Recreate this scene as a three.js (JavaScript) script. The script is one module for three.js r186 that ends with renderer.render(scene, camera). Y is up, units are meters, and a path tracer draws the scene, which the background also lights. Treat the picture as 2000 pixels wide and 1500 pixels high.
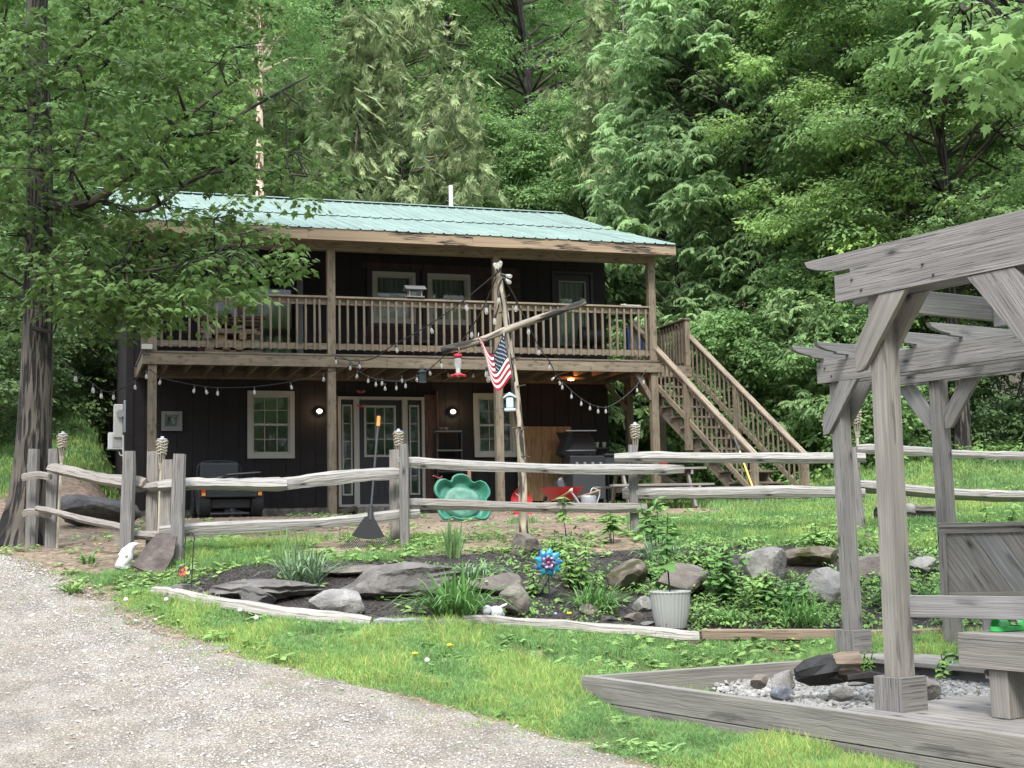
import * as THREE from 'three';
import { mergeGeometries } from 'three/addons/utils/BufferGeometryUtils.js';
import { RoundedBoxGeometry } from 'three/addons/geometries/RoundedBoxGeometry.js';

// ---------------------------------------------------------------- camera, sky, sun, exposure
const scene = new THREE.Scene();
const camera = new THREE.PerspectiveCamera(31.05, 4 / 3, 0.1, 400);
camera.rotation.order = 'YXZ';
camera.position.set(0, 1.55, 0);
camera.rotation.set(0.1037, 0, -0.02);

const SKY = { w: 256, h: 128 };
{
  const a = new Float32Array(SKY.w * SKY.h * 4);
  for (let j = 0; j < SKY.h; j++) for (let i = 0; i < SKY.w; i++) {
    const el = ((j + 0.5) / SKY.h - 0.5) * Math.PI, s = Math.max(0, Math.sin(el));
    const L = 0.38 + 1.0 * s, k = (j * SKY.w + i) * 4;              // overcast: brighter overhead
    a[k] = L * 0.92; a[k + 1] = L; a[k + 2] = L * 1.16; a[k + 3] = 1;
  }
  const t = new THREE.DataTexture(a, SKY.w, SKY.h, THREE.RGBAFormat, THREE.FloatType);
  t.mapping = THREE.EquirectangularReflectionMapping; t.magFilter = t.minFilter = THREE.LinearFilter; t.needsUpdate = true;
  scene.background = t; scene.environment = t;
}
const sun = new THREE.DirectionalLight(0xfbf8f4, 2.3);
sun.position.set(-4, 40, 15); sun.target.position.set(0, 0, -16);
sun.castShadow = true; sun.shadow.radius = 30; sun.shadow.mapSize.set(2048, 2048);
Object.assign(sun.shadow.camera, { left: -40, right: 40, top: 45, bottom: -45, near: 1, far: 130 });
scene.add(sun, sun.target);
const renderer = new THREE.WebGLRenderer({ antialias: true });
renderer.toneMapping = THREE.LinearToneMapping;
renderer.toneMappingExposure = 2.5;
renderer.shadowMap.enabled = true;

// ---------------------------------------------------------------- helpers
const V = (x, y, z) => new THREE.Vector3(x, y, z);
const v3 = (a) => Array.isArray(a) ? V(a[0], a[1], a[2]) : a.clone();
function rng(seed) { let s = seed >>> 0; return () => { s = (s + 0x6D2B79F5) | 0; let t = Math.imul(s ^ (s >>> 15), 1 | s); t = (t + Math.imul(t ^ (t >>> 7), 61 | t)) ^ t; return ((t ^ (t >>> 14)) >>> 0) / 4294967296; }; }
const R = rng(7);
const rr = (a, b, r = R) => a + (b - a) * r();
const clamp = (x, a = 0, b = 1) => Math.min(b, Math.max(a, x));
const lerp = (a, b, t) => a + (b - a) * t;
const sm = (a, b, x) => { const t = clamp((x - a) / (b - a)); return t * t * (3 - 2 * t); };
const hash = (i, j, k = 0) => { let h = (i * 374761393 + j * 668265263 + k * 1274126177) | 0; h = Math.imul(h ^ (h >>> 13), 1274126177); return ((h ^ (h >>> 16)) >>> 0) / 4294967296; };
function noise2(x, y, s = 0, px = 0, py = 0) {   // value noise, tiling with period px, py when given
  const xi = Math.floor(x), yi = Math.floor(y), fx = x - xi, fy = y - yi, u = fx * fx * (3 - 2 * fx), w = fy * fy * (3 - 2 * fy);
  const m = (a, p) => p ? ((a % p) + p) % p : a, h = (a, b) => hash(m(a, px), m(b, py), s);
  return lerp(lerp(h(xi, yi), h(xi + 1, yi), u), lerp(h(xi, yi + 1), h(xi + 1, yi + 1), u), w);
}
function noise3(x, y, z, s = 0) { const zi = Math.floor(z), f = z - zi, u = f * f * (3 - 2 * f); return lerp(noise2(x, y, s + zi * 57), noise2(x, y, s + zi * 57 + 57), u); }
const fbm = (x, y, s = 0, o = 4, p = 0, q = 0) => { let a = 0, n = 0, w = 0.5; for (let i = 0; i < o; i++) { a += w * noise2(x, y, s + i, p, q); n += w; w /= 2; x *= 2; y *= 2; p *= 2; q *= 2; } return a / n; };
function texture(w, h, fn, { srgb = true, rx = 1, ry = 1 } = {}) {   // fn(u, v) -> [r, g, b] 0..1 or a number
  const d = new Uint8Array(w * h * 4);
  for (let j = 0; j < h; j++) for (let i = 0; i < w; i++) {
    const c = fn(i / w, j / h), k = (j * w + i) * 4, v = typeof c === 'number' ? [c, c, c] : c;
    for (let q = 0; q < 3; q++) d[k + q] = clamp(v[q]) * 255; d[k + 3] = 255;
  }
  const t = new THREE.DataTexture(d, w, h); t.wrapS = t.wrapT = THREE.RepeatWrapping; t.magFilter = THREE.LinearFilter; t.minFilter = THREE.LinearMipmapLinearFilter; t.generateMipmaps = true;
  if (srgb) t.colorSpace = THREE.SRGBColorSpace; t.repeat.set(1 / rx, 1 / ry); t.needsUpdate = true; return t;
}
const lin = (r, g, b) => new THREE.Color().setRGB(r, g, b);
const std = (c, o = {}) => new THREE.MeshStandardMaterial({ color: Array.isArray(c) ? lin(...c) : c, roughness: 0.85, ...o });

const taken = {};
const numbered = (n) => { const k = taken[n] = (taken[n] ?? -1) + 1; return k ? `${n}_${String(k).padStart(3, '0')}` : n; };
function tag(o, label, category, group, kind) { if (label) o.userData.label = label; if (category) o.userData.category = category; if (group) o.userData.group = group; if (kind) o.userData.kind = kind; return o; }
function mesh(name, geos, mat, parent = scene) {
  const g = Array.isArray(geos) ? (geos.length === 1 ? geos[0] : merge(geos)) : geos;
  const m = new THREE.Mesh(g, mat); m.castShadow = m.receiveShadow = true; m.name = parent === scene ? numbered(name) : name; parent.add(m); return m;
}
const merge = (gs) => mergeGeometries(gs.map((g) => { g = g.index ? g.toNonIndexed() : g; for (const k of Object.keys(g.attributes)) if (!['position', 'normal', 'uv', 'color'].includes(k)) g.deleteAttribute(k); return g; }));
function thing(name, label, category, pos = [0, 0, 0], turn = 0, group) { const o = new THREE.Group(); o.name = numbered(name); scene.add(o); o.position.set(...pos); o.rotation.y = turn; return tag(o, label, category, group); }
function part(name, parent, pos = [0, 0, 0]) { const o = new THREE.Group(); o.name = name; o.position.set(...pos); parent.add(o); return o; }

function metreUV(g, L = 0, jit = true) {   // uv in metres, grain along axis L
  const p = g.attributes.position, n = g.attributes.normal, uv = new Float32Array(p.count * 2), o1 = jit ? R() * 7 : 0, o2 = jit ? R() * 7 : 0;
  for (let i = 0; i < p.count; i++) {
    const P = [p.getX(i), p.getY(i), p.getZ(i)], N = [Math.abs(n.getX(i)), Math.abs(n.getY(i)), Math.abs(n.getZ(i))], k = N.indexOf(Math.max(...N));
    const a = k === L ? (L + 1) % 3 : L, b = [0, 1, 2].find((q) => q !== a && q !== k);
    uv[2 * i] = P[a] * (k === L ? 0.25 : 1) + o1; uv[2 * i + 1] = P[b] + o2;
  }
  g.setAttribute('uv', new THREE.BufferAttribute(uv, 2)); return g;
}
function box(w, h, d, x = 0, y = 0, z = 0, r = 0) {   // centred box, grain along its longest side
  const g = r ? new RoundedBoxGeometry(w, h, d, 1, r) : new THREE.BoxGeometry(w, h, d), s = [w, h, d];
  metreUV(g, s.indexOf(Math.max(...s))); return g.translate(x, y, z);
}
const span = (x0, x1, y0, y1, z0, z1, r) => box(x1 - x0, y1 - y0, z1 - z0, (x0 + x1) / 2, (y0 + y1) / 2, (z0 + z1) / 2, r);
function beam(a, b, w, h, r = 0, up = [0, 1, 0]) {    // bar from a to b, w across, h high
  a = v3(a); b = v3(b); const X = b.clone().sub(a), L = X.length(); X.normalize();
  let Y = v3(up); if (Math.abs(Y.dot(X)) > 0.98) Y = V(0, 0, 1); const Z = X.clone().cross(Y).normalize(); Y = Z.clone().cross(X).normalize();
  return box(L, h, w, 0, 0, 0, r).applyMatrix4(new THREE.Matrix4().makeBasis(X, Y, Z).setPosition(a.add(b).multiplyScalar(0.5)));
}
function rod(pts, rad, sides = 8, o = {}) {           // tube through points with a radius for each, closed ends
  const P = pts.map(v3), n = P.length, pos = [], uv = [], idx = [], rf = (i) => Array.isArray(rad) ? rad[i] : rad; let len = 0;
  const seed = o.seed ?? Math.floor(R() * 1e6), wob = o.wob ?? 0; let N = null;
  for (let i = 0; i < n; i++) {
    const T = P[Math.min(i + 1, n - 1)].clone().sub(P[Math.max(i - 1, 0)]).normalize();
    if (!N) N = Math.abs(T.y) < 0.9 ? V(0, 1, 0) : V(1, 0, 0);
    N = N.clone().sub(T.clone().multiplyScalar(N.dot(T))).normalize(); const B = T.clone().cross(N);
    if (i) len += P[i].distanceTo(P[i - 1]);
    for (let k = 0; k <= sides; k++) {
      const t = (k / sides) * Math.PI * 2, kk = k % sides, f = 1 + wob * (2 * hash(kk, i >> (o.coarse ?? 0), seed) - 1) + (o.side ? o.side(t, kk, len, i) : 0), q = rf(i) * f;
      const p = P[i].clone().addScaledVector(N, Math.cos(t) * q * (o.sy ?? 1)).addScaledVector(B, Math.sin(t) * q * (o.sx ?? 1));
      pos.push(p.x, p.y, p.z); uv.push(len, (k / sides) * Math.PI * 2 * rf(0));
    }
  }
  const S = sides + 1; for (let i = 0; i < n - 1; i++) for (let k = 0; k < sides; k++) { const a = i * S + k, b = a + 1, c = a + S, d = c + 1; idx.push(a, b, c, b, d, c); }
  for (const e of [0, n - 1]) { const c = pos.length / 3; pos.push(P[e].x, P[e].y, P[e].z); uv.push(0, 0); const b0 = c + 1; for (let k = 0; k <= sides; k++) { const q = (e * S + k) * 3; pos.push(pos[q], pos[q + 1], pos[q + 2]); uv.push(pos[q] * 0.3, pos[q + 1]); } for (let k = 0; k < sides; k++) e ? idx.push(c, b0 + k, b0 + k + 1) : idx.push(c, b0 + k + 1, b0 + k); }
  const g = new THREE.BufferGeometry(); g.setAttribute('position', new THREE.Float32BufferAttribute(pos, 3)); g.setAttribute('uv', new THREE.Float32BufferAttribute(uv, 2)); g.setIndex(idx);
  if (o.flat) { const f = g.toNonIndexed(); f.computeVertexNormals(); return f; } g.computeVertexNormals(); return g;
}
function curve(pts, n) { return new THREE.CatmullRomCurve3(pts.map(v3), false, 'centripetal').getPoints(n); }
const lathe = (pts, seg = 20, x = 0, y = 0, z = 0) => new THREE.LatheGeometry(pts.map(([a, b]) => new THREE.Vector2(a, b)), seg).translate(x, y, z);
const cyl = (r0, r1, h, x = 0, y = 0, z = 0, s = 16) => new THREE.CylinderGeometry(r1, r0, h, s).translate(x, y + h / 2, z);
function instances(name, geo, mat, list, parent = scene) {   // list: {m: Matrix4, c: Color}
  const im = new THREE.InstancedMesh(geo, mat, list.length); list.forEach((e, i) => { im.setMatrixAt(i, e.m); if (e.c) im.setColorAt(i, e.c); });
  im.castShadow = im.receiveShadow = true; im.name = parent === scene ? numbered(name) : name; parent.add(im); return im;
}
const _q = new THREE.Quaternion(), _e = new THREE.Euler();
const mat4 = (x, y, z, rx, ry, rz, sx, sy = sx, sz = sx) => new THREE.Matrix4().compose(V(x, y, z), _q.setFromEuler(_e.set(rx, ry, rz, 'YXZ')), V(sx, sy, sz));
function fromTris(pos, uv, col) { const g = new THREE.BufferGeometry(); g.setAttribute('position', new THREE.Float32BufferAttribute(pos, 3)); g.setAttribute('uv', new THREE.Float32BufferAttribute(uv ?? new Array(pos.length / 3 * 2).fill(0), 2)); if (col) g.setAttribute('color', new THREE.Float32BufferAttribute(col, 3)); g.computeVertexNormals(); return g; }
function bent(fn, nu, nv, uvs = [1, 1]) {              // sheet through fn(s, t) -> [x, y, z]
  const pos = [], uv = [], idx = []; for (let j = 0; j <= nv; j++) for (let i = 0; i <= nu; i++) { pos.push(...fn(i / nu, j / nv)); uv.push(i / nu * uvs[0], j / nv * uvs[1]); }
  for (let j = 0; j < nv; j++) for (let i = 0; i < nu; i++) { const a = j * (nu + 1) + i, b = a + 1, c = a + nu + 1, d = c + 1; idx.push(a, b, d, a, d, c); }
  const g = new THREE.BufferGeometry(); g.setAttribute('position', new THREE.Float32BufferAttribute(pos, 3)); g.setAttribute('uv', new THREE.Float32BufferAttribute(uv, 2)); g.setIndex(idx); g.computeVertexNormals(); return g;
}

// ---------------------------------------------------------------- textures and materials
const T = {};
const knots = [[0.2, 0.3], [0.68, 0.72]];
const grain = (u, v, f, sd) => { let b = 0; for (const [a, c] of knots) { const dx = (u - a) * 6, dy = (v - c) * 3, r = Math.exp(-(dx * dx + dy * dy) * 9); v += Math.sign(v - c || 1) * r * 0.06; b += Math.exp(-(dx * dx * 0.5 + dy * dy) * 90); } return [fbm(u * 4, v * f, sd, 4, 4, f), b]; };
T.grey = texture(512, 256, (u, v) => { const [n, k] = grain(u, v, 64, 3), m = fbm(u * 3, v * 4, 9, 3, 3, 4), c = fbm(u * 6, v * 100, 21, 2, 6, 100) > 0.7 ? 0.72 : 1, L = (0.72 + 0.3 * n) * (0.84 + 0.24 * m) * c * (1 - 0.55 * clamp(k)); return [L, L * 0.975, L * 0.945]; }, { rx: 1.5, ry: 0.42 });
T.grey2 = texture(512, 256, (u, v) => { const n = fbm(u * 3, v * 52 + 2.2 * fbm(u * 5, v * 2, 121, 3, 5, 2), 123, 4, 3, 0), m = fbm(u * 4, v * 3, 125, 4, 4, 3), k = Math.exp(-(((u - 0.42) * 9) ** 2 + ((v - 0.55) * 4) ** 2) * 30), st = sm(0.62, 0.74, fbm(u * 5, v * 7, 127, 4, 5, 7)), L = (0.74 + 0.3 * n) * (0.8 + 0.3 * m) * (1 - 0.6 * k) * (1 - 0.22 * st); return [L, L * 0.985, L * 0.96]; }, { rx: 1.9, ry: 0.5 });
T.greyBump = texture(512, 256, (u, v) => { const [n] = grain(u, v, 64, 3); return n * (fbm(u * 6, v * 100, 21, 2, 6, 100) > 0.7 ? 0.2 : 1); }, { srgb: false, rx: 1.5, ry: 0.42 });
T.tan = texture(512, 256, (u, v) => { const [n, k] = grain(u, v, 30, 13), m = fbm(u * 5, v * 5, 19, 4, 5, 5), s = fbm(u * 14, v * 14, 29, 3, 14, 14) > 0.68 ? 0.8 : 1, L = (0.8 + 0.22 * n) * (0.84 + 0.26 * m) * s * (1 - 0.35 * clamp(k)); return [L, L, L * 0.98]; }, { rx: 1.6, ry: 0.5 });
T.weather = texture(1024, 128, (u, v) => { const a = fbm(u * 7, v * 3, 41, 4, 7, 3), p = sm(0.5, 0.62, a), cr = fbm(u * 30, v * 40, 43, 3, 30, 40), dk = p * sm(0.48, 0.56, cr), [n] = grain(u, v, 26, 44); const L = 0.78 + 0.3 * n; return [lerp(L, 0.13, dk), lerp(L * 0.95, 0.12, dk), lerp(L * 0.88, 0.13, dk)].map((c) => c * (1 - 0.12 * p)); }, { rx: 5.2, ry: 0.24 });
T.siding = texture(256, 512, (u, v) => { const n = fbm(u * 40, v * 3, 51, 4, 40, 3), m = fbm(u * 4, v * 4, 52, 3, 4, 4); return (0.62 + 0.5 * n) * (0.75 + 0.4 * m); }, { rx: 1.3, ry: 2.4 });
T.bark = texture(512, 256, (u, v) => { const r = fbm(u * 5, v * 26, 61, 4, 5, 26), c = sm(0.36, 0.58, r), m = fbm(u * 5, v * 5, 63, 3, 5, 5), L = (0.3 + 0.6 * c) * (0.75 + 0.5 * m); return [L, L * 0.97, L * 0.9]; }, { rx: 1.5, ry: 1.5 });
T.barkBump = texture(512, 256, (u, v) => sm(0.3, 0.62, fbm(u * 5, v * 26, 61, 4, 5, 26)), { srgb: false, rx: 1.5, ry: 1.5 });
T.rock = texture(512, 512, (u, v) => { const a = fbm(u * 5, v * 5, 71, 5, 5, 5), s = noise2(u * 120, v * 120, 73, 120, 120), L = 0.45 + 0.5 * a + (s > 0.86 ? 0.14 : s < 0.12 ? -0.14 : 0); return [L, L * 0.985, L * 0.96]; }, { rx: 0.9, ry: 0.9 });
T.rockBump = texture(512, 512, (u, v) => fbm(u * 14, v * 14, 75, 5, 14, 14), { srgb: false, rx: 0.9, ry: 0.9 });
T.gravel = texture(1024, 1024, (u, v) => { let b = 9, id = 0; const x = u * 90, y = v * 90, xi = Math.floor(x), yi = Math.floor(y); for (let j = -1; j < 2; j++) for (let i = -1; i < 2; i++) { const a = (xi + i + 90) % 90, c = (yi + j + 90) % 90, d = Math.hypot(xi + i + hash(a, c, 1) - x, yi + j + hash(a, c, 2) - y); if (d < b) { b = d; id = hash(a, c, 3); } } const m = fbm(u * 6, v * 6, 82, 4, 6, 6), L = (0.66 + 0.22 * id) * (1.04 - 0.26 * sm(0.3, 0.75, b)) * (0.82 + 0.34 * m), w = fbm(u * 4, v * 4, 85, 3, 4, 4); return [L, L * lerp(0.99, 0.93, w), L * lerp(0.97, 0.83, w)]; }, { rx: 1.7, ry: 1.7 });
T.gravel.repeat.set(1 / 1.25, 1 / 1.25);
T.gravelBump = texture(1024, 1024, (u, v) => { let b = 9; const x = u * 90, y = v * 90, xi = Math.floor(x), yi = Math.floor(y); for (let j = -1; j < 2; j++) for (let i = -1; i < 2; i++) { const a = (xi + i + 90) % 90, c = (yi + j + 90) % 90; b = Math.min(b, Math.hypot(xi + i + hash(a, c, 1) - x, yi + j + hash(a, c, 2) - y)); } return 1 - b * 0.9; }, { srgb: false, rx: 1.7, ry: 1.7 });
T.soil = texture(512, 512, (u, v) => { const a = fbm(u * 24, v * 24, 91, 5, 24, 24), m = fbm(u * 5, v * 5, 93, 3, 5, 5), L = (0.45 + 0.6 * a) * (0.8 + 0.4 * m); return [L, L * 0.97, L * 0.93]; }, { rx: 1.3, ry: 1.3 });
T.soilBump = texture(512, 512, (u, v) => fbm(u * 30, v * 30, 95, 5, 30, 30), { srgb: false, rx: 1.3, ry: 1.3 });
T.streak = texture(256, 256, (u, v) => 0.9 + 0.14 * (fbm(u * 30, v * 3, 101, 3, 30, 3) - 0.5) + 0.12 * (fbm(u * 4, v * 4, 103, 4, 4, 4) - 0.5), { rx: 1.8, ry: 2.4 });
T.ply = texture(512, 512, (u, v) => { const n = fbm(u * 2, v * 5, 111, 3, 2, 5), r = 0.5 + 0.5 * Math.sin((v * 9 + n * 5) * 6.283), g = fbm(u * 4, v * 90, 113, 3, 4, 90); const L = 0.72 + 0.16 * r * n + 0.28 * (g - 0.5); return [L, L * 0.93, L * 0.86]; }, { rx: 1.2, ry: 1.3 });
const mk = (c, map, bump, bs = 0.002, o = {}) => std(c, { map: T[map], bumpMap: bump ? T[bump] : null, bumpScale: bs, ...o });
const M = {
  grey: mk([0.285, 0.28, 0.278], 'grey', 'greyBump', 0.0025), greyWarm: mk([0.28, 0.266, 0.245], 'grey2', 'greyBump', 0.0025), greyB: mk([0.262, 0.262, 0.267], 'grey2', 'greyBump', 0.0025),
  rail: mk([0.46, 0.455, 0.445], 'grey', 'greyBump', 0.006), railDark: mk([0.36, 0.345, 0.325], 'grey', 'greyBump', 0.006), post: mk([0.27, 0.265, 0.265], 'grey', 'greyBump', 0.005), edge: mk([0.5, 0.485, 0.46], 'grey', 'greyBump', 0.006), brownTimber: mk([0.34, 0.265, 0.2], 'grey', 'greyBump', 0.004),
  tan: mk([0.24, 0.19, 0.135], 'tan', 'greyBump', 0.001), tanCap: mk([0.31, 0.245, 0.185], 'tan', 'greyBump', 0.001), fascia: mk([0.34, 0.28, 0.21], 'weather', 'greyBump', 0.002),
  tread: mk([0.19, 0.15, 0.115], 'tan', 'greyBump', 0.001), fresh: mk([0.48, 0.31, 0.17], 'tan', 'greyBump', 0.001), redWood: mk([0.14, 0.07, 0.053], 'tan', 'greyBump', 0.001), ply: mk([0.42, 0.29, 0.17], 'ply'),
  siding: mk([0.0125, 0.0075, 0.0095], 'siding', null, 0, { roughness: 0.8 }), sidingPink: mk([0.06, 0.036, 0.033], 'siding'), doorPaint: std([0.02, 0.017, 0.024], { roughness: 0.6 }),
  trim: std([0.36, 0.34, 0.3], { roughness: 0.6 }), trimGrey: std([0.17, 0.17, 0.165], { roughness: 0.6 }), black: std([0.018, 0.018, 0.02], { roughness: 0.55 }), charcoal: std([0.035, 0.037, 0.04], { roughness: 0.6 }),
  glass: new THREE.MeshPhysicalMaterial({ color: lin(0.9, 0.95, 0.93), roughness: 0.03, transmission: 1, thickness: 0, ior: 1.5 }),
  roof: mk([0.23, 0.315, 0.275], 'streak', null, 0, { roughness: 0.5 }), concrete: mk([0.27, 0.255, 0.235], 'soil', 'soilBump', 0.004), white: std([0.6, 0.6, 0.585], { roughness: 0.55 }), offwhite: std([0.46, 0.445, 0.415], { roughness: 0.7 }), metal: std([0.5, 0.5, 0.5], { roughness: 0.35, metalness: 0.8 }), galv: std([0.38, 0.4, 0.42], { roughness: 0.5, metalness: 0.5 }),
  red: std([0.45, 0.025, 0.03], { roughness: 0.4 }), bark: mk([0.11, 0.1, 0.096], 'bark', 'barkBump', 0.03), barkPale: mk([0.36, 0.33, 0.305], 'bark', 'barkBump', 0.012), twig: mk([0.1, 0.085, 0.07], 'bark', 'barkBump', 0.006), stick: mk([0.46, 0.415, 0.355], 'bark', 'barkBump', 0.004),
  bamboo: mk([0.52, 0.46, 0.36], 'tan'), cloth: std([0.2, 0.2, 0.19], { roughness: 0.95 }),
};

// ---------------------------------------------------------------- terrain
const TD = [-12, 0, 6, 8, 9, 10, 11, 12, 13, 14, 15, 16, 17, 18, 20, 23, 25, 28, 34, 40, 50, 60, 80, 130], TH = [-.4, -.2, -.08, -.02, .05, .2, .36, .52, .7, .92, 1.14, 1.32, 1.42, 1.49, 1.62, 1.78, 1.84, 1.87, 2.2, 4.2, 8.8, 13.4, 21.5, 38];
const KD = [0, 9, 10, 11, 12, 13, 14, 15, 16, 17, 18, 200], KH = [0, .03, .17, .36, .38, .37, .36, .3, .15, .03, 0, 0], LD = [0, 19, 22, 24, 28, 32, 36, 44, 60, 200], LH = [0, 0, .2, .5, 1.4, 2.5, 3, 2.2, 0, 0], RD = [0, 18, 20, 22, 26, 30, 34, 40, 50, 200], RH = [0, 0, .12, .3, .55, 1, 1.2, .8, 0, 0];
function her(X, Y, x) {
  const n = X.length; if (x <= X[0]) return Y[0]; if (x >= X[n - 1]) return Y[n - 1]; let i = 0; while (x > X[i + 1]) i++;
  const m = (k) => k === 0 ? (Y[1] - Y[0]) / (X[1] - X[0]) : k === n - 1 ? (Y[k] - Y[k - 1]) / (X[k] - X[k - 1]) : (Y[k + 1] - Y[k - 1]) / (X[k + 1] - X[k - 1]);
  const h = X[i + 1] - X[i], t = (x - X[i]) / h, t2 = t * t, t3 = t2 * t; return (2 * t3 - 3 * t2 + 1) * Y[i] + (t3 - 2 * t2 + t) * h * m(i) + (3 * t2 - 2 * t3) * Y[i + 1] + (t3 - t2) * h * m(i + 1);
}
function H(x, z) { const d = -z; return her(TD, TH, d) - sm(-1.5, 1.8, x) * her(KD, KH, d) + sm(-.1, 1, -7.39 - .3225 * (d - 26.5) - x) * her(LD, LH, d) + sm(4.5, 8, x) * her(RD, RH, d); }
// driveway edge: x of the gravel's right-hand border at distance d
const DRV = [[-5.906,1.294,-15.952], [-4.983,1.108,-14.954], [-3.754,0.793,-13.506], [-2.75,0.578,-12.337], [-1.689,0.403,-11.269], [-0.825,0.275,-10.681], [-0.049,0.136,-10.07], [0.619,0.047,-9.217]];
const EX = DRV.map((p) => p[0]), EZ = DRV.map((p) => -p[2]);
function drive(z) { const d = -z; if (d <= EZ[7]) return EX[7] + (EZ[7] - d) * 0.85; if (d >= EZ[0]) return EX[0] - (d - EZ[0]) * 1.2; return her([...EZ].reverse(), [...EX].reverse(), d); }
const bedFront = [[-3.528,0.903,-13.942], [-2.599,0.79,-13.421], [-1.964,0.724,-13.119], [-1.345,0.683,-12.925], [-0.523,0.634,-13.058], [0.246,0.577,-13.367], [1.75,0.44,-13.503], [3.086,0.421,-13.418], [4.114,0.42,-13.415], [5.156,0.426,-13.448]];
const bedBack = [[-3.594,1.02,-14.452], [-2.944,1.18,-15.203], [-2.287,1.198,-15.294], [-1.588,1.206,-15.332], [-0.617,1.245,-15.734], [0.316,1.255,-16.1], [2.17,1.284,-16.453], [3.78,1.231,-16.232], [4.985,1.192,-16.082], [6.197,1.169,-16.012]];
const bedX = (pts, x) => { for (let i = 0; i < pts.length - 1; i++) if (x <= pts[i + 1][0]) { const t = (x - pts[i][0]) / (pts[i + 1][0] - pts[i][0]); return lerp(pts[i][2], pts[i + 1][2], t); } return pts[pts.length - 1][2]; };
const inBed = (x, z) => x > bedFront[0][0] && x < 6 && z < bedX(bedFront, x) && z > bedX(bedBack, x);
const PIT = [[0.55, -11.4], [2.9, -7.7], [6, -7.7], [6, -13.3], [3.0, -12.5]];   // pergola platform outline
const inPoly = (P, x, z) => { let c = false; for (let i = 0, j = P.length - 1; i < P.length; j = i++) if ((P[i][1] > z) !== (P[j][1] > z) && x < (P[j][0] - P[i][0]) * (z - P[i][1]) / (P[j][1] - P[i][1]) + P[i][0]) c = !c; return c; };
// how bare the ground is: trodden dirt round the fence gap and before the house
function bare(x, z) {
  const d = -z, n = fbm(x * 0.9 + 5, z * 0.9, 201, 4);
  let b = 0;
  b = Math.max(b, sm(19.2, 21.5, d) * (1 - sm(25.5, 27, d)) * (1 - sm(2.6, 4.2, x)) * sm(-9.5, -8, x) * 1.25);       // strip before the house
  b = Math.max(b, sm(16.4, 17.8, d) * (1 - sm(21, 23, d)) * 0.85 * (1 - sm(0.6, 2.6, x)));
  b = Math.max(b, (1 - sm(-4.7, -3.6, x)) * sm(14.6, 15.4, d) * (1 - sm(21, 24, d)) * 0.95 * sm(-8.5, -7.5, x));   // the path through the gap
  b = Math.max(b, 1 - sm(0.02, 0.42, x - drive(z) + (n - 0.5) * 0.9));                                    // verge of the drive
  b = Math.max(b, sm(15.2, 16.2, d) * (1 - sm(17.4, 18.4, d)) * sm(-3.2, -2, x) * (1 - sm(1.2, 2.4, x)) * 0.68); b = Math.max(b, sm(17.5, 19, d) * (1 - sm(26, 28, d)) * sm(1.5, 3, x) * 0.36);
  return clamp(b + (n - 0.5) * 1.1 * (b > 0.02 ? 1 : 0.25));
}
{
  const xs = [], zs = []; for (let x = -60; x < -10; x += 2) xs.push(x); for (let x = -10; x < 10; x += 0.16) xs.push(x); for (let x = 10; x <= 60; x += 2) xs.push(x);
  for (let d = -12; d < 6; d += 1) zs.push(-d); for (let d = 6; d < 27; d += 0.16) zs.push(-d); for (let d = 27; d < 45; d += 0.6) zs.push(-d); for (let d = 45; d <= 130; d += 3) zs.push(-d);
  const pos = [], uv = [], col = [], idx = [], W = xs.length;
  for (const z of zs) for (const x of xs) {
    pos.push(x, H(x, z), z); uv.push(x, z); const b = bare(x, z), n = fbm(x * 1.7, z * 1.7, 211, 4), lit = sm(0.5, 0.7, fbm(x * 0.7, z * 0.7, 215, 4));
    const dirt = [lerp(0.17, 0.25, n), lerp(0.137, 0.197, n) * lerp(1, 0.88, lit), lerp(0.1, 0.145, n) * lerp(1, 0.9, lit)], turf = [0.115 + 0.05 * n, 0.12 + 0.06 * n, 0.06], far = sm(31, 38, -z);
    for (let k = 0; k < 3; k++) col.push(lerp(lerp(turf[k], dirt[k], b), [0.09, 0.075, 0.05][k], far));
  }
  for (let j = 0; j < zs.length - 1; j++) for (let i = 0; i < W - 1; i++) { const a = j * W + i; idx.push(a, a + 1, a + W, a + 1, a + W + 1, a + W); }
  const g = new THREE.BufferGeometry(); g.setAttribute('position', new THREE.Float32BufferAttribute(pos, 3)); g.setAttribute('uv', new THREE.Float32BufferAttribute(uv, 2)); g.setAttribute('color', new THREE.Float32BufferAttribute(col, 3)); g.setIndex(idx); g.computeVertexNormals();
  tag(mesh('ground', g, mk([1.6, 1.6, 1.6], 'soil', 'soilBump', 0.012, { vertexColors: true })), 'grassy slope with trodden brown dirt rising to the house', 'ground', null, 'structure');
}
function drape(name, rows, lift, matl, label, category) {   // rows of [x, z] points laid on the terrain
  const pos = [], uv = [], idx = [], W = rows[0].length; for (const r of rows) for (const [x, z] of r) { pos.push(x, H(x, z) + lift, z); uv.push(x, z); }
  for (let j = 0; j < rows.length - 1; j++) for (let i = 0; i < W - 1; i++) { const a = j * W + i; idx.push(a, a + 1, a + W, a + 1, a + W + 1, a + W); }
  const g = new THREE.BufferGeometry(); g.setAttribute('position', new THREE.Float32BufferAttribute(pos, 3)); g.setAttribute('uv', new THREE.Float32BufferAttribute(uv, 2)); g.setIndex(idx); g.computeVertexNormals();
  return tag(mesh(name, g, matl), label, category, null, 'structure');
}
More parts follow.
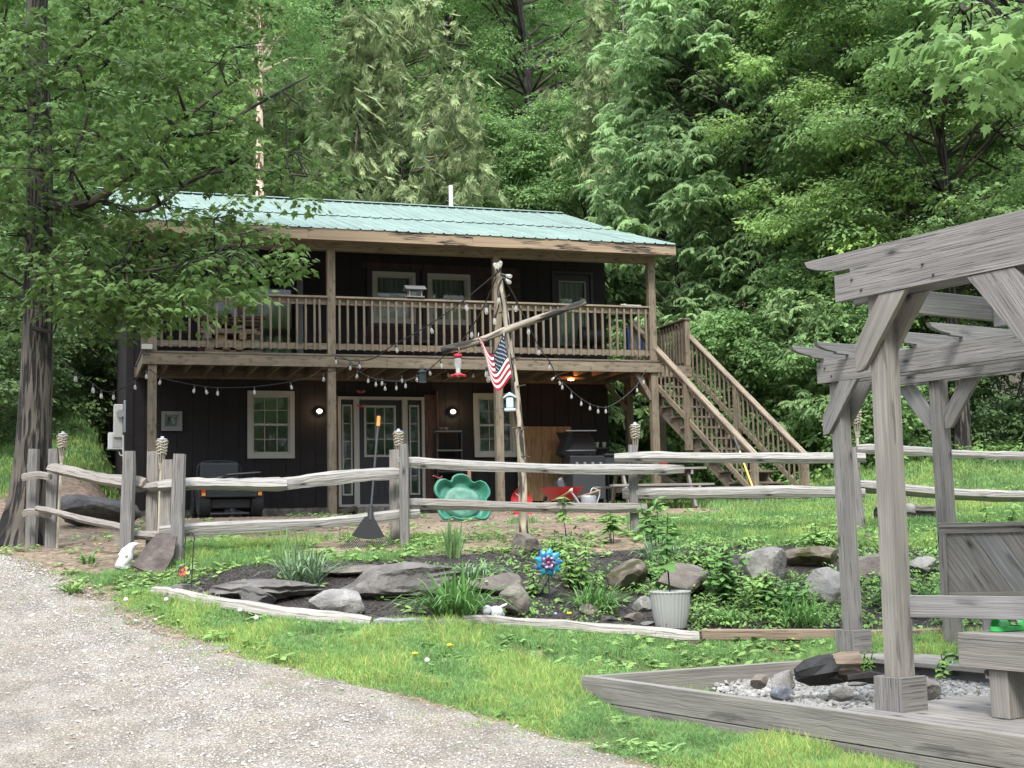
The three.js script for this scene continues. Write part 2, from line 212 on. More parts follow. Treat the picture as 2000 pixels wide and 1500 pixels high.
{
  const rows = []; for (let d = 1; d < 17; d += 0.12) { const r = [], e = drive(-d) + (fbm(d * 2.6, 3, 221, 5) - 0.5) * 0.8 - 0.06; for (let i = 0; i <= 80; i++) { const t = i / 80; r.push([e - 14 * (1 - t) ** 1.8 - 0.0001, -d]); } rows.push(r); }
  drape('gravel_driveway', rows, 0.009, mk([0.365, 0.348, 0.322], 'gravel', 'gravelBump', 0.007), 'pale grey gravel driveway sloping up in the foreground', 'driveway');
  const bed = []; for (let k = 0; k <= 22; k++) { const r = []; for (let i = 0; i <= 90; i++) { const x = lerp(bedFront[0][0], 6, i / 90), t = k / 22; r.push([x, lerp(bedX(bedFront, x) + 0.02, bedX(bedBack, x), t) + (k ? (fbm(x * 3, k, 231, 3) - 0.5) * 0.25 * (k > 20 ? 1 : 0) : 0)]); } bed.push(r); }
  drape('mulch_bed', bed, 0.014, mk([0.05, 0.042, 0.04], 'soil', 'soilBump', 0.03), 'dark mulch garden bed among the rocks', 'garden bed');
}

// ---------------------------------------------------------------- house: x along the front, y up, -z into the house
const HP = [-6.43, 0, -24.5], HT = 0.3119;
const house = thing('house', 'two-storey dark brown house with a pale green metal roof and a full-width balcony', 'house', HP, HT);
const hs = (u0, u1, y0, y1, w0, w1, r) => span(u0, u1, y0, y1, -w1, -w0, r);
const WALL = 2.2, BACK = 10.2, UL = -0.3, UR = 9.62;
const roofY = (w) => w < 3.03 ? 7.12 + (w + 0.4) * 0.2975 : w < 6.2 ? 8.14 + (w - 3.03) * 0.3407 : 9.22 - (w - 6.2) * 0.33;
const openLow = [[1.97, 2.88, 3.02, 4.34], [0.32, 0.7, 3.56, 3.92], [3.8, 5.5, 2.02, 4.25], [6.62, 7.52, 3.03, 4.34]];
const openUp = [[1.2, 3.06, 4.84, 6.98], [4.5, 5.39, 5.78, 6.83], [5.66, 6.57, 5.78, 6.83], [8.42, 9.32, 4.84, 6.98]];
function cutBoards(grp, name, mat, y0, yTop, opens, pitch, gap, seed, w0, w1) {
  const cuts = [UL]; for (let u = UL + pitch; u < UR; u += pitch) cuts.push(u); cuts.push(UR); const r = rng(seed);
  for (let i = 0; i < cuts.length - 1; i++) {
    const a = cuts[i], b = cuts[i + 1], us = [a, b, ...opens.flatMap((o) => [o[0], o[1]]).filter((e) => e > a + 0.015 && e < b - 0.015)].sort((p, q) => p - q), k = rr(0, 0.003, r);
    for (let j = 0; j < us.length - 1; j++) {
      const p = us[j] + (j ? 0 : gap), q = us[j + 1], hit = opens.filter((o) => o[0] < (p + q) / 2 && o[1] > (p + q) / 2).sort((m, n) => m[2] - n[2]); let y = y0;
      for (const o of [...hit, [0, 0, yTop, yTop]]) { if (o[2] - y > 0.02) mesh(name, hs(p, q, y, o[2], w0 - k, w1), mat, grp); y = o[3]; }
    }
  }
}
{
  mesh('foundation', [hs(UL + 0.02, UR - 0.02, 1.5, 2.06, WALL + 0.02, BACK)], M.concrete, house);
  const low = part('lower_front_wall', house), up = part('upper_front_wall', house), left = part('left_wall', house);
  cutBoards(low, 'siding_board', M.siding, 2.04, 4.57, openLow, 0.3, 0.009, 5, WALL, WALL + 0.03);
  cutBoards(up, 'siding_board', M.siding, 4.83, 7.78, openUp, 0.31, 0.009, 6, WALL, WALL + 0.03);
  // sheathing behind the boards, with the same openings
  const sheath = (opens, y0, y1, grp) => { const us = [UL + 0.01, UR - 0.01, ...opens.flatMap((o) => [o[0], o[1]])].sort((a, b) => a - b), g = []; for (let i = 0; i < us.length - 1; i++) { const o = opens.find((e) => e[0] < (us[i] + us[i + 1]) / 2 && e[1] > (us[i] + us[i + 1]) / 2); if (!o) g.push(hs(us[i], us[i + 1], y0, y1, WALL + 0.03, WALL + 0.14)); else { if (o[2] > y0) g.push(hs(us[i], us[i + 1], y0, o[2], WALL + 0.03, WALL + 0.14)); g.push(hs(us[i], us[i + 1], o[3], y1, WALL + 0.03, WALL + 0.14)); } } mesh('sheathing', g, M.ply, grp); };
  sheath(openLow, 2.02, 4.82, low); sheath(openUp, 4.82, 7.75, up);
  for (let i = 0, w = WALL + 0.14; w < BACK - 0.1; i++, w += 0.32) { const e = Math.min(w + 0.312, BACK); mesh('siding_board', hs(UL - 0.03 - 0.003 * hash(i, 3), UL, 2.0, roofY((w + e) / 2) - 0.12, w, e), M.siding, left); }
  mesh('corner_board', [hs(UL - 0.034, UL + 0.09, 2.0, 7.7, WALL - 0.022, WALL - 0.004), hs(UL - 0.05, UL - 0.034, 2.0, 7.7, WALL - 0.022, WALL + 0.12)], M.siding, house);
  mesh('left_wall_core', [hs(UL, UL + 0.1, 2.0, 7.55, WALL + 0.15, BACK)], M.ply, left);
  mesh('right_wall', [hs(UR - 0.1, UR, 2.0, 7.6, WALL + 0.031, BACK)], M.siding, house);
  mesh('back_wall', [hs(UL, UR, 2.0, 7.7, BACK - 0.12, BACK)], M.siding, house);
  mesh('floor_slab', [hs(UL + 0.1, UR - 0.1, 4.58, 4.8, WALL + 0.14, BACK - 0.12)], M.tread, house);
  mesh('room_partition', [hs(UL + 0.1, UR - 0.1, 2.07, 4.57, 5.2, 5.3), hs(UL + 0.1, UR - 0.1, 4.81, 7.6, 5.2, 5.3)], std([0.42, 0.4, 0.36]), house);
}
// roof
const roof = part('roof', house);
{
  const u0 = -0.85, u1 = 10.12, np = 12, pw = (u1 - u0) / np, ribs = 4;
  const sheet = (a, b, w0, w1, lift) => {
    const prof = [], step = (b - a) / ribs; for (let k = 0; k < ribs; k++) { const c = a + k * step; prof.push([c, 0.019], [c + 0.012, 0.019], [c + 0.028, 0], [c + step * 0.35, 0], [c + step * 0.36, 0.004], [c + step * 0.4, 0.004], [c + step * 0.41, 0], [c + step * 0.66, 0], [c + step * 0.67, 0.004], [c + step * 0.71, 0.004], [c + step * 0.72, 0], [c + step - 0.028, 0], [c + step - 0.012, 0.019]); } prof.push([b, 0.019]);
    const pos = [], uv = [], tri = (p, q, r) => { for (const e of [p, q, r]) { pos.push(...e[0]); uv.push(...e[1]); } }, at = (c, w) => [[c[0], roofY(w) + lift + c[1], -w], [c[0], w]];
    for (let i = 0; i < prof.length - 1; i++) { const A = at(prof[i], w0), B = at(prof[i + 1], w0), C = at(prof[i], w1), D = at(prof[i + 1], w1); tri(A, B, D); tri(A, D, C); }
    return fromTris(pos, uv);
  };
  for (let i = 0; i < np; i++) { const a = u0 + i * pw, b = a + pw, j = hash(i, 9); mesh('roof_panel', sheet(a, b, -0.44, 3.1, 0.004 * (i % 2) + 0.002 * j), M.roof, roof); mesh('roof_panel', sheet(a, b, 3.0, 6.22, 0.026 + 0.004 * (i % 2)), M.roof, roof); }
  mesh('back_roof', [bent((s, t) => { const w = lerp(6.22, 12.6, t); return [lerp(u0, u1, s), roofY(w) + 0.02, -w]; }, 1, 4, [11, 6])], M.roof, roof);
  mesh('ridge_cap', [bent((s, t) => [lerp(u0 - 0.01, u1 + 0.01, s), 9.285 - Math.abs(t - 0.5) * 0.13, -(6.2 + (t - 0.5) * 0.36)], 1, 2)], M.roof, roof);
  // boards under the metal
  const deck = (w0, w1) => { const g = [], n = 2; const a = V(0, roofY(w0) - 0.035, -w0), b = V(0, roofY(w1) - 0.035, -w1); return bent((s, t) => { const w = lerp(w0, w1, t); return [lerp(u0 + 0.02, u1 - 0.02, s), roofY(w) - 0.03, -w]; }, 1, 4); };
  mesh('roof_deck', [deck(-0.38, 6.19)], M.tan, roof);
  let p = u0; for (const q of [-0.85 + 3.6, 5.9, u1]) { mesh('fascia_board', hs(p, q - 0.004, 6.9, 7.105, -0.42, -0.385), M.fascia, roof); p = q; }
  mesh('soffit', hs(u0 + 0.03, u1 - 0.03, 6.93, 6.945, -0.384, 0.02), M.tan, roof);
  for (const u of [u0, u1 - 0.035]) { mesh('rake_board', [beam([u + 0.017, roofY(-0.4) - 0.115, 0.38], [u + 0.017, roofY(3.03) - 0.115, -3.03], 0.035, 0.18), beam([u + 0.017, roofY(3.03) - 0.115, -3.035], [u + 0.017, roofY(6.2) - 0.115, -6.2], 0.035, 0.18), beam([u + 0.017, roofY(6.2) - 0.115, -6.205], [u + 0.017, roofY(12.6) - 0.115, -12.6], 0.035, 0.18)], M.fascia, roof); }
  mesh('porch_beam', hs(-0.12, 9.84, 6.8, 7.06, 0.0, 0.16), M.tan, house);
  for (const u of [UL, UR]) mesh('gable', [bent((s, t) => { const w = lerp(WALL, 12.4, s); return [u, lerp(7.2, roofY(w) - 0.06, t), -w]; }, 8, 1)], M.siding, house);
  const vp = mesh('vent_pipe', [cyl(0.055, 0.055, 1.22, 7.5, 8.75, -6.9)], M.white, roof); tag(vp, 'white plastic vent pipe');
}
// balcony: posts, rim, joists, floor boards, railing
const balcony = part('balcony', house), POSTS = [0.02, 3.25, 6.5, 9.76];
{
  for (const u of POSTS) { mesh('post', hs(u - 0.075, u + 0.075, 1.7, 4.585, 0.0, 0.15, 0.008), M.tan, balcony); mesh('post', hs(u - 0.075, u + 0.075, 4.825, 6.8, 0.0, 0.15, 0.008), M.tan, balcony); mesh('post_footing', hs(u - 0.16, u + 0.16, 1.6, 1.8 + 0.07, -0.1, 0.25, 0.02), M.concrete, balcony); }
  let p = -0.16; for (const q of [4.3, 9.9]) { mesh('rim_board', hs(p, q - 0.003, 4.585, 4.79, -0.045, -0.003), M.tan, balcony); p = q; }
  mesh('rim_board', hs(-0.16, -0.12, 4.585, 4.79, -0.002, WALL), M.tan, balcony); mesh('rim_board', hs(9.86, 9.9, 4.585, 4.79, -0.002, 0.7), M.tan, balcony);
  for (let u = 0.28; u < 9.8; u += 0.405) { mesh('joist', hs(u, u + 0.04, 4.6, 4.785, 0.0, WALL - 0.01), M.tread, balcony); }
  mesh('ledger', hs(UL + 0.1, UR, 4.585, 4.785, WALL - 0.05, WALL - 0.004), M.tread, balcony);
  for (let w = -0.06; w < WALL - 0.05; w += 0.142) mesh('deck_board', hs(-0.18, 9.92, 4.792, 4.825, w, Math.min(w + 0.136, WALL - 0.005)), M.tread, balcony);
  const bal = hs(-0.019, 0.019, 4.905, 5.86, 0.005, 0.043), bars = [];
  for (let i = 0; i < 3; i++) {
    const a = POSTS[i] + 0.075, b = POSTS[i + 1] - 0.075;
    mesh('rail_cap', hs(a - 0.0, b, 5.885, 5.922, -0.02, 0.12, 0.006), M.tanCap, balcony); mesh('upper_rail', hs(a, b, 5.765, 5.884, 0.045, 0.085), M.tan, balcony); mesh('lower_rail', hs(a, b, 4.925, 5.035, 0.045, 0.085), M.tan, balcony);
    const n = Math.round((b - a) / 0.158); for (let k = 0; k < n; k++) { const o = mesh('baluster', bal, M.tan, balcony); o.position.x = lerp(a, b, (k + 0.5) / n); if (i === 0 && k === n - 1) o.rotation.z = 0.012; }
  }
  // left return
  mesh('rail_cap', hs(-0.1, 0.04, 5.885, 5.922, 0.16, WALL - 0.03, 0.006), M.tanCap, balcony); mesh('upper_rail', hs(-0.05, -0.01, 5.765, 5.884, 0.16, WALL - 0.03), M.tan, balcony); mesh('lower_rail', hs(-0.05, -0.01, 4.925, 5.035, 0.16, WALL - 0.03), M.tan, balcony);
  const balL = hs(-0.091, -0.053, 4.905, 5.86, -0.019, 0.019); for (let w = 0.24; w < 2.1; w += 0.158) { const o = mesh('baluster', balL, M.tan, balcony); o.position.z = -w; }
  // landing at the right-hand end
  const L0 = 9.93, L1 = 10.9, W0 = 0.72, W1 = 2.15;
  for (let w = W0; w < W1 - 0.02; w += 0.142) mesh('deck_board', hs(L0, L1, 4.792, 4.825, w, w + 0.136), M.tread, balcony);
  mesh('rim_board', hs(L0, L1, 4.585, 4.79, W0 - 0.04, W0), M.tan, balcony); mesh('rim_board', hs(L1 - 0.04, L1, 4.585, 4.79, W0 + 0.002, W1), M.tan, balcony); mesh('rim_board', hs(L0, L1 - 0.042, 4.585, 4.79, W1 - 0.04, W1), M.tan, balcony);
  for (const [u, w] of [[L1 - 0.12, W1 - 0.12], [L0 + 0.1, W1 - 0.12]]) mesh('post', hs(u - 0.07, u + 0.07, 1.7, 4.584, w - 0.07, w + 0.07), M.tread, balcony);
  mesh('newel', hs(L1 - 0.11, L1, 4.83, 5.78, W0, W0 + 0.11), M.tan, balcony); mesh('newel', hs(L1 - 0.1, L1 - 0.01, 4.83, 5.72, W1 - 0.1, W1), M.tan, balcony);
  mesh('rail_cap', hs(L1 - 0.13, L1 + 0.02, 5.785, 5.82, W0 - 0.03, W1 + 0.02, 0.006), M.tan, balcony); mesh('upper_rail', hs(L1 - 0.07, L1 - 0.03, 5.67, 5.784, W0 + 0.115, W1 - 0.105), M.tan, balcony); mesh('lower_rail', hs(L1 - 0.07, L1 - 0.03, 4.93, 5.04, W0 + 0.115, W1 - 0.105), M.tan, balcony);
  const balR = hs(-0.019, 0.019, 4.91, 5.77, -0.019, 0.019); for (let w = W0 + 0.2; w < W1 - 0.12; w += 0.15) { const o = mesh('baluster', balR, M.tan, balcony); o.position.set(L1 - 0.095, 0, -w); }
  mesh('rail_cap', hs(L0 + 0.05, L1 - 0.14, 5.785, 5.82, W1 - 0.08, W1 + 0.04), M.tan, balcony); for (let u = L0 + 0.12; u < L1 - 0.15; u += 0.15) { const o = mesh('baluster', balR, M.tan, balcony); o.position.set(u, 0, -(W1 - 0.02)); }
  for (const [a, b] of [[[9.4, 4.57, -0.08], [9.7, 4.05, -0.08]], [[9.55, 4.57, -2.1], [9.98, 4.0, -2.0]]]) mesh('brace', beam(a, b, 0.09, 0.09), M.tread, balcony);
}
// windows and doors
function glazed(name, u0, u1, y0, y1, { frame = 0.085, cols = 2, rows = 2, mid = true, mat = M.trim, curtain, label, depth = 0.06, sash = 0.035, muntin = 0.014 } = {}) {
  const o = part(name, house, [(u0 + u1) / 2, (y0 + y1) / 2, -WALL]); if (label) o.userData.label = label; const w = (u1 - u0) / 2, h = (y1 - y0) / 2, f = frame;
  mesh('frame', [span(-w - f * 0.1, w + f * 0.1, h - f, h + 0.01, -0.08, depth), span(-w - f * 0.1, w + f * 0.1, -h - 0.01, -h + f, -0.08, depth), span(-w - f * 0.1, -w + f, -h + f, h - f, -0.08, depth - 0.003), span(w - f, w + f * 0.1, -h + f, h - f, -0.08, depth - 0.003)], mat, o);
  const iw = w - f, ih = h - f;
  if (sash) mesh('sash', [span(-iw, iw, ih - sash, ih, -0.06, 0.02), span(-iw, iw, -ih, -ih + sash, -0.06, 0.02), span(-iw, -iw + sash, -ih + sash, ih - sash, -0.06, 0.02), span(iw - sash, iw, -ih + sash, ih - sash, -0.06, 0.02), ...(mid ? [span(-iw + sash, iw - sash, -0.022, 0.022, -0.05, 0.026)] : [])], mat, o);
  for (let c = 1; c < cols; c++) mesh('muntin', span(lerp(-iw, iw, c / cols) - muntin / 2, lerp(-iw, iw, c / cols) + muntin / 2, -ih + sash, ih - sash, -0.036, 0.004), mat, o);
  for (let r = 1; r < rows; r++) if (!(mid && r * 2 === rows)) mesh('muntin', span(-iw + sash, iw - sash, lerp(-ih, ih, r / rows) - muntin / 2, lerp(-ih, ih, r / rows) + muntin / 2, -0.034, 0.002), mat, o);
  for (let c = 0; c < cols; c++) for (let r = 0; r < rows; r++) mesh('pane', span(lerp(-iw, iw, c / cols) + 0.002, lerp(-iw, iw, (c + 1) / cols) - 0.002, lerp(-ih, ih, r / rows) + 0.002, lerp(-ih, ih, (r + 1) / rows) - 0.002, -0.031, -0.03), M.glass, o);
  if (curtain) mesh('curtain', bent((s, t) => [lerp(-iw, iw, s) * 0.98, lerp(ih, lerp(ih, -ih, curtain), t), -0.16 + 0.018 * Math.sin(s * 44)], 48, 2), M.cloth, o);
  return o;
}
glazed('window', 1.97, 2.88, 3.02, 4.34, { cols: 3, rows: 4, label: 'lower window with twelve panes' });
glazed('window', 6.62, 7.52, 3.03, 4.34, { cols: 3, rows: 4 });
glazed('window', 0.32, 0.7, 3.56, 3.92, { cols: 1, rows: 1, mid: false, frame: 0.06, mat: M.trimGrey, curtain: 1, label: 'small square hinged window' });
glazed('window', 4.5, 5.39, 5.78, 6.83, { cols: 1, rows: 2, curtain: 1, frame: 0.07 });
glazed('window', 5.66, 6.57, 5.78, 6.83, { cols: 1, rows: 2, curtain: 0.9, frame: 0.07 });
glazed('sliding_door', 1.2, 3.06, 4.84, 6.98, { cols: 2, rows: 1, mid: false, frame: 0.07, muntin: 0.07, mat: M.trimGrey, label: 'glazed sliding door onto the balcony' });
{ // dark surrounds and the paler panel round the two upper windows
  const up = part('window_panel', house); const g = []; for (let u = 4.3; u < 7.6; u += 0.26) for (const [y0, y1] of [[4.86, 5.7], [6.91, 7.02]]) mesh('panel_board', hs(u, u + 0.252, y0, y1, WALL - 0.018, WALL - 0.003), M.sidingPink, up); for (let u = 6.66; u < 7.6; u += 0.26) mesh('panel_board', hs(u, u + 0.252, 5.702, 6.908, WALL - 0.018, WALL - 0.003), M.sidingPink, up);
  for (const [a, b] of [[4.5, 5.39], [5.66, 6.57]]) mesh('surround', [hs(a - 0.11, b + 0.11, 6.845, 6.905, WALL - 0.035, WALL - 0.002), hs(a - 0.11, b + 0.11, 5.705, 5.765, WALL - 0.035, WALL - 0.002), hs(a - 0.11, a - 0.015, 5.765, 6.845, WALL - 0.033, WALL - 0.002), hs(b + 0.015, b + 0.11, 5.765, 6.845, WALL - 0.033, WALL - 0.002)], M.doorPaint, up);
}
{ // upper door with a tall light
  const o = part('balcony_door', house, [8.87, 0, -WALL]); mesh('jamb', [span(-0.47, -0.41, 4.83, 7.0, -0.05, 0.03), span(0.41, 0.47, 4.83, 7.0, -0.05, 0.03), span(-0.409, 0.409, 6.94, 7.0, -0.05, 0.028)], M.doorPaint, o);
  mesh('leaf', [span(-0.405, -0.31, 4.84, 6.93, -0.05, -0.005), span(0.31, 0.405, 4.84, 6.93, -0.05, -0.005), span(-0.309, 0.309, 6.8, 6.93, -0.05, -0.006), span(-0.309, 0.309, 4.84, 5.4, -0.05, -0.006)], M.doorPaint, o);
  mesh('light_frame', [span(-0.31, 0.31, 6.76, 6.799, -0.03, 0.004), span(-0.31, 0.31, 5.401, 5.44, -0.03, 0.004), span(-0.31, -0.272, 5.44, 6.76, -0.03, 0.003), span(0.272, 0.31, 5.44, 6.76, -0.03, 0.003)], M.trimGrey, o); mesh('pane', span(-0.272, 0.272, 5.44, 6.76, -0.02, -0.019), M.glass, o); mesh('door_knob', new THREE.SphereGeometry(0.03, 10, 8).translate(-0.36, 5.8, 0.02), M.metal, o);
  mesh('curtain', bent((s, t) => [lerp(-0.27, 0.27, s), lerp(6.76, 5.44, t), -0.06 + 0.01 * Math.sin(s * 30)], 24, 1), M.cloth, o);
}
{ // entrance: door, two side lights, white frame, brown cheeks
  const o = part('entrance', house, [0, 0, -WALL]), zf = 0.1, B = (u0, u1, y0, y1, z0, z1) => span(u0, u1, y0, y1, z0, z1);
  mesh('door_frame', [B(3.76, 5.54, 4.19, 4.25, -0.1, zf), B(3.76, 3.815, 2.08, 4.19, -0.1, zf), B(5.485, 5.54, 2.08, 4.19, -0.1, zf), B(4.08, 4.185, 2.08, 4.19, -0.1, zf - 0.003), B(5.08, 5.185, 2.08, 4.19, -0.1, zf - 0.003), B(3.76, 5.54, 2.03, 2.078, -0.1, zf + 0.03)], M.trim, o);
  for (const [a, b] of [[3.817, 4.078], [5.187, 5.483]]) { const c = (a + b) / 2, hw = 0.105; mesh('side_panel', [B(a, b, 2.08, 2.26, -0.06, 0.03), B(a, b, 4.09, 4.188, -0.06, 0.03), B(a, c - hw, 2.26, 4.09, -0.06, 0.03), B(c + hw, b, 2.26, 4.09, -0.06, 0.03)], M.doorPaint, o); mesh('side_light_frame', [B(c - hw, c + hw, 2.261, 2.295, -0.04, 0.05), B(c - hw, c + hw, 4.055, 4.089, -0.04, 0.05), B(c - hw, c - hw + 0.03, 2.295, 4.055, -0.04, 0.048), B(c + hw - 0.03, c + hw, 2.295, 4.055, -0.04, 0.048)], M.trim, o); for (let r = 0; r < 5; r++) { mesh('pane', B(c - hw + 0.03, c + hw - 0.03, lerp(2.295, 4.055, r / 5) + 0.006, lerp(2.295, 4.055, (r + 1) / 5) - 0.006, 0.0, 0.001), M.glass, o); if (r) mesh('muntin', B(c - hw + 0.03, c + hw - 0.03, lerp(2.295, 4.055, r / 5) - 0.008, lerp(2.295, 4.055, r / 5) + 0.008, -0.03, 0.03), M.trim, o); } }
  const door = mesh('door', [B(4.19, 4.31, 2.085, 4.185, -0.05, 0.0), B(4.95, 5.075, 2.085, 4.185, -0.05, 0.0), B(4.31, 4.95, 4.07, 4.185, -0.05, -0.001), B(4.31, 4.95, 2.085, 3.04, -0.05, -0.001)], M.doorPaint, o);
  mesh('door_light_frame', [B(4.3, 4.96, 4.035, 4.08, -0.03, 0.016), B(4.3, 4.96, 3.03, 3.075, -0.03, 0.016), B(4.3, 4.345, 3.075, 4.035, -0.03, 0.014), B(4.915, 4.96, 3.075, 4.035, -0.03, 0.014)], M.trim, o);
  for (let c = 0; c < 3; c++) for (let r = 0; r < 3; r++) mesh('pane', B(lerp(4.345, 4.915, c / 3) + 0.006, lerp(4.345, 4.915, (c + 1) / 3) - 0.006, lerp(3.075, 4.035, r / 3) + 0.006, lerp(3.075, 4.035, (r + 1) / 3) - 0.006, -0.02, -0.019), M.glass, o);
  for (let k = 1; k < 3; k++) { mesh('muntin', B(lerp(4.345, 4.915, k / 3) - 0.009, lerp(4.345, 4.915, k / 3) + 0.009, 3.075, 4.035, -0.03, 0.004), M.trim, o); mesh('muntin', B(4.345, 4.915, lerp(3.075, 4.035, k / 3) - 0.009, lerp(3.075, 4.035, k / 3) + 0.009, -0.029, 0.003), M.trim, o); }
  for (const c of [4.42, 4.72]) mesh('door_panel', [B(c, c + 0.2, 2.25, 2.27, 0.0, 0.012), B(c, c + 0.2, 2.84, 2.86, 0.0, 0.012), B(c, c + 0.02, 2.27, 2.84, 0.0, 0.011), B(c + 0.18, c + 0.2, 2.27, 2.84, 0.0, 0.011)], M.doorPaint, o);
  mesh('door_knob', new THREE.SphereGeometry(0.032, 12, 8).translate(5.02, 2.93, 0.04), M.metal, o);
  mesh('cheek_board', B(5.545, 5.8, 2.0, 4.3, -0.02, 0.07), M.redWood, o); mesh('cheek_board', B(5.8, 5.83, 2.0, 4.38, -0.02, 0.12), M.redWood, o); mesh('cheek_board', B(3.68, 3.755, 2.0, 4.28, -0.02, 0.07), M.redWood, o); mesh('doorstep', B(4.05, 5.3, 1.78, 2.02, 0.02, 0.55), M.concrete, o); mesh('ramp', [beam([3.7, 1.93, 0.2], [4.05, 2.0, 0.1], 0.3, 0.1)], M.tread, o);
}
// staircase: its own frame, running down from the landing
{
  const top = V(3.015, 4.82, -28.6), bot = V(4.855, 1.9, -25.6), run = V(bot.x - top.x, 0, bot.z - top.z), L = run.length(), n = 13; run.normalize();
  const st = thing('staircase', 'tan wooden staircase with balustrades descending from the balcony to the lawn', 'staircase', [top.x, 0, top.z], Math.atan2(run.x, run.z));   // local +z runs down, x across
  const hw = 0.56, gy = H(bot.x, bot.z), rise = (4.82 - gy) / n, going = L / (n - 0.5), slope = rise / going, yAt = (z) => 4.82 - z * slope;
  for (const s of [-1, 1]) {
    const x = s * (hw - 0.08);
    mesh('stringer', [beam([x, yAt(0) - 0.36, 0], [x, yAt(L) - 0.3, L + 0.02], 0.05, 0.2)], M.tread, st);
    for (let k = 0; k < n - 1; k++) mesh('stringer_block', span(x - 0.024, x + 0.024, 4.82 - (k + 1) * rise - 0.17, 4.82 - (k + 1) * rise - 0.04, k * going + 0.02, (k + 1) * going - 0.04), M.tread, st);
  }
  for (let k = 0; k < n; k++) mesh('tread', span(-hw, hw, 4.82 - (k + 1) * rise - 0.038, 4.82 - (k + 1) * rise, k * going - 0.01, (k + 1) * going + 0.02, 0.006), M.tread, st);
  for (const s of [-1, 1]) {
    const x = s * (hw + 0.06), h0 = 0.93, capY = (z) => yAt(z) + h0;
    for (const [z, d] of [[0.05, 0], [L * 0.5, 0], [L + 0.1, 0]]) { const yb = z > L ? gy - 0.1 : yAt(z) - 0.42; mesh('newel', span(x - 0.055, x + 0.055, yb, capY(z) - 0.04, z - 0.055, z + 0.055), M.tan, st); }
    mesh('handrail', beam([x, capY(-0.02), -0.02], [x, capY(L + 0.2), L + 0.2], 0.14, 0.036, 0.006), M.tanCap, st);
    mesh('upper_rail', beam([x, capY(0.12) - 0.09, 0.12], [x, capY(L + 0.04) - 0.09, L + 0.04], 0.036, 0.09), M.tan, st); mesh('lower_rail', beam([x, yAt(0.12) + 0.16, 0.12], [x, yAt(L + 0.04) + 0.16, L + 0.04], 0.036, 0.09), M.tan, st);
    const g = span(-0.013, 0.013, 0.1, 0.86, -0.013, 0.013); for (let z = 0.2; z < L; z += 0.138) { if (Math.abs(z - L * 0.5) < 0.09) continue; const o = mesh('baluster', g, M.tan, st); o.position.set(x - s * 0.038, yAt(z), z); }
  }
}

// ---------------------------------------------------------------- split-rail fences
function splitRail(a, b, r0, r1, seed, o = {}) {   // a riven rail: angular, bumpy, a little crooked
  a = v3(a); b = v3(b); const n = 16, q = rng(seed), pts = [], rad = [], sides = 7, ph = q() * 9, bow = o.bow ?? 0.015;
  const amp = Array.from({ length: sides }, () => rr(-0.28, 0.28, q));
  for (let i = 0; i <= n; i++) { const t = i / n, p = a.clone().lerp(b, t); p.y += bow * Math.sin(t * Math.PI) * (o.sag ? -1 : 1) + 0.006 * Math.sin(t * 7 + ph) + rr(-0.004, 0.004, q); p.z += 0.012 * Math.sin(t * 8 + ph * 2); pts.push(p); rad.push(0.84 * lerp(r0, r1, t) * (1 + 0.06 * Math.sin(t * 9 + ph) + rr(-0.05, 0.05, q)) * (t < 0.02 || t > 0.98 ? 0.82 : 1)); }
  return rod(pts, rad, sides, { flat: true, sy: o.sy ?? 1, sx: o.sx ?? 0.8, side: (t, k, len) => amp[k] + 0.1 * noise2(len * 5, k * 3.3, seed) - 0.05, seed });
}
function fencePost(p, h, lean = [0, 0], w = 0.1, seed = 1) {   // squared post with a slightly pointed worn top
  const y0 = p[1] - 0.15, q = rng(seed), n = 6, pts = [], rad = []; for (let i = 0; i <= n; i++) { const t = i / n; pts.push(V(p[0] + lean[0] * t + rr(-0.004, 0.004, q), y0 + (h + 0.15) * t, p[2] + lean[1] * t)); rad.push(w * 0.66 * (1 + rr(-0.04, 0.04, q)) * (i === n ? 0.9 : 1)); }
  return rod(pts, rad, 8, { flat: true, side: (t, k) => (k % 2 ? 0.04 : -0.12) + 0.1 * (hash(k, seed) - 0.5), seed });
}
const railFence = (label, posts, rails) => {
  const f = thing('split_rail_fence', label, 'fence', [0, 0, 0]);
  posts.forEach(([p, h, lean, w, m], i) => mesh('post', fencePost(p, h, lean, w, i * 7 + 3), m ?? M.post, f)); rails.forEach(([a, b, r0, r1, o, m], i) => mesh('rail', splitRail(a, b, r0, r1, i * 13 + 5, o), m ?? M.rail, f)); return f;
};
railFence('short split-rail fence between the big maple and the garden gap', [
  [[-6.038,1.435,-17.352], 1.22, [0.02, 0], 0.125], [[-5.721,1.419,-17.151], 1.22, [0.02, 0], 0.13], [[-4.394,1.264,-15.71], 1.24, [0.03, 0], 0.13, M.post], [[-4.163,1.31,-15.95], 1.2, [0.01, 0], 0.135, M.railDark]],
  [[[-5.676,2.385,-16.9], [-4.213,2.117,-15.85], 0.075, 0.095, { bow: -0.02, sy: 1, sx: 0.9 }, M.railDark], [[-6.065,2.3,-17.1], [-5.667,2.286,-16.95], 0.06, 0.05, {}, M.railDark], [[-6.057,1.84,-17.1], [-5.66,1.818,-16.95], 0.055, 0.05, {}, M.railDark], [[-5.836,1.902,-16.95], [-4.451,1.627,-15.9], 0.05, 0.06, { bow: 0.01 }, M.railDark]]);
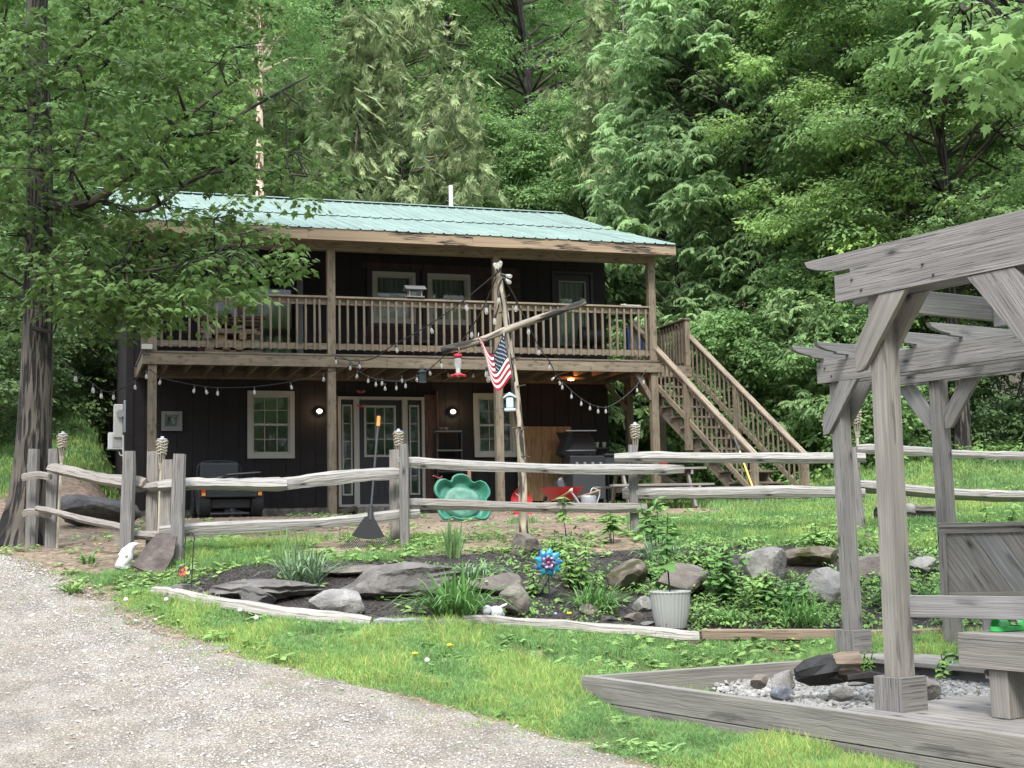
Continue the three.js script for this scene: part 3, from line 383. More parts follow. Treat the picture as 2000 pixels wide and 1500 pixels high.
railFence('long two-rail split fence between the lawn and the house', [
  [[-3.759,1.224,-15.428], 1.22, [0.035, 0], 0.13], [[-3.966,1.281,-15.75], 1.12, [0.03, 0], 0.12, M.railDark],
  [[-1.299,1.365,-16.393], 1.2, [0, 0], 0.1], [[-1.431,1.399,-16.75], 1.12, [0, 0], 0.14, M.railDark], [[1.495,1.437,-17.35], 1.12, [0, 0], 0.1], [[4.217,1.39,-17], 1.06, [-0.09, 0], 0.15, M.post]],
  [[[-4.019,2.089,-15.62], [-2.642,2.094,-16.1], 0.075, 0.085, { bow: 0.02 }], [[-2.761,2.108,-16.1], [-1.337,2.228,-16.55], 0.09, 0.085, { bow: 0.015 }], [[-4.011,1.578,-15.65], [-1.129,1.736,-16.55], 0.085, 0.07, { bow: -0.03 }], [[-4.469,2.067,-15.95], [-3.824,2.122,-15.7], 0.065, 0.075, {}, M.railDark], [[-4.499,1.54,-15.95], [-3.908,1.541,-15.7], 0.07, 0.075, {}, M.railDark],
    [[-1.379,2.363,-16.55], [2.122,2.24,-17.3], 0.075, 0.075, { bow: -0.025 }], [[-1.384,1.869,-16.55], [1.641,1.765,-17.3], 0.085, 0.075, { bow: -0.01 }, M.railDark], [[1.266,2.406,-17.35], [4.323,2.321,-17], 0.085, 0.085, { bow: 0.01 }], [[1.356,1.937,-17.35], [4.302,1.882,-17], 0.085, 0.085, { bow: 0.012 }],
    [[4.227,2.439,-17.05], [7.001,2.326,-17.9], 0.075, 0.06, { bow: -0.01 }], [[4.225,1.973,-17.05], [6.969,1.799,-17.9], 0.085, 0.07, { bow: -0.02 }]]);

// ---------------------------------------------------------------- fire-pit pergola
{
  const D1 = V(-0.533, 0, -0.846), D2 = V(0.846, 0, -0.533), PL = 0.35;           // along the beams (away), across (to the right)
  const P1 = V(2.44, PL, -8.98), P2 = V(3.085, PL, -12.86), P3 = V(4.07, PL, -13.08), at = (p, a, b, y) => p.clone().addScaledVector(D1, a).addScaledVector(D2, b).setY(y);
  const pg = thing('pergola', 'weathered grey timber pergola around the gravel fire pit', 'pergola', [0, 0, 0]);
  const turned = (g, p, ang) => g.rotateY(ang).translate(p.x, 0, p.z), A = Math.atan2(D1.x, D1.z);
  const postAt = (p, top, w, skew = [0, 0], m = M.greyWarm) => { const pts = [], rad = []; for (let i = 0; i <= 5; i++) { const t = i / 5; pts.push(V(p.x + skew[0] * t, lerp(PL, top, t), p.z + skew[1] * t)); rad.push(w * 0.7 * (1.04 - 0.06 * t)); } mesh('post', rod(pts, rad, 4, { flat: true, seed: 3 }).translate(-p.x, 0, -p.z).rotateY(A + Math.PI / 4 + Math.PI / 2).translate(p.x, 0, p.z), m, pg); };
  const TOP = 3.17;
  postAt(P1, TOP, 0.128, [0.0, 0]); postAt(P2, 2.86, 0.125, [-0.03, 0], M.grey); postAt(P3, 2.92, 0.125, [-0.02, 0], M.grey);
  for (const p of [P1, P2]) mesh('post_base', [turned(span(-0.115, 0.115, PL, PL + 0.21, 0.078, 0.115), p, A), turned(span(-0.115, 0.115, PL, PL + 0.212, -0.115, -0.078), p, A), turned(span(0.078, 0.113, PL, PL + 0.208, -0.077, 0.077), p, A), turned(span(-0.113, -0.078, PL, PL + 0.208, -0.077, 0.077), p, A)], M.grey, pg);
  const ogee = (L, h, tail) => { const s = new THREE.Shape(); s.moveTo(0, h); s.lineTo(L, h); s.lineTo(L, 0); s.lineTo(tail, 0); s.lineTo(tail, 0.03); s.quadraticCurveTo(tail * 0.85, 0.03, tail * 0.62, 0.035); s.lineTo(tail * 0.6, 0.05); s.quadraticCurveTo(tail * 0.25, 0.06, 0.02, h * 0.75); s.lineTo(0, h); return s; };
  const shaped = (L, h, th, tail, a, dir, m, name) => { let g = new THREE.ExtrudeGeometry(ogee(L, h, tail), { depth: th, bevelEnabled: true, bevelSize: 0.003, bevelThickness: 0.003, bevelSegments: 1 }).translate(0, 0, -th / 2); metreUV(g, 0); const X = dir.clone(), Z = X.clone().cross(V(0, 1, 0)); g.applyMatrix4(new THREE.Matrix4().makeBasis(X, V(0, 1, 0), Z).setPosition(a)); return mesh(name, g, m, pg); };
  const NB = D1.clone().negate();
  // near beams: two boards clasping the post, the shaped timber lying above and behind
  const F = at(P1, 0.36, -0.105, 3.02), bl = 3.4;
  mesh('beam', beam(at(P1, 0.3, -0.1, 3.1), at(P1, -bl, -0.1, 3.1), 0.042, 0.18, 0.004), M.grey, pg);
  mesh('beam', beam(at(P1, 0.33, 0.1, 3.1), at(P1, -bl, 0.1, 3.1), 0.042, 0.18, 0.004), M.greyB, pg);
  shaped(3.9, 0.14, 0.042, 0.42, at(P1, 0.62, -0.05, 3.2), NB, M.grey, 'rafter');
  for (const k of [0.35, -0.65, -1.65]) shaped(1.9, 0.16, 0.042, 0.36, at(P1, k, -0.02, 3.0), D2, M.greyB, 'rafter');
  mesh('beam', beam(at(P1, 0.3, 1.5, 3.05), at(P1, -bl, 1.5, 3.05), 0.042, 0.22, 0.004), M.greyB, pg);
  // knee braces: plumb cut at the post, level cut under the beam
  const brace = (p, s, side, ybeam, m, k = 1, dx = 0) => { const sh = new THREE.Shape(); [[-0.147, -0.478], [-0.15, -0.31], [0.08, 0], [0.3, 0], [-0.08, -0.468]].forEach(([x, y], i) => i ? sh.lineTo(x * k + dx, y * k) : sh.moveTo(x * k + dx, y * k)); const g = new THREE.ExtrudeGeometry(sh, { depth: 0.036, bevelEnabled: true, bevelSize: 0.003, bevelThickness: 0.003, bevelSegments: 1 }).translate(0, 0, -0.018), uv = g.attributes.uv, ps = g.attributes.position, o = R() * 5; for (let i = 0; i < ps.count; i++) uv.setXY(i, ps.getX(i) * 0.55 + ps.getY(i) * 0.83 + o, ps.getX(i) * 0.83 - ps.getY(i) * 0.55 + ps.getZ(i) + o); const X = NB.clone().multiplyScalar(s), Z = X.clone().cross(V(0, 1, 0)); g.applyMatrix4(new THREE.Matrix4().makeBasis(X, V(0, 1, 0), Z).setPosition(at(p, 0, side, ybeam))); mesh('brace', g, m, pg); };
  brace(P1, 1, -0.092, 3.005, M.greyWarm); brace(P1, 1, 0.092, 3.005, M.greyWarm);
  { const q = at(P1, -1.3, 0, PL); postAt(q, TOP, 0.128); brace(q, -1, -0.092, 3.005, M.grey, 1.55, 0.05); brace(q, -1, 0.092, 3.005, M.grey, 1.55, 0.05); }
  // far arbour: two beams along D1, shaped rafters across
  const y2 = 2.92;
  mesh('beam', beam(at(P2, 0.2, -0.1, y2 + 0.02), at(P2, -2.6, -0.1, y2 + 0.02), 0.042, 0.2, 0.004), M.grey, pg); mesh('beam', beam(at(P2, 0.2, 0.1, y2 + 0.02), at(P2, -2.6, 0.1, y2 + 0.02), 0.042, 0.2, 0.004), M.greyB, pg);
  mesh('beam', beam(at(P3, 0.5, -0.1, y2 + 0.02), at(P3, -2.4, -0.1, y2 + 0.02), 0.042, 0.17, 0.004), M.grey, pg); mesh('beam', beam(at(P3, 0.5, 0.1, y2 + 0.02), at(P3, -2.4, 0.1, y2 + 0.02), 0.042, 0.17, 0.004), M.greyB, pg);
  for (const k of [0.12, -0.2, -1.0, -1.5]) shaped(2.0, 0.125, 0.042, 0.4, at(P2, k, -0.52, y2 + 0.122), D2, M.greyB, 'rafter');
  brace(P2, 1, -0.102, y2 - 0.085, M.grey); brace(P2, 1, 0.102, y2 - 0.085, M.greyB); brace(P3, 1, -0.03, y2 - 0.07, M.grey, 0.95, 0.215); brace(P3, -1, -0.03, y2 - 0.07, M.greyB, 0.95, 0.215);
  for (const [p, k] of [[P1, 0.1], [P1, -0.5], [P2, 0.05], [P1, -1.5]]) for (const j of [-0.04, 0.04]) mesh('bolt', new THREE.CylinderGeometry(0.009, 0.009, 0.012, 8).rotateZ(Math.PI / 2).rotateY(-0.56).translate(...at(p, k + j, -0.125, (p === P1 ? 3.1 : y2 + 0.02) + j).toArray()), M.charcoal, pg);
  // low timber walls of the platform
  const C = V(0.55, 0, -11.4), E1 = at(C, -5.2, 0, 0), E2 = V(3.02, 0, -12.5), pit = thing('fire_pit_border', 'low stacked timber border forming a corner around the fire pit', 'timber border', [0, 0, 0]);
  for (const [y, th] of [[PL - 0.095, 0.19], [PL - 0.295, 0.2]]) { mesh('timber', beam(C.clone().setY(y), E1.clone().setY(y), 0.09, th, 0.006), M.greyWarm, pit); mesh('timber', beam(at(C, -0.05, 0.05, y - 0.002), E2.clone().setY(y - 0.002), 0.08, th, 0.006), M.greyWarm, pit); }
  // platform boards under the near post, running along D1
  const fl = thing('platform_floor', 'weathered plank floor under the near pergola post', 'plank floor', [0, 0, 0]);
  for (let k = 0; k < 8; k++) mesh('plank', beam(at(P1, 0.26 - 0.03 * (k % 3), -0.17 + k * 0.145, PL - 0.018), at(P1, -3.2, -0.17 + k * 0.145, PL - 0.018), 0.139, 0.034, 0.004), k % 2 ? M.greyWarm : M.grey, fl);
  mesh('joist', beam(at(P1, 0.1, -0.1, PL - 0.14), at(P1, 0.1, 0.9, PL - 0.14), 0.05, 0.2), M.greyB, fl);
  const fl2 = thing('plank_floor', 'narrow plank floor under the far pergola posts', 'plank floor', [0, 0, 0]);
  for (let k = 0; k < 4; k++) mesh('plank', beam(at(P2, 0.2, -0.2 + k * 0.16, PL - 0.02), at(P2, -1.9, -0.2 + k * 0.16, PL - 0.02), 0.15, 0.038, 0.004), M.greyWarm, fl2); mesh('bearer', beam(at(P2, 0.15, -0.1, PL - 0.13), at(P2, -1.8, -0.1, PL - 0.13), 0.08, 0.18), M.greyB, fl2);
  // bench beside the near post
  const bc = V(2.73, 0, -8.7), bench = thing('bench', 'thick weathered timber bench beside the near pergola post', 'bench', [0, 0, 0]), SY = 0.85;
  for (let k = 0; k < 4; k++) mesh('seat_board', beam(at(bc, 0, 0.075 + k * 0.148, SY - 0.02), at(bc, -2.4, 0.075 + k * 0.148, SY - 0.02), 0.142, 0.038, 0.004), M.greyWarm, bench);
  mesh('apron', beam(at(bc, -0.001, 0.02, SY - 0.125), at(bc, -2.4, 0.02, SY - 0.125), 0.04, 0.168, 0.004), M.greyWarm, bench); mesh('apron', beam(at(bc, -0.02, 0.042, SY - 0.125), at(bc, -0.02, 0.6, SY - 0.125), 0.04, 0.166, 0.004), M.greyWarm, bench);
  for (const [k, j] of [[-0.27, 0.1], [-2.0, 0.1], [-0.12, 0.52], [-2.0, 0.52]]) { const q = at(bc, k, j, 0); mesh('leg', turned(span(-0.07, 0.07, PL, SY - 0.041, -0.07, 0.07, 0.006), q, A), M.greyWarm, bench); }
  // back rest with diagonal boards
  const bk = thing('garden_bench', 'garden bench with a tall back of diagonal grey boards under the far arbour', 'bench', [3.42, 0, -11.05], -0.22), by0 = 0.98, by1 = 1.44, bw = 1.7;
  { const plank = (k) => { const w = 0.155, x0 = k * w * 1.28; const s = new THREE.Shape(), cl = (x) => clamp(x, 0, bw); const P = []; // 45-degree strip clipped to the panel
      const sl = 0.62, top = (x) => x, hgt = by1 - by0; const pts = [[x0, hgt], [x0 + w * 1.24, hgt], [x0 + w * 1.24 + hgt * sl, 0], [x0 + hgt * sl, 0]];
      const clip = (p, f, g) => { const o = []; p.forEach((a, i) => { const b = p[(i + 1) % p.length], ia = f(a), ib = f(b); if (ia >= 0) o.push(a); if (ia * ib < 0) { const t = ia / (ia - ib); o.push([lerp(a[0], b[0], t), lerp(a[1], b[1], t)]); } }); return o; };
      let q = clip(pts, (a) => a[0]); q = clip(q, (a) => bw - a[0]); if (q.length < 3) return; q.forEach((a, i) => i ? s.lineTo(...a) : s.moveTo(...a)); const g = new THREE.ExtrudeGeometry(s, { depth: 0.022, bevelEnabled: true, bevelSize: 0.002, bevelThickness: 0.002, bevelSegments: 1 }); const p = g.attributes.position, uv = g.attributes.uv, c = 0.53, d = 0.85, o = R() * 5; for (let i = 0; i < p.count; i++) uv.setXY(i, -p.getX(i) * c + p.getY(i) * d + o, p.getX(i) * d + p.getY(i) * c + o); mesh('board', g.translate(0, by0, 0), k % 3 === 1 ? M.greyB : M.grey, bk); };
    for (let k = -3; k < 9; k++) plank(k); }
  mesh('cap', span(-0.06, bw, by1 + 0.045, by1 + 0.08, -0.06, 0.06, 0.004), M.grey, bk); mesh('top_rail', span(-0.05, bw, by1 - 0.002, by1 + 0.044, -0.02, 0.045), M.grey, bk); mesh('stile', span(-0.05, -0.003, by0 - 0.03, by1 - 0.004, -0.03, 0.04), M.grey, bk); mesh('bottom_rail', span(-0.002, bw, by0 - 0.045, by0 - 0.002, -0.02, 0.04), M.greyWarm, bk); for (const x of [0.25, 1.5]) mesh('leg', span(x, x + 0.09, 0.3, by0 - 0.002, -0.1, -0.03), M.greyB, bk);
  const ra = P1.clone().add(V(0.075, 0, 0.0)), rb = ra.clone().add(V(1.9, 0, 1.45)); mesh('cross_rail', beam([ra.x, 1.0, ra.z], [rb.x, 1.0, rb.z], 0.045, 0.14, 0.004), M.greyB, pg);
  // a little hanging bulb and an eye hook on the near beam
  const hk = thing('hanging_bulb', 'small pale bulb hanging under the near pergola beam', 'bulb', at(P1, -1.02, -0.06, 0).toArray()); mesh('socket', cyl(0.018, 0.016, 0.05, 0, 2.885, 0, 10), M.black, hk); mesh('glass', lathe([[0.001, 2.78], [0.028, 2.8], [0.034, 2.83], [0.018, 2.885]], 12), M.offwhite, hk);
}

const SAP = [[2.848,2.116,-33.5], [3.708,2.202,-34], [4.665,1.969,-32], [5.294,2.048,-30.5], [6.197,2.437,-31], [6.839,2.649,-30], [7.396,2.662,-28.5], [2.81,2.71,-36], [8.885,2.953,-30.5], [10.462,3.055,-31.5], [11.071,2.907,-30], [-11.12,4.033,-30.5], [-10.812,4.742,-33], [-10.592,4.434,-34.5], [-10.935,3.45,-37], [-11.029,3.27,-28]];
const SAPL = ['light-green ash sapling seen through the gap under the balcony', 'ash sapling just right of the balcony corner post', 'ash sapling behind the top of the stair rail', 'young maple behind the middle of the stairs', 'bushy young maple above the stair handrail', 'ash sapling left of the far pergola post', 'low maple sapling behind the far pergola post', 'pale ash sapling behind the house corner', 'dark sapling in the shade behind the pergola post', 'dark sapling in the shade right of the pergola posts', 'dark sapling at the right edge under the maple', 'dark sapling at the left edge behind the big trunk', 'dark bush on the grass bank left of the house', 'young maple by the left house wall', 'dark sapling close behind the left house wall', 'dark sapling just outside the left edge'];
const FAR = [[[-24.314,12.43,-57.5], 19.9, 4.7, 0.92], [[-20.715,11.999,-56.3], 18.6, 5.1, 0.87], [[-17.557,12.169,-57.1], 19.1, 4.5, 0.87], [[-14.42,13.442,-60.1], 18.0, 5.1, 0.91], [[-11.12,13.442,-60.1], 20.2, 5.0, 1.09], [[-6.543,11.982,-56.8], 18.2, 5.1, 0.90], [[-2.517,11.798,-56.4], 19.4, 4.9, 0.86], [[1.36,12.169,-57.2], 18.0, 4.5, 1.02], [[5.32,13.483,-60.2], 17.0, 4.5, 0.94], [[8.352,13.444,-60.2], 19.0, 4.6, 1.20], [[12.296,12.227,-57.4], 18.8, 4.4, 0.89], [[15.659,13.402,-60.1], 17.2, 4.2, 1.04], [[20.767,13.781,-61], 19.1, 4.8, 1.12], [[21.973,11.91,-56.7], 19.7, 4.3, 0.99], [[26.252,13.02,-59.2], 18.8, 4.4, 1.20], [[-27.165,16.981,-68.7], 19.3, 5.4, 1.02], [[-21.544,15.668,-65.5], 18.2, 5.0, 0.93], [[-16.044,16.754,-67.9], 21.4, 4.9, 0.99], [[-12.829,16.163,-66.5], 18.1, 5.2, 0.86], [[-8.742,17.422,-69.5], 21.8, 5.5, 1.00], [[-2.774,15.569,-65.1], 19.2, 5.8, 0.94], [[3.487,16.926,-68.3], 21.4, 5.7, 1.16], [[8.168,17.188,-69.1], 19.2, 5.0, 1.14], [[11.83,16.102,-66.5], 19.0, 5.4, 1.02], [[15.738,16.186,-66.7], 18.0, 4.8, 0.86], [[20.571,16.228,-66.8], 21.2, 5.8, 0.94], [[26.129,15.681,-65.5], 21.9, 5.2, 0.93]];
const HPT = (u, y, w) => [-6.43 + u * 0.9517 - w * 0.3069, y, -24.5 - u * 0.3069 - w * 0.9517];
const POTS = [[1.548,3.192,-28.911], [1.657,3.192,-28.947], [1.756,3.192,-28.978], [1.909,3.191,-29.028]];
const SANDAL = [3.071,0.881,-8.75];

// ---------------------------------------------------------------- trees
const leafMat = (r, g, b, tr = 0.38) => new THREE.MeshPhysicalMaterial({ color: lin(r, g, b), vertexColors: true, roughness: 1, transmission: tr, thickness: 0, ior: 1.35, specularIntensity: 0.35 });
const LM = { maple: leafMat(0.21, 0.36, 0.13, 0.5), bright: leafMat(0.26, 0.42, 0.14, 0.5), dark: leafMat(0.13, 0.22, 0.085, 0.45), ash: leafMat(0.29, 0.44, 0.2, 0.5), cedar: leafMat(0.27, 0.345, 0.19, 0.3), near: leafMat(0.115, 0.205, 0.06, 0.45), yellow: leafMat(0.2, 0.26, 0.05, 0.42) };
const MAPLE = [[0, 0], [0.3, -0.1], [0.24, 0.08], [0.52, 0.26], [0.34, 0.32], [0.36, 0.56], [0.2, 0.48], [0.1, 0.7], [0, 1]];
function leafTris(out, col, shape, base, yaw, pitch, size, tint, fold = 0.25) {   // one leaf as a folded fan
  const q = new THREE.Matrix4().compose(base, new THREE.Quaternion().setFromEuler(new THREE.Euler(pitch, yaw, (hash(yaw * 1e4 | 0, 7) - 0.5) * 0.8, 'YXZ')), V(size, size, size));
  const put = (...ps) => { for (const [x, y] of ps) { const p = V(x, -Math.abs(x) * fold - y * y * 0.18, y).applyMatrix4(q); out.push(p.x, p.y, p.z); col.push(tint, tint, tint); } };
  if (shape === 'maple') { const c = [0, 0.36]; for (let i = 0; i < MAPLE.length - 1; i++) { const a = MAPLE[i], b = MAPLE[i + 1]; put(c, a, b); put(c, [-b[0], b[1]], [-a[0], a[1]]); } }
  else if (shape === 'oval') { put([0, 0], [0.26, 0.4], [0, 0.5]); put([0.26, 0.4], [0, 1], [0, 0.5]); put([0, 0], [0, 0.5], [-0.26, 0.4]); put([-0.26, 0.4], [0, 0.5], [0, 1]); }
  else { put([0, 0], [0.34, 0.42], [0, 1]); put([0, 0], [0, 1], [-0.34, 0.42]); }
}
function sprig(n, shape, spread, size, seed, { droop = 0.35, thick = 0.25 } = {}) {
  const q = rng(seed), out = [], col = []; for (let i = 0; i < n; i++) { const a = q() * 6.283, r = spread * Math.sqrt(q()), p = V(Math.sin(a) * r, (q() - 0.5) * spread * thick - r * r * droop * 0.5 / spread, Math.cos(a) * r); leafTris(out, col, shape, p, a + (q() - 0.5) * 1.6, droop + (q() - 0.4) * 0.7, size * rr(0.7, 1.15, q), rr(0.72, 1.25, q)); }
  return fromTris(out, null, col);
}
function ashSprig(seed) {   // drooping compound leaves
  const q = rng(seed), out = [], col = []; for (let k = 0; k < 8; k++) { const a = q() * 6.283, L = rr(0.19, 0.32, q), tint = rr(0.8, 1.2, q); for (let i = 0; i < 5; i++) for (const s of i === 4 ? [0] : [-1, 1]) { const t = (i + 1) / 5, p = V(Math.sin(a) * L * t, -0.5 * L * t * t, Math.cos(a) * L * t); leafTris(out, col, 'oval', p, a + s * 0.85, 0.5 + 0.5 * t + (q() - 0.5) * 0.3, 0.1 * rr(0.8, 1.2, q), tint * rr(0.9, 1.1, q), 0.3); } }
  return fromTris(out, null, col);
}
function cedarSpray(seed) {
  const q = rng(seed), out = [], col = []; for (let k = 0; k < 44; k++) { const a = rr(-1.3, 1.3, q), L = rr(0.15, 0.42, q), t0 = q() * 0.25, b = V((q() - 0.5) * 0.2, -t0, t0 * 0.6), e = V(Math.sin(a) * L * 0.6, -Math.cos(a) * L * 0.75 - t0, L * 0.45 * Math.cos(a) + t0), w = V(0.011, 0.008, rr(-0.012, 0.012, q)), m = b.clone().lerp(e, 0.55), c = rr(0.7, 1.3, q); for (const [p, r, s] of [[b, m.clone().add(w), m.clone().sub(w)], [m.clone().add(w), e, m.clone().sub(w)]]) { out.push(...p.toArray(), ...r.toArray(), ...s.toArray()); for (let i = 0; i < 3; i++) col.push(c, c, c * 0.9); } }
  return fromTris(out, null, col);
}
const SG = { maple: [1, 2, 3].map((s) => sprig(32, 'simple', 0.42, 0.11, s * 11)), far: [4, 5].map((s) => sprig(30, 'simple', 0.6, 0.165, s * 11)), ash: [6, 7, 8].map(ashSprig), cedar: [9, 10].map(cedarSpray), near: [1, 2, 3].map((s) => sprig(14, 'maple', 0.28, 0.115, s * 17, { droop: 0.45, thick: 0.35 })), bush: [12, 13].map((s) => sprig(14, 'oval', 0.28, 0.13, s * 19)) };
const padSprigs = (list, c, pr, n, q, { flat = 0.2, droop = 0.25, tilt = 0.35, sc = [0.75, 1.25], tone = 1, warm = 0 } = {}) => {
  for (let i = 0; i < n; i++) {
    const a = q() * 6.283, f = Math.sqrt(q()) * rr(0.75, 1.2, q), r = pr * f, y = (q() + q() + q() - 1.5) * pr * flat * 1.4 - f * f * pr * droop, t = tone * rr(0.78, 1.22, q), w = warm * q();
    list.push({ m: mat4(c.x + Math.sin(a) * r, c.y + y, c.z + Math.cos(a) * r, rr(-tilt, tilt, q), q() * 6.283, rr(-tilt, tilt, q), rr(sc[0], sc[1], q)), c: lin(t * (1 + 0.35 * w), t * (1 + 0.08 * w), t * (1 - 0.2 * w)) });
  }
};
function plantTree(name, label, base, o) {   // trunk, limbs, and a crown made of leafy pads at the limb ends
  const q = rng(o.seed), tr = thing(name, label, 'tree', base, 0, o.group), h = o.h, cb = o.cb ?? h * 0.25, pts = [], rad = [], n = 9, lean = o.lean ?? [rr(-0.5, 0.5, q), rr(-0.4, 0.4, q)], R0 = o.tr ?? h * 0.011;
  for (let i = 0; i <= n; i++) { const t = i / n; pts.push(V(lean[0] * t * t + (i ? rr(-0.09, 0.09, q) : 0), h * 0.97 * t - (i ? 0 : 0.3), lean[1] * t * t + (i ? rr(-0.09, 0.09, q) : 0))); rad.push(R0 * (1 - 0.85 * t) * (i ? 1 : 1.3)); }
  mesh('trunk', rod(pts, rad, 7, { seed: o.seed }), o.bark ?? M.bark, tr);
  const axis = (y) => { const t = clamp(y / (h * 0.97)) * n, i = Math.min(n - 1, Math.floor(t)); return pts[i].clone().lerp(pts[i + 1], t - i); };
  const lists = (o.sg ?? SG.maple).map(() => []), limbs = [];
  for (let k = 0; k < o.pads; k++) {
    const t = (k + q()) / o.pads, y = lerp(cb, h, t), Rm = o.r * (o.prof ? o.prof(t) : Math.pow(Math.sin(Math.PI * (0.14 + 0.8 * t)), 0.75)), a = q() * 6.283, d = Rm * Math.sqrt(rr(0.12, 1, q)), ax = axis(y), c = V(ax.x + Math.sin(a) * d, y, ax.z + Math.cos(a) * d);
    const from = axis(Math.max(cb * 0.6, y - d * rr(0.25, 0.6, q))), mid = from.clone().lerp(c, 0.55); mid.y += o.cedar ? -0.1 * d : 0.12 * d; if (d > 0.4 && (k % (o.limbEvery ?? 1)) === 0) limbs.push(rod([from, mid, c], [R0 * 0.3 * (1 - t * 0.6), R0 * 0.16, 0.01], 4, { seed: k }));
    padSprigs(lists[k % lists.length], c, o.pr * rr(0.7, 1.3, q) * (1 - 0.3 * t), o.per, q, { flat: o.flat ?? 0.4, droop: o.droop ?? 0.2, tone: (o.tone ?? 1) * rr(0.82, 1.18, q), warm: o.warm ?? 0.3, tilt: o.tilt ?? 0.5, sc: o.sc ?? [0.6, 1.15] });
  }
  if (limbs.length) mesh('branchwork', limbs, o.bark ?? M.twig, tr);
  lists.forEach((l, i) => l.length && (instances('foliage', (o.sg ?? SG.maple)[i], o.mat ?? LM.maple, l, tr).userData.kind = 'stuff')); return tr;
}
const cedarProf = (t) => 0.25 + 0.75 * Math.pow(1 - t, 0.8);
// trees just behind the house
const BG = 'trees of the hillside forest';
plantTree('cedar_tree', 'thin cedar with a bare pale trunk left of the white vent pipe', [-4.348,3.215,-37.5], { seed: 21, h: 13.2, cb: 6.2, r: 1.7, pads: 46, per: 16, pr: 0.62, sg: SG.cedar, mat: LM.cedar, prof: cedarProf, flat: 0.6, droop: 0.5, cedar: 1, bark: M.barkPale, tr: 0.12, lean: [0.35, 0] });
plantTree('cedar_tree', 'broad olive-green cedar with drooping sprays above the middle of the roof', [-3.245,3.792,-39], { seed: 22, h: 13, cb: 3.6, r: 2.9, pads: 95, per: 17, pr: 0.75, sg: SG.cedar, mat: LM.cedar, prof: (t) => 0.35 + 0.65 * Math.sin(Math.PI * clamp(0.25 + 0.75 * t)), flat: 0.6, droop: 0.5, cedar: 1, bark: M.barkPale, tr: 0.14, lean: [0.5, 0] });
plantTree('cedar_tree', 'slim grey-green cedar leaning out beside the vent pipe', [-1.5,5.059,-42], { seed: 23, h: 10.5, cb: 3, r: 2.1, pads: 55, per: 15, pr: 0.65, sg: SG.cedar, mat: LM.cedar, prof: cedarProf, flat: 0.6, droop: 0.5, cedar: 1, bark: M.barkPale, tr: 0.11 });
plantTree('cedar_tree', 'tall grey-green cedar between the dark maple and the bright ash', [3.606,4.203,-40], { seed: 24, h: 16, cb: 4, r: 2.1, pads: 75, per: 16, pr: 0.7, sg: SG.cedar, mat: LM.cedar, prof: (t) => 0.6 + 0.4 * (1 - t), flat: 0.7, droop: 0.5, cedar: 1, bark: M.barkPale, tr: 0.13 });
plantTree('birch_tree', 'birch with a peeling white trunk rising behind the left of the roof', [-6.691,2.867,-36.5], { seed: 25, h: 17, cb: 11, r: 2.4, pads: 26, per: 24, pr: 1.0, bark: (() => { const t = texture(128, 512, (u, v) => { const a = fbm(u * 4, v * 26, 301, 4, 4, 26); return a > 0.56 ? [0.42, 0.3, 0.25] : [0.95, 0.86, 0.78]; }, { rx: 1, ry: 3 }); return std([0.85, 0.82, 0.8], { map: t }); })(), tr: 0.19, lean: [0.05, 0] });
plantTree('maple_tree', 'tall maple with a dark forked trunk right of the vent pipe', [0.835,6.917,-46], { seed: 26, h: 19, cb: 5.5, r: 4.4, pads: 123, per: 26, pr: 1.01, warm: 0.35, tr: 0.3, lean: [-0.6, 0] });
plantTree('maple_tree', 'maple with spreading dark limbs at the top centre', [-2.11,8.8,-50], { seed: 27, h: 18, cb: 6, r: 4.2, pads: 108, per: 26, pr: 1.01, warm: 0.35, tr: 0.26 });
plantTree('maple_tree', 'low layered maple sapling between the cedars and the dark trunk', [-0.01,5.511,-43], { seed: 28, h: 9, cb: 1.5, r: 2.7, pads: 66, per: 24, pr: 0.78, warm: 0.4 });
plantTree('maple_tree', 'bushy maple rising behind the right end of the roof', [2.48,5.062,-42], { seed: 29, h: 10, cb: 1, r: 3, pads: 81, per: 26, pr: 0.86, warm: 0.3 });
plantTree('ash_tree', 'bright light-green ash arching over the right end of the roof', [4.148,2.307,-34.5], { seed: 31, h: 11.8, cb: 2.2, r: 2.6, pads: 130, per: 24, pr: 0.62, sg: SG.ash, mat: LM.ash, droop: 0.3, flat: 0.55, tr: 0.1, warm: 0.25 });
plantTree('ash_tree', 'tall light-green ash with a thin dark trunk above the stairs', [5.95,2.494,-33], { seed: 32, h: 15, cb: 3.4, r: 3.1, pads: 170, per: 24, pr: 0.68, sg: SG.ash, mat: LM.ash, droop: 0.3, flat: 0.55, tr: 0.12, lean: [-0.6, 0], warm: 0.25 });
plantTree('ash_tree', 'tall ash crown filling the top right centre', [8.074,4.08,-37], { seed: 33, h: 17, cb: 5, r: 3.6, pads: 150, per: 24, pr: 0.75, sg: SG.ash, mat: LM.ash, droop: 0.3, flat: 0.55, tr: 0.14, warm: 0.2 });
plantTree('maple_tree', 'yellow-green layered maple left above the pergola beam', [7.884,2.998,-31], { seed: 34, h: 12.5, cb: 3, r: 3.1, pads: 99, per: 27, pr: 0.82, mat: LM.bright, flat: 0.25, tr: 0.14, warm: 0.5 });
plantTree('maple_tree', 'broad dark maple behind the pergola with shaded lower boughs', [9.41,2.797,-29], { seed: 35, h: 13.5, cb: 4.2, r: 3.5, pads: 105, per: 26, pr: 0.86, mat: LM.maple, flat: 0.25, tr: 0.17, warm: 0.5 });
plantTree('maple_tree', 'dense maple at the right edge beyond the pergola', [11.959,2.907,-30], { seed: 36, h: 13.5, cb: 3.5, r: 3.4, pads: 90, per: 26, pr: 0.86, flat: 0.28, tr: 0.16 });
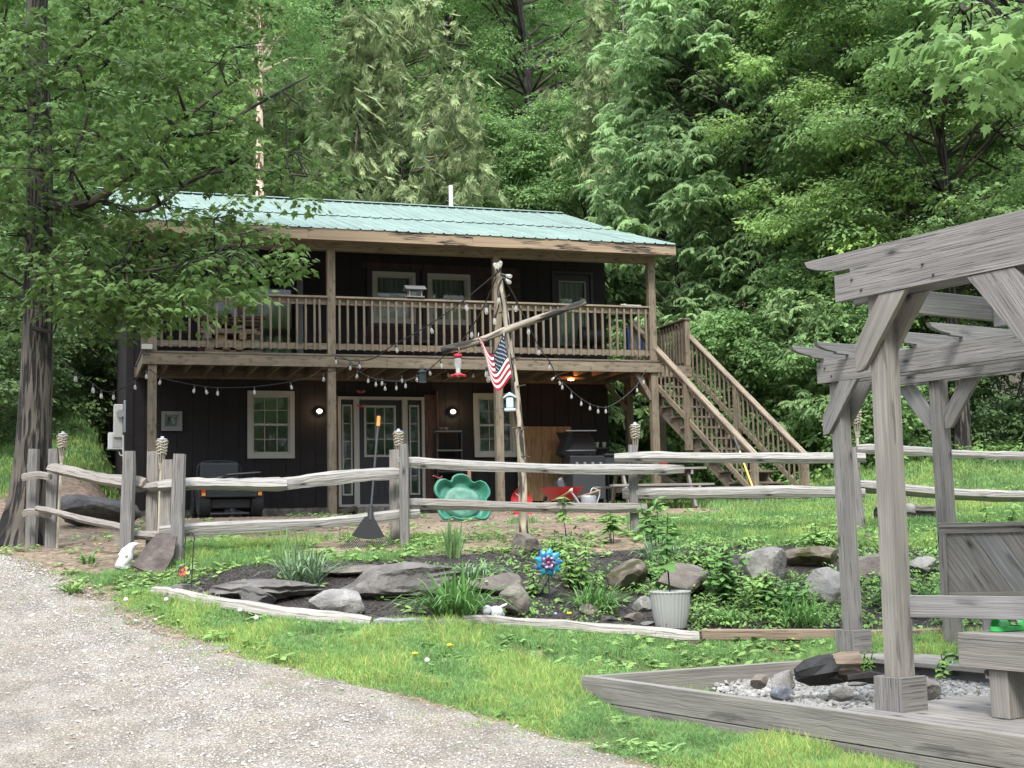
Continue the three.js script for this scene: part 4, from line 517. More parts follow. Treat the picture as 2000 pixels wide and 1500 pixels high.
plantTree('maple_tree', 'tall maple standing behind the dark pergola maple', [10.958,4.08,-37], { seed: 37, h: 17, cb: 5, r: 4, pads: 99, per: 26, pr: 0.98, mat: LM.bright, tr: 0.2, warm: 0.4 });
// left of the house
plantTree('maple_tree', 'leafy forest maple left of the big trunk', [-12.916,5.062,-34], { seed: 41, h: 15, cb: 2.5, r: 3.6, pads: 99, per: 26, pr: 0.90, tr: 0.16 });
plantTree('maple_tree', 'forest maple seen just right of the big trunk', [-12.678,6.872,-40], { seed: 42, h: 15, cb: 2.5, r: 3.3, pads: 90, per: 26, pr: 0.90, mat: LM.bright, tr: 0.16 });
plantTree('maple_tree', 'forest maple above the left end of the roof', [-11.207,5.51,-43], { seed: 43, h: 15, cb: 3, r: 3.4, pads: 87, per: 26, pr: 0.94, mat: LM.bright, tr: 0.16 });
plantTree('maple_tree', 'forest maple behind the birch', [-9.595,6.914,-46], { seed: 44, h: 15, cb: 3, r: 3.6, pads: 84, per: 26, pr: 0.98, tr: 0.18 });
plantTree('cedar_tree', 'shaggy cedar right of the birch trunk', [-6.342,4.622,-41], { seed: 45, h: 11, cb: 2.5, r: 2.2, pads: 60, per: 16, pr: 0.7, sg: SG.cedar, mat: LM.cedar, prof: cedarProf, flat: 0.6, droop: 0.5, cedar: 1, bark: M.barkPale, tr: 0.12 });
plantTree('maple_tree', 'dark-limbed maple at the top left of centre', [-6.823,9.263,-51], { seed: 46, h: 18, cb: 5, r: 4.2, pads: 99, per: 26, pr: 1.01, tr: 0.22 });
// saplings and shrubs along the wood's edge
const edgeG = 'saplings along the edge of the wood';
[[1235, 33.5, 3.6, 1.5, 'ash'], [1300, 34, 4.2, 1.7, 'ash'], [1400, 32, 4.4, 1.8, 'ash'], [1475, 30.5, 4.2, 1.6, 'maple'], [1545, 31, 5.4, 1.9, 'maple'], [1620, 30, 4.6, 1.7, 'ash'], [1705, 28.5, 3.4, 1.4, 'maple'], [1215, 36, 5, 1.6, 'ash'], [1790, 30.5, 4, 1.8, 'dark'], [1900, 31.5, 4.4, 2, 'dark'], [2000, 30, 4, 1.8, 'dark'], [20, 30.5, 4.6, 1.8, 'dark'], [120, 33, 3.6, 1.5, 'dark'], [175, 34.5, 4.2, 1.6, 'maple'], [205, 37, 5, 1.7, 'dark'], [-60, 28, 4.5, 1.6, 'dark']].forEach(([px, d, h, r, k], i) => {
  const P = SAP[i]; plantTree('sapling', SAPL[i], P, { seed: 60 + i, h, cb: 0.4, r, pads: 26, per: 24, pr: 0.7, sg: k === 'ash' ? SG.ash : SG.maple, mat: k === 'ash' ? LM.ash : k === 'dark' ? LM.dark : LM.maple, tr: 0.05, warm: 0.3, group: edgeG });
});
// the wood behind, tree by tree as far as trunks can be told apart, then one mass
FAR.forEach(([p, h, r, s], i) => plantTree('forest_tree', 'tall broadleaf tree in the farther rows of the hillside wood', p, { seed: 200 + i, h, cb: h * 0.15, r, pads: 44, per: 24, pr: r * 0.34, sg: SG.far, mat: i % 3 === 0 ? LM.bright : LM.maple, tr: 0.2, limbEvery: 3, group: BG, tone: s }));
{
  const l = [], q = rng(77); for (let k = 0; k < 15000; k++) { const d = rr(70, 92, q), x = rr(-0.52, 0.52, q) * d, y = H(x, -d) + Math.pow(q(), 0.8) * 19; const t = rr(0.6, 1.25, q); l.push({ m: mat4(x, y, -d, rr(-0.5, 0.5, q), q() * 6, rr(-0.5, 0.5, q), rr(1.6, 2.8, q)), c: lin(t, t, t * 0.9) }); }
  { const b = []; for (let k = 0; k < 5200; k++) { const a = rr(-1.5, 1.5, q), d = rr(24, 32, q), x = Math.sin(a) * d * 1.3, z = Math.cos(a) * d; const t = rr(0.6, 1.2, q); b.push({ m: mat4(x, Math.pow(q(), 0.9) * 15, z, rr(-0.5, 0.5, q), q() * 6, rr(-0.5, 0.5, q), rr(1.6, 2.8, q)), c: lin(t, t, t * 0.9) }); } tag(instances('roadside_wood', SG.far[1], LM.maple, b), 'dense green wood across the lane behind the viewer', 'forest', null, 'stuff'); }
  tag(instances('far_forest', SG.far[0], LM.maple, l), 'dense mass of distant green forest up the hillside', 'forest', null, 'stuff');
}

// ---------------------------------------------------------------- the big maple on the left, limb by limb
function handTree(label, trunkPts, trunkR, limbs, clumps, { seed, pr = 0.8, n = 30, mat, thin, tone = 1 }) {
  const q = rng(seed), base = v3(trunkPts[0]), tr = thing('maple_tree', label, 'tree', base.toArray()), loc = (p) => v3(p).sub(base);
  const tp = curve(trunkPts.map(loc), 26), rad = tp.map((p, i) => { const t = i / 26; return lerp(trunkR, trunkR * 0.35, t) * (1 + 0.55 * Math.exp(-t * 20)); });
  mesh('trunk', rod(tp, rad, 18, { seed, side: (a, k, len) => 0.1 * (noise2(k * 0.9, len * 0.9, seed) - 0.5) + (len < 0.8 ? 0.18 * (0.8 - len) * Math.sin(k * 1.9) : 0) }), M.bark, tr);
  const anchors = []; tp.forEach((p, i) => i > 6 && anchors.push([p, rad[i] * 0.4]));
  for (const [pts, r] of limbs) { const c = curve(pts.map(loc), 16); mesh('limb', rod(c, c.map((_, i) => lerp(r, 0.012, i / 16)), 8, { seed: 5 }), M.twig, tr); c.forEach((p, i) => i > 3 && anchors.push([p, lerp(r, 0.012, i / 16)])); }
  const lists = [[], [], []], twigs = [];
  clumps.forEach((c, i) => {
    const p = loc(c), k = anchors.reduce((b, a) => { const d = a[0].distanceTo(p) + (a[0].y > p.y ? 0.5 : 0) + (c[1] > 9 && a[0].y < 7.4 ? 9 : 0); return d < b[1] ? [a, d] : b; }, [null, 1e9])[0], mid = k[0].clone().lerp(p, 0.5).add(V(rr(-0.15, 0.15, q), rr(0, 0.25, q), rr(-0.15, 0.15, q)));
    twigs.push(rod([k[0], mid, p], [Math.min(0.03, k[1]), 0.014, 0.005], 5, { seed: i })); const R2 = c[3] ?? pr;
    for (let j = 0; j < 4; j++) { const a = q() * 6.28; twigs.push(rod([mid, p.clone().add(V(Math.sin(a) * R2 * 0.7, rr(-0.2, 0.1, q), Math.cos(a) * R2 * 0.7))], [0.009, 0.003], 4, { seed: j })); }
    padSprigs(lists[i % 3], p, R2, Math.round(n * (R2 / pr) ** 1.6 * (thin ? thin(p) : 1)), q, { flat: 0.38, droop: 0.22, tilt: 0.4, sc: [0.75, 1.15], tone: tone * rr(0.85, 1.15, q), warm: 0.35 });
  });
  mesh('branchwork', twigs, M.twig, tr); lists.forEach((l, i) => l.length && (instances('foliage', SG.near[i], mat, l, tr).userData.kind = 'stuff')); return tr;
}
{
  const C = [[-5.397,4.55,-17], [-4.593,4.556,-16.4], [-4.199,4.524,-16.8], [-3.525,4.734,-16.3], [-3.254,5.017,-16.8], [-3.17,4.932,-17.2], [-4.576,5.252,-17.5], [-4.165,5.623,-18], [-5.086,5.225,-17], [-5.615,5.719,-18.3], [-2.776,6.116,-17.6], [-2.698,6.409,-18.2], [-3.919,6.181,-17.5], [-4.241,5.725,-16.2], [-3.043,6.572,-18], [-4.615,5.991,-16], [-4.261,6.652,-17], [-3.573,6.644,-16.8], [-2.79,7.042,-17.5], [-5.234,6.559,-16.4], [-5.785,5.933,-16.4], [-6.244,5.509,-17], [-6.189,6.502,-16.8], [-5.487,7.139,-16.2], [-5.051,7.464,-16.8], [-4.198,7.107,-16], [-3.747,7.507,-17], [-3.437,7.844,-17.4], [-4.083,8.277,-17.6], [-4.551,7.975,-16.6], [-5.444,8.213,-17], [-6.011,7.742,-16.6], [-3.488,8.376,-17], [-6.524,7.325,-17.5], [-6.716,6.027,-17.2], [-6.706,4.943,-17.4], [-6.665,4.676,-18.2], [-6.132,6.082,-18.6], [-3.743,6.752,-18.6], [-5.288,7.571,-18.8], [-6.274,6.914,-19], [-4.549,7.916,-19], [-6.4,5.414,-18.8], [-5.417,6.115,-18.8], [-3.936,5.453,-18.2], [-4.269,4.998,-17.6], [-5.335,4.79,-16.4], [-4.207,6.238,-15.6], [-3.358,5.24,-15.8], [-3.464,4.601,-16.6], [-3.792,4.509,-16.4], [-4.361,4.383,-16.7], [-3.239,5.404,-17.4], [-4.949,4.38,-17]];
  const q = rng(401); for (let i = 0; i < 60; i++) { const a = q() * 6.28, d = 4.6 * Math.sqrt(rr(0.1, 1, q)), y = rr(9.2, 15.5, q), f = Math.sqrt(clamp(1 - ((y - 9.5) / 7.5) ** 2)); C.push([-5.9 + Math.sin(a) * d * f, y, -17.6 + Math.cos(a) * d * f, 1.0]); }
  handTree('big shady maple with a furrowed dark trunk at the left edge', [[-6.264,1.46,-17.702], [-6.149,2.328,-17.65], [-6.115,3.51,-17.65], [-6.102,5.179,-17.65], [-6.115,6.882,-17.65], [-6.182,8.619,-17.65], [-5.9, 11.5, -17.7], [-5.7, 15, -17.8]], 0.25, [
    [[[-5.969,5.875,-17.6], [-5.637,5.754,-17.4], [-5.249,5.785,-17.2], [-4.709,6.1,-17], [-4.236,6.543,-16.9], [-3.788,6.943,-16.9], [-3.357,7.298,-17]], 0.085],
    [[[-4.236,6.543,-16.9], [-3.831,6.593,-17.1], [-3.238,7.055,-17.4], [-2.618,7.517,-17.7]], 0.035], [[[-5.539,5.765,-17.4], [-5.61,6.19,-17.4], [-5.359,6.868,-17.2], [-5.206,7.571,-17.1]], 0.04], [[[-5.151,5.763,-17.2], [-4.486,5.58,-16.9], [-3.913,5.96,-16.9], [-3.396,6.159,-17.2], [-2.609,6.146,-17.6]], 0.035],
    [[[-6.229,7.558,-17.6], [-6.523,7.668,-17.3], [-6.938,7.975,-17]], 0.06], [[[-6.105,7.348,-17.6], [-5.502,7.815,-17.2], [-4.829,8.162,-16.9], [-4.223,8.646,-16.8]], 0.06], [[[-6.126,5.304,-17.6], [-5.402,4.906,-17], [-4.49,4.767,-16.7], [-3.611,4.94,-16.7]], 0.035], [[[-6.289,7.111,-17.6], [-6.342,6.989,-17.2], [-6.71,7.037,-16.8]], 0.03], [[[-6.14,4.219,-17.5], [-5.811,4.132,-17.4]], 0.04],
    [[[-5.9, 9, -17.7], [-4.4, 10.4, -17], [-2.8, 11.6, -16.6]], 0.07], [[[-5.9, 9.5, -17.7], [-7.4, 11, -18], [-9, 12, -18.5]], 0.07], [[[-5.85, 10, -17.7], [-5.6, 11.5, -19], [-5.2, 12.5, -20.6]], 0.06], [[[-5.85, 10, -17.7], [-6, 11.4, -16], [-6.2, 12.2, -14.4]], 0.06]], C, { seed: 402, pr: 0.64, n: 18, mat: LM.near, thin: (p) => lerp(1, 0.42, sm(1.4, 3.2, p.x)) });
  // the maple whose bough hangs into the top right corner; its trunk stands outside the picture
  const C2 = [[3.026,4.767,-8.6], [3.138,4.523,-8.4], [3.055,4.723,-8.9], [3.289,4.95,-9], [3.212,4.578,-8.2], [3.328,4.525,-8.7]].map((p, i) => [...p, [0.3, 0.34, 0.22, 0.3, 0.4, 0.3][i]]), q2 = rng(403); for (let i = 0; i < 44; i++) { const a = q2() * 6.28, d = 3 * Math.sqrt(q2()); C2.push([6.9 + Math.sin(a) * d, rr(5.4, 10, q2), -8 + Math.cos(a) * d, 0.8]); }
  handTree('maple outside the right edge whose bough hangs into the top right corner', [[6.9, H(6.9, -8) - 0.1, -8], [6.9, 2.5, -8], [6.85, 6, -8], [6.8, 9.5, -8]], 0.2, [[[[6.85, 4.2, -8], [5.6, 4.9, -8.2], [4.3, 5.1, -8.4], [3.4, 4.95, -8.5], [2.95, 4.8, -8.6]], 0.05], [[[6.85, 5, -8], [8, 6.5, -7.6], [9, 7.5, -7.4]], 0.06], [[[6.85, 5.5, -8], [6.4, 7, -9.4], [6, 8, -10.4]], 0.06], [[[6.85, 5.5, -8], [6.4, 7, -6.6], [6, 8, -5.6]], 0.06]], C2, { seed: 404, pr: 0.8, n: 30, mat: LM.maple });
}

// ---------------------------------------------------------------- lawn, pebbles, mulch
function tuft(n, h, r, w, seed) {
  const q = rng(seed), out = [], col = []; for (let i = 0; i < n; i++) { const a = q() * 6.283, d = r * Math.sqrt(q()), x = Math.sin(a) * d, z = Math.cos(a) * d, L = h * rr(0.55, 1.2, q), b = q() * 6.283, ln = rr(0.15, 0.75, q), f = q() * 6.283, wx = Math.cos(f) * w, wz = Math.sin(f) * w, mx = x + Math.sin(b) * L * ln * 0.35, mz = z + Math.cos(b) * L * ln * 0.35, my = L * 0.6, ex = x + Math.sin(b) * L * ln, ez = z + Math.cos(b) * L * ln, ey = L * (1 - ln * 0.35), t = rr(0.7, 1.3, q), dry = q() < 0.07;
    out.push(x - wx, -0.01, z - wz, x + wx, -0.01, z + wz, mx + wx * 0.8, my, mz + wz * 0.8, x - wx, -0.01, z - wz, mx + wx * 0.8, my, mz + wz * 0.8, mx - wx * 0.8, my, mz - wz * 0.8, mx - wx * 0.8, my, mz - wz * 0.8, mx + wx * 0.8, my, mz + wz * 0.8, ex, ey, ez); for (let k = 0; k < 9; k++) col.push(t * (dry ? 2.2 : 1), t * (dry ? 1.2 : 1), t * (dry ? 1.5 : 1)); }
  return fromTris(out, null, col);
}
function rosette(n, L, seed, shape = 'oval') { const q = rng(seed), out = [], col = []; for (let i = 0; i < n; i++) { const a = i / n * 6.283 + q() * 0.6; leafTris(out, col, shape, V(Math.sin(a) * L * 0.15, 0.012 + q() * L * 0.5, Math.cos(a) * L * 0.15), a, rr(-0.5, 0.2, q), L * rr(0.6, 1.15, q), rr(0.8, 1.2, q), 0.2); } return fromTris(out, null, col); }
const GM = { grass: leafMat(0.195, 0.325, 0.1, 0.3), weed: leafMat(0.23, 0.37, 0.11, 0.3), fern: leafMat(0.18, 0.31, 0.09, 0.3) };
const onPlatform = (x, z) => { const k = [x - 0.55, z + 11.4]; return inPoly(PIT, x, z); };
const underHouse = (x, z) => { const a = x + 6.43, b = z + 24.5, u = a * 0.9517 - b * 0.3069, w = -a * 0.3069 - b * 0.9517; return u > -0.5 && u < 9.9 && w > -0.1; };
{
  const q = rng(501), near = [[], [], []], far = [[], []], weeds = [[], []];
  const tint = (n) => { const t = rr(0.7, 1.25, q) * lerp(0.75, 1.3, n), y = sm(0.45, 0.75, n) + (q() < 0.05 ? 0.8 : 0); return lin(t * lerp(0.9, 1.12, Math.min(1, y)), t, t * lerp(1.1, 0.95, y)); };
  for (let i = 0; i < 250000; i++) {
    const d = 8 + 32 * Math.pow(q(), 1.7), hw = d * 0.385 + 0.6, x = rr(-hw, hw, q), z = -d, n = clamp((fbm(x * 1.6, z * 1.6, 511, 4) - 0.5) * 2 + 0.5); if (q() > 0.55 + 0.45 * (d < 14 ? 1 : 0.7)) continue;
    const b = bare(x, z); const strag = x < drive(z) + 0.3; if ((!strag && q() < b * 1.5) || (strag && x > drive(z) && q() < b * 0.9) || (x < drive(z) + 0.05 * q() && !(x > drive(z) - 0.9 && q() < 0.16 * sm(-0.9, 0, x - drive(z)) && fbm(x * 3, z * 3, 541, 3) > 0.5)) || inBed(x, z) || underHouse(x, z) || (inPoly(PIT, x, z) && x > 1.55 + 0.25 * q() - (z + 11.4) * 0.1)) continue;
    if (d > 17 && q() < 0.45) continue; if (q() < 0.75 * sm(0.35, 0.12, n) ) continue;
    if (d > 32) continue; const y = H(x, z), e = sm(0, 0.6, x - drive(z)), big = d < 17 ? 1 : lerp(1, 1.9, sm(17, 30, d)), tall = lerp(0.4, 1.1, e) * lerp(0.5, 1.5, n) * (1 - 0.55 * b);
    if (d < 17) near[i % 3].push({ m: mat4(x, y, z, 0, q() * 6.28, 0, rr(0.8, 1.25, q), tall * rr(0.8, 1.25, q), 1), c: tint(n) }); else far[i % 2].push({ m: mat4(x, y, z, 0, q() * 6.28, 0, big, big * rr(0.8, 1.3, q), big), c: tint(n) });
  }
  const G = [1, 2, 3].map((s) => tuft(13, 0.09, 0.075, 0.0026, s * 31)), F = [4, 5].map((s) => tuft(14, 0.085, 0.13, 0.005, s * 31));
  near.forEach((l, i) => tag(instances('lawn_grass', G[i], GM.grass, l), ['short bright green lawn grass in the foreground', 'tufts of bright lawn grass beside the gravel', 'fine bright grass between the drive and the garden'][i], 'grass', null, 'stuff')); far.forEach((l, i) => tag(instances('field_grass', F[i], GM.grass, l), ['rougher grass on the bank beyond the fence', 'long grass around the house'][i], 'grass', null, 'stuff'));
  // broad-leaved weeds, thickest along the garden edging and under the fence
  for (let i = 0; i < 16000; i++) { const d = 9 + 15 * q(), x = rr(-0.4, 0.4, q) * d, z = -d; if (inPoly(PIT, x, z) || underHouse(x, z) || x < drive(z) + 0.1) continue; const nearEdge = Math.exp(-Math.abs(z - bedX(bedFront, x) - 0.35) * 2.2), patch = sm(0.48, 0.64, fbm(x * 1.3, z * 1.3, 521, 3)) * (d > 17.5 ? 1.6 : 1); const back = inBed(x, z) ? 0 : (z < bedX(bedBack, x) && z > -17.5 ? 0.6 : 0); if (inBed(x, z) ? q() > 0.05 : q() > Math.max(nearEdge * (x > -1.4 ? 1 : 0.25), patch * 0.5, back * (0.4 + patch))) continue; if (q() < bare(x, z) * 0.8) continue; const s = rr(0.7, 1.5, q), t = rr(0.8, 1.2, q); weeds[i % 2].push({ m: mat4(x, H(x, z), z, 0, q() * 6.28, 0, s), c: lin(t, t, t) }); }
  weeds.forEach((l, i) => tag(instances('broadleaf_weeds', i ? rosette(9, 0.07, 71) : rosette(7, 0.09, 72), GM.weed, l), ['small round-leaved weeds along the garden edging', 'clover and plantain among the grass'][i], 'weeds', null, 'stuff'));
  // fern and bramble under the wood's edge
  const fl = [[], []]; for (let i = 0; i < 9000; i++) { const d = 24 + 16 * q(), x = rr(-0.42, 0.42, q) * d, z = -d; if (underHouse(x, z) && d < 40) continue; const right = x > 3.2 && d > 27.5 + (x < 5 ? 2 : 0), left = x < -7.6 && d > 31; if (!right && !left && d < 37) continue; if (x > -7.6 && x < 3 && d < 37) continue; const s = rr(0.7, 1.5, q), t = rr(0.75, 1.3, q); fl[i % 2].push({ m: mat4(x, H(x, z) + rr(0, 0.35, q), z, rr(-0.4, 0.4, q), q() * 6.28, rr(-0.4, 0.4, q), s), c: lin(t, t, t) }); }
  fl.forEach((l, i) => tag(instances('undergrowth', SG.bush[i], GM.fern, l), ['green undergrowth along the foot of the wood', 'ferns and brambles on the forest floor'][i], 'undergrowth', null, 'stuff'));
  // low leafy cover on the bank and among the rocks on the right
  const cl = [[], []]; for (let i = 0; i < 7600; i++) { const d = 13.2 + 4 * q(), x = rr(-1.2, 6.5, q), z = -d; if (inPoly(PIT, x, z) || z > bedX(bedFront, x) - 0.25) continue; const bank = z < bedX(bedBack, x) + 0.25, patch = fbm(x * 1.6, z * 1.6, 531, 3); if (bank ? q() > (x > 0.4 ? 0.55 : 0.2) * sm(0.3, 0.6, patch) : q() > sm(0.4, 0.58, patch) * 0.62 * sm(-1.2, 1.2, x)) continue; if (d > 16.4 && q() > 0.25) continue; const s = rr(0.25, 0.55, q), t = rr(0.6, 1.35, q); cl[i % 2].push({ m: mat4(x, H(x, z) + rr(0.02, 0.14, q), z, rr(-0.4, 0.4, q), q() * 6.28, rr(-0.4, 0.4, q), s), c: lin(t, t, t) }); }
  cl.forEach((l, i) => tag(instances('ground_cover', SG.bush[i], GM.fern, l), ['leafy ground cover on the bank above the rocks', 'creeping ground cover between the garden rocks'][i], 'ground cover', null, 'stuff'));
  // loose stones
  const st = new THREE.IcosahedronGeometry(1, 1); { const p = st.attributes.position; for (let i = 0; i < p.count; i++) { const k = 1 + 0.35 * (noise3(p.getX(i) * 1.6, p.getY(i) * 1.6, p.getZ(i) * 1.6, 3) - 0.5) * 2; p.setXYZ(i, p.getX(i) * k, p.getY(i) * k * 0.62, p.getZ(i) * k); } st.computeVertexNormals(); }
  const pm = std([0.37, 0.357, 0.335]), gl = []; for (let i = 0; i < 26000; i++) { const d = 7.8 + 8.5 * Math.pow(q(), 1.4), z = -d, e = drive(z), x = e + 0.35 - Math.abs((q() + q()) * 0.5) * (d * 0.39 + e + 0.4); if (x < -d * 0.4) continue; const s = rr(0.003, 0.008, q) * (q() < 0.03 ? 2.4 : 1), t = rr(0.75, 1.2, q); gl.push({ m: mat4(x, H(x, z) + 0.009 + s * 0.2, z, rr(-0.4, 0.4, q), q() * 6, rr(-0.4, 0.4, q), s * rr(0.8, 1.4, q), s, s), c: lin(t, t * rr(0.94, 1, q), t * rr(0.86, 1, q)) }); }
  tag(instances('loose_gravel', st, pm, gl), 'loose grey stones scattered over the driveway', 'gravel', null, 'stuff');
  const wl = []; for (let i = 0; i < 9000; i++) { const x = rr(1.4, 5.4, q), z = rr(-12.4, -8.2, q); if (!inPoly(PIT, x, z)) continue; const u = (x - 0.55) * 0.846 + (z + 11.4) * -0.533; if (u < 0.12 || x < 1.75 - (z + 11.4) * 0.12 - 0.2 * q()) continue; const s = rr(0.012, 0.028, q), t = rr(0.6, 1.2, q); wl.push({ m: mat4(x, Math.max(H(x, z), 0.2) + s * 0.4, z, rr(-1, 1, q), q() * 6, rr(-1, 1, q), s * rr(0.9, 1.4, q), s, s), c: lin(t, t, t * 0.97) }); }
  tag(instances('white_pebbles', st, std([0.27, 0.262, 0.25]), wl), 'white pebbles covering the fire pit', 'gravel', null, 'stuff');
  const bedding = []; for (let j = 0; j <= 24; j++) { const r = []; for (let i = 0; i <= 24; i++) { r.push([lerp(1.5, 5.6, i / 24), lerp(-8.2, -12.4, j / 24)]); } bedding.push(r); }
  { const pos = [], idx = [], uv = []; const ok = (x, z) => inPoly(PIT, x, z) && (x - 0.55) * 0.846 - (z + 11.4) * 0.533 > 0.08 && x > 1.75 - (z + 11.4) * 0.12; for (const r of bedding) for (const [x, z] of r) { pos.push(x, Math.max(H(x, z) + 0.012, 0.2), z); uv.push(x, z); } for (let j = 0; j < 24; j++) for (let i = 0; i < 24; i++) { const a = j * 25 + i, cs = [bedding[j][i], bedding[j][i + 1], bedding[j + 1][i], bedding[j + 1][i + 1]]; if (cs.every(([x, z]) => ok(x, z))) idx.push(a, a + 1, a + 26, a, a + 26, a + 25); } const g = new THREE.BufferGeometry(); g.setAttribute('position', new THREE.Float32BufferAttribute(pos, 3)); g.setAttribute('uv', new THREE.Float32BufferAttribute(uv, 2)); g.setIndex(idx); g.computeVertexNormals(); tag(mesh('pit_floor', g, mk([0.4, 0.37, 0.33], 'gravel', 'gravelBump', 0.01)), 'gravel floor of the fire pit', 'pit floor', null, 'structure'); }
  const chip = new THREE.BoxGeometry(1, 0.3, 0.45), ml = []; for (let i = 0; i < 15000; i++) { const x = rr(bedFront[0][0], 5.6, q), z0 = bedX(bedFront, x), z1 = bedX(bedBack, x), z = lerp(z0, z1, q()), s = rr(0.01, 0.03, q), t = rr(0.5, 1.6, q); ml.push({ m: mat4(x, H(x, z) + 0.018, z, rr(-0.5, 0.5, q), q() * 6, rr(-0.5, 0.5, q), s, s * 0.7, s), c: lin(t, t * 0.95, t * 0.9) }); }
  tag(instances('mulch_chips', chip, std([0.05, 0.042, 0.04]), ml), 'dark bark mulch chips in the garden bed', 'mulch', null, 'stuff');
  const dl = [], lf = (() => { const o = [], c = []; leafTris(o, c, 'oval', V(0, 0, -0.5), 0, 0, 1, 1, 0.15); return fromTris(o, null, c); })(); for (let i = 0; i < 4200; i++) { const d = 11 + 14 * q(), x = rr(-0.4, 0.22, q) * d, z = -d; if (q() > bare(x, z) * 0.9 || underHouse(x, z) || x < drive(z) - 0.1) continue; const s = rr(0.025, 0.06, q), t = rr(0.5, 1.3, q); dl.push({ m: mat4(x, H(x, z) + 0.012, z, rr(-0.3, 0.3, q), q() * 6, rr(-0.5, 0.5, q), s), c: lin(t, t * rr(0.75, 1, q), t * rr(0.6, 0.9, q)) }); }
  tag(instances('leaf_litter', lf, std([0.34, 0.24, 0.16], { vertexColors: true }), dl), 'dry brown leaf litter on the trodden dirt', 'leaf litter', null, 'stuff');
}

// ---------------------------------------------------------------- rocks, edging and plants of the garden
function rockGeo(rx, ry, rz, seed, { cuts = 6, rough = 0.3, layers = 0, detail = 5 } = {}) {
  const g = new THREE.IcosahedronGeometry(1, detail), p = g.attributes.position, q = rng(seed), pl = Array.from({ length: cuts }, () => [V(rr(-1, 1, q), rr(-0.7, 1, q), rr(-1, 1, q)).normalize(), rr(0.5, 0.8, q)]), v = V(0, 0, 0), uv = [];
  for (let i = 0; i < p.count; i++) {
    v.fromBufferAttribute(p, i); const f = 1 + rough * (noise3(v.x * 1.7 + seed, v.y * 1.7, v.z * 1.7, seed) - 0.5) + rough * 0.35 * (noise3(v.x * 5 + seed, v.y * 5, v.z * 5, seed + 9) - 0.5) + rough * 0.12 * (noise3(v.x * 14, v.y * 14, v.z * 14, seed + 5) - 0.5);
    v.multiplyScalar(f); for (const [n, d] of pl) { const s = v.dot(n); if (s > d) v.addScaledVector(n, (d - s) * 0.97); }
    if (layers) { const L = Math.floor((v.y + 1) * layers + 0.8 * noise2(v.x * 2, v.z * 2, seed)), k = 1 + 0.2 * (hash(L, seed) - 0.5), w = 1 + 0.05 * Math.sin(L * 3 + v.x * 3); v.x *= k * w; v.z *= k; }
    p.setXYZ(i, v.x * rx, v.y * ry, v.z * rz); uv.push(v.x * rx + v.y * ry * 0.3, v.z * rz + v.y * ry);
  }
  g.setAttribute('uv', new THREE.Float32BufferAttribute(uv, 2)); for (let i = 0; i < p.count; i += 3) { const a = V(0, 0, 0).fromBufferAttribute(p, i), b = V(0, 0, 0).fromBufferAttribute(p, i + 1).sub(a), c = V(0, 0, 0).fromBufferAttribute(p, i + 2).sub(a), n = b.cross(c), m = [Math.abs(n.x), Math.abs(n.y), Math.abs(n.z)], k = m.indexOf(Math.max(...m)); for (let j = i; j < i + 3; j++) { const P = [p.getX(j), p.getY(j), p.getZ(j)]; uv[2 * j] = P[(k + 1) % 3] + seed * 0.37; uv[2 * j + 1] = P[(k + 2) % 3]; } }
  g.setAttribute('uv', new THREE.Float32BufferAttribute(uv, 2)); return creased(g, 0.45);
}
function creased(g, ang) {   // smooth normals except over sharp edges
  const p = g.attributes.position, key = (i) => `${Math.round(p.getX(i) * 2e4)},${Math.round(p.getY(i) * 2e4)},${Math.round(p.getZ(i) * 2e4)}`, fn = [], at = new Map(), c = Math.cos(ang), nrm = new Float32Array(p.count * 3), a = V(0, 0, 0), b = V(0, 0, 0), d = V(0, 0, 0);
  for (let i = 0; i < p.count; i += 3) { a.fromBufferAttribute(p, i); b.fromBufferAttribute(p, i + 1).sub(a); d.fromBufferAttribute(p, i + 2).sub(a); const n = b.clone().cross(d); const l = n.length() || 1; fn.push([n.clone().divideScalar(l), l]); for (let k = 0; k < 3; k++) { const q = key(i + k); (at.get(q) ?? at.set(q, []).get(q)).push(i / 3); } }
  for (let i = 0; i < p.count; i++) { const f = fn[Math.floor(i / 3)][0], s = V(0, 0, 0); for (const j of at.get(key(i))) if (fn[j][0].dot(f) > c) s.addScaledVector(fn[j][0], fn[j][1]); s.normalize(); nrm.set([s.x, s.y, s.z], i * 3); }
  g.setAttribute('normal', new THREE.BufferAttribute(nrm, 3)); return g;
}
const RK = { slate: mk([0.235, 0.22, 0.21], 'rock', 'rockBump', 0.03), grey: mk([0.36, 0.35, 0.33], 'rock', 'rockBump', 0.02), brown: mk([0.29, 0.255, 0.225], 'rock', 'rockBump', 0.02), dark: mk([0.17, 0.162, 0.158], 'rock', 'rockBump', 0.03), pale: mk([0.42, 0.41, 0.4], 'rock', 'rockBump', 0.02) };
{ const t = texture(256, 256, (u, v) => { const a = fbm(u * 6, v * 6, 601, 5, 6, 6), m = sm(0.45, 0.6, fbm(u * 4, v * 4, 603, 5, 4, 4)); return [lerp(0.62, 0.36, m) * (0.6 + 0.7 * a), lerp(0.58, 0.36, m) * (0.6 + 0.7 * a), lerp(0.52, 0.12, m) * (0.6 + 0.7 * a)]; }, { rx: 0.6, ry: 0.6 }); RK.moss = std([0.42, 0.4, 0.38], { map: t, bumpMap: T.rockBump, bumpScale: 0.02 }); }
function rock(name, label, p, s, seed, mat, o = {}, turn = 0, sink = 0.35) { const m = mesh(name, rockGeo(s[0], s[1], s[2], seed, o), mat); m.position.set(p[0], p[1] + s[1] * (1 - 2 * sink), p[2]); m.rotation.y = turn; if (o.tilt) m.rotation.z = o.tilt; return tag(m, label, 'rock'); }
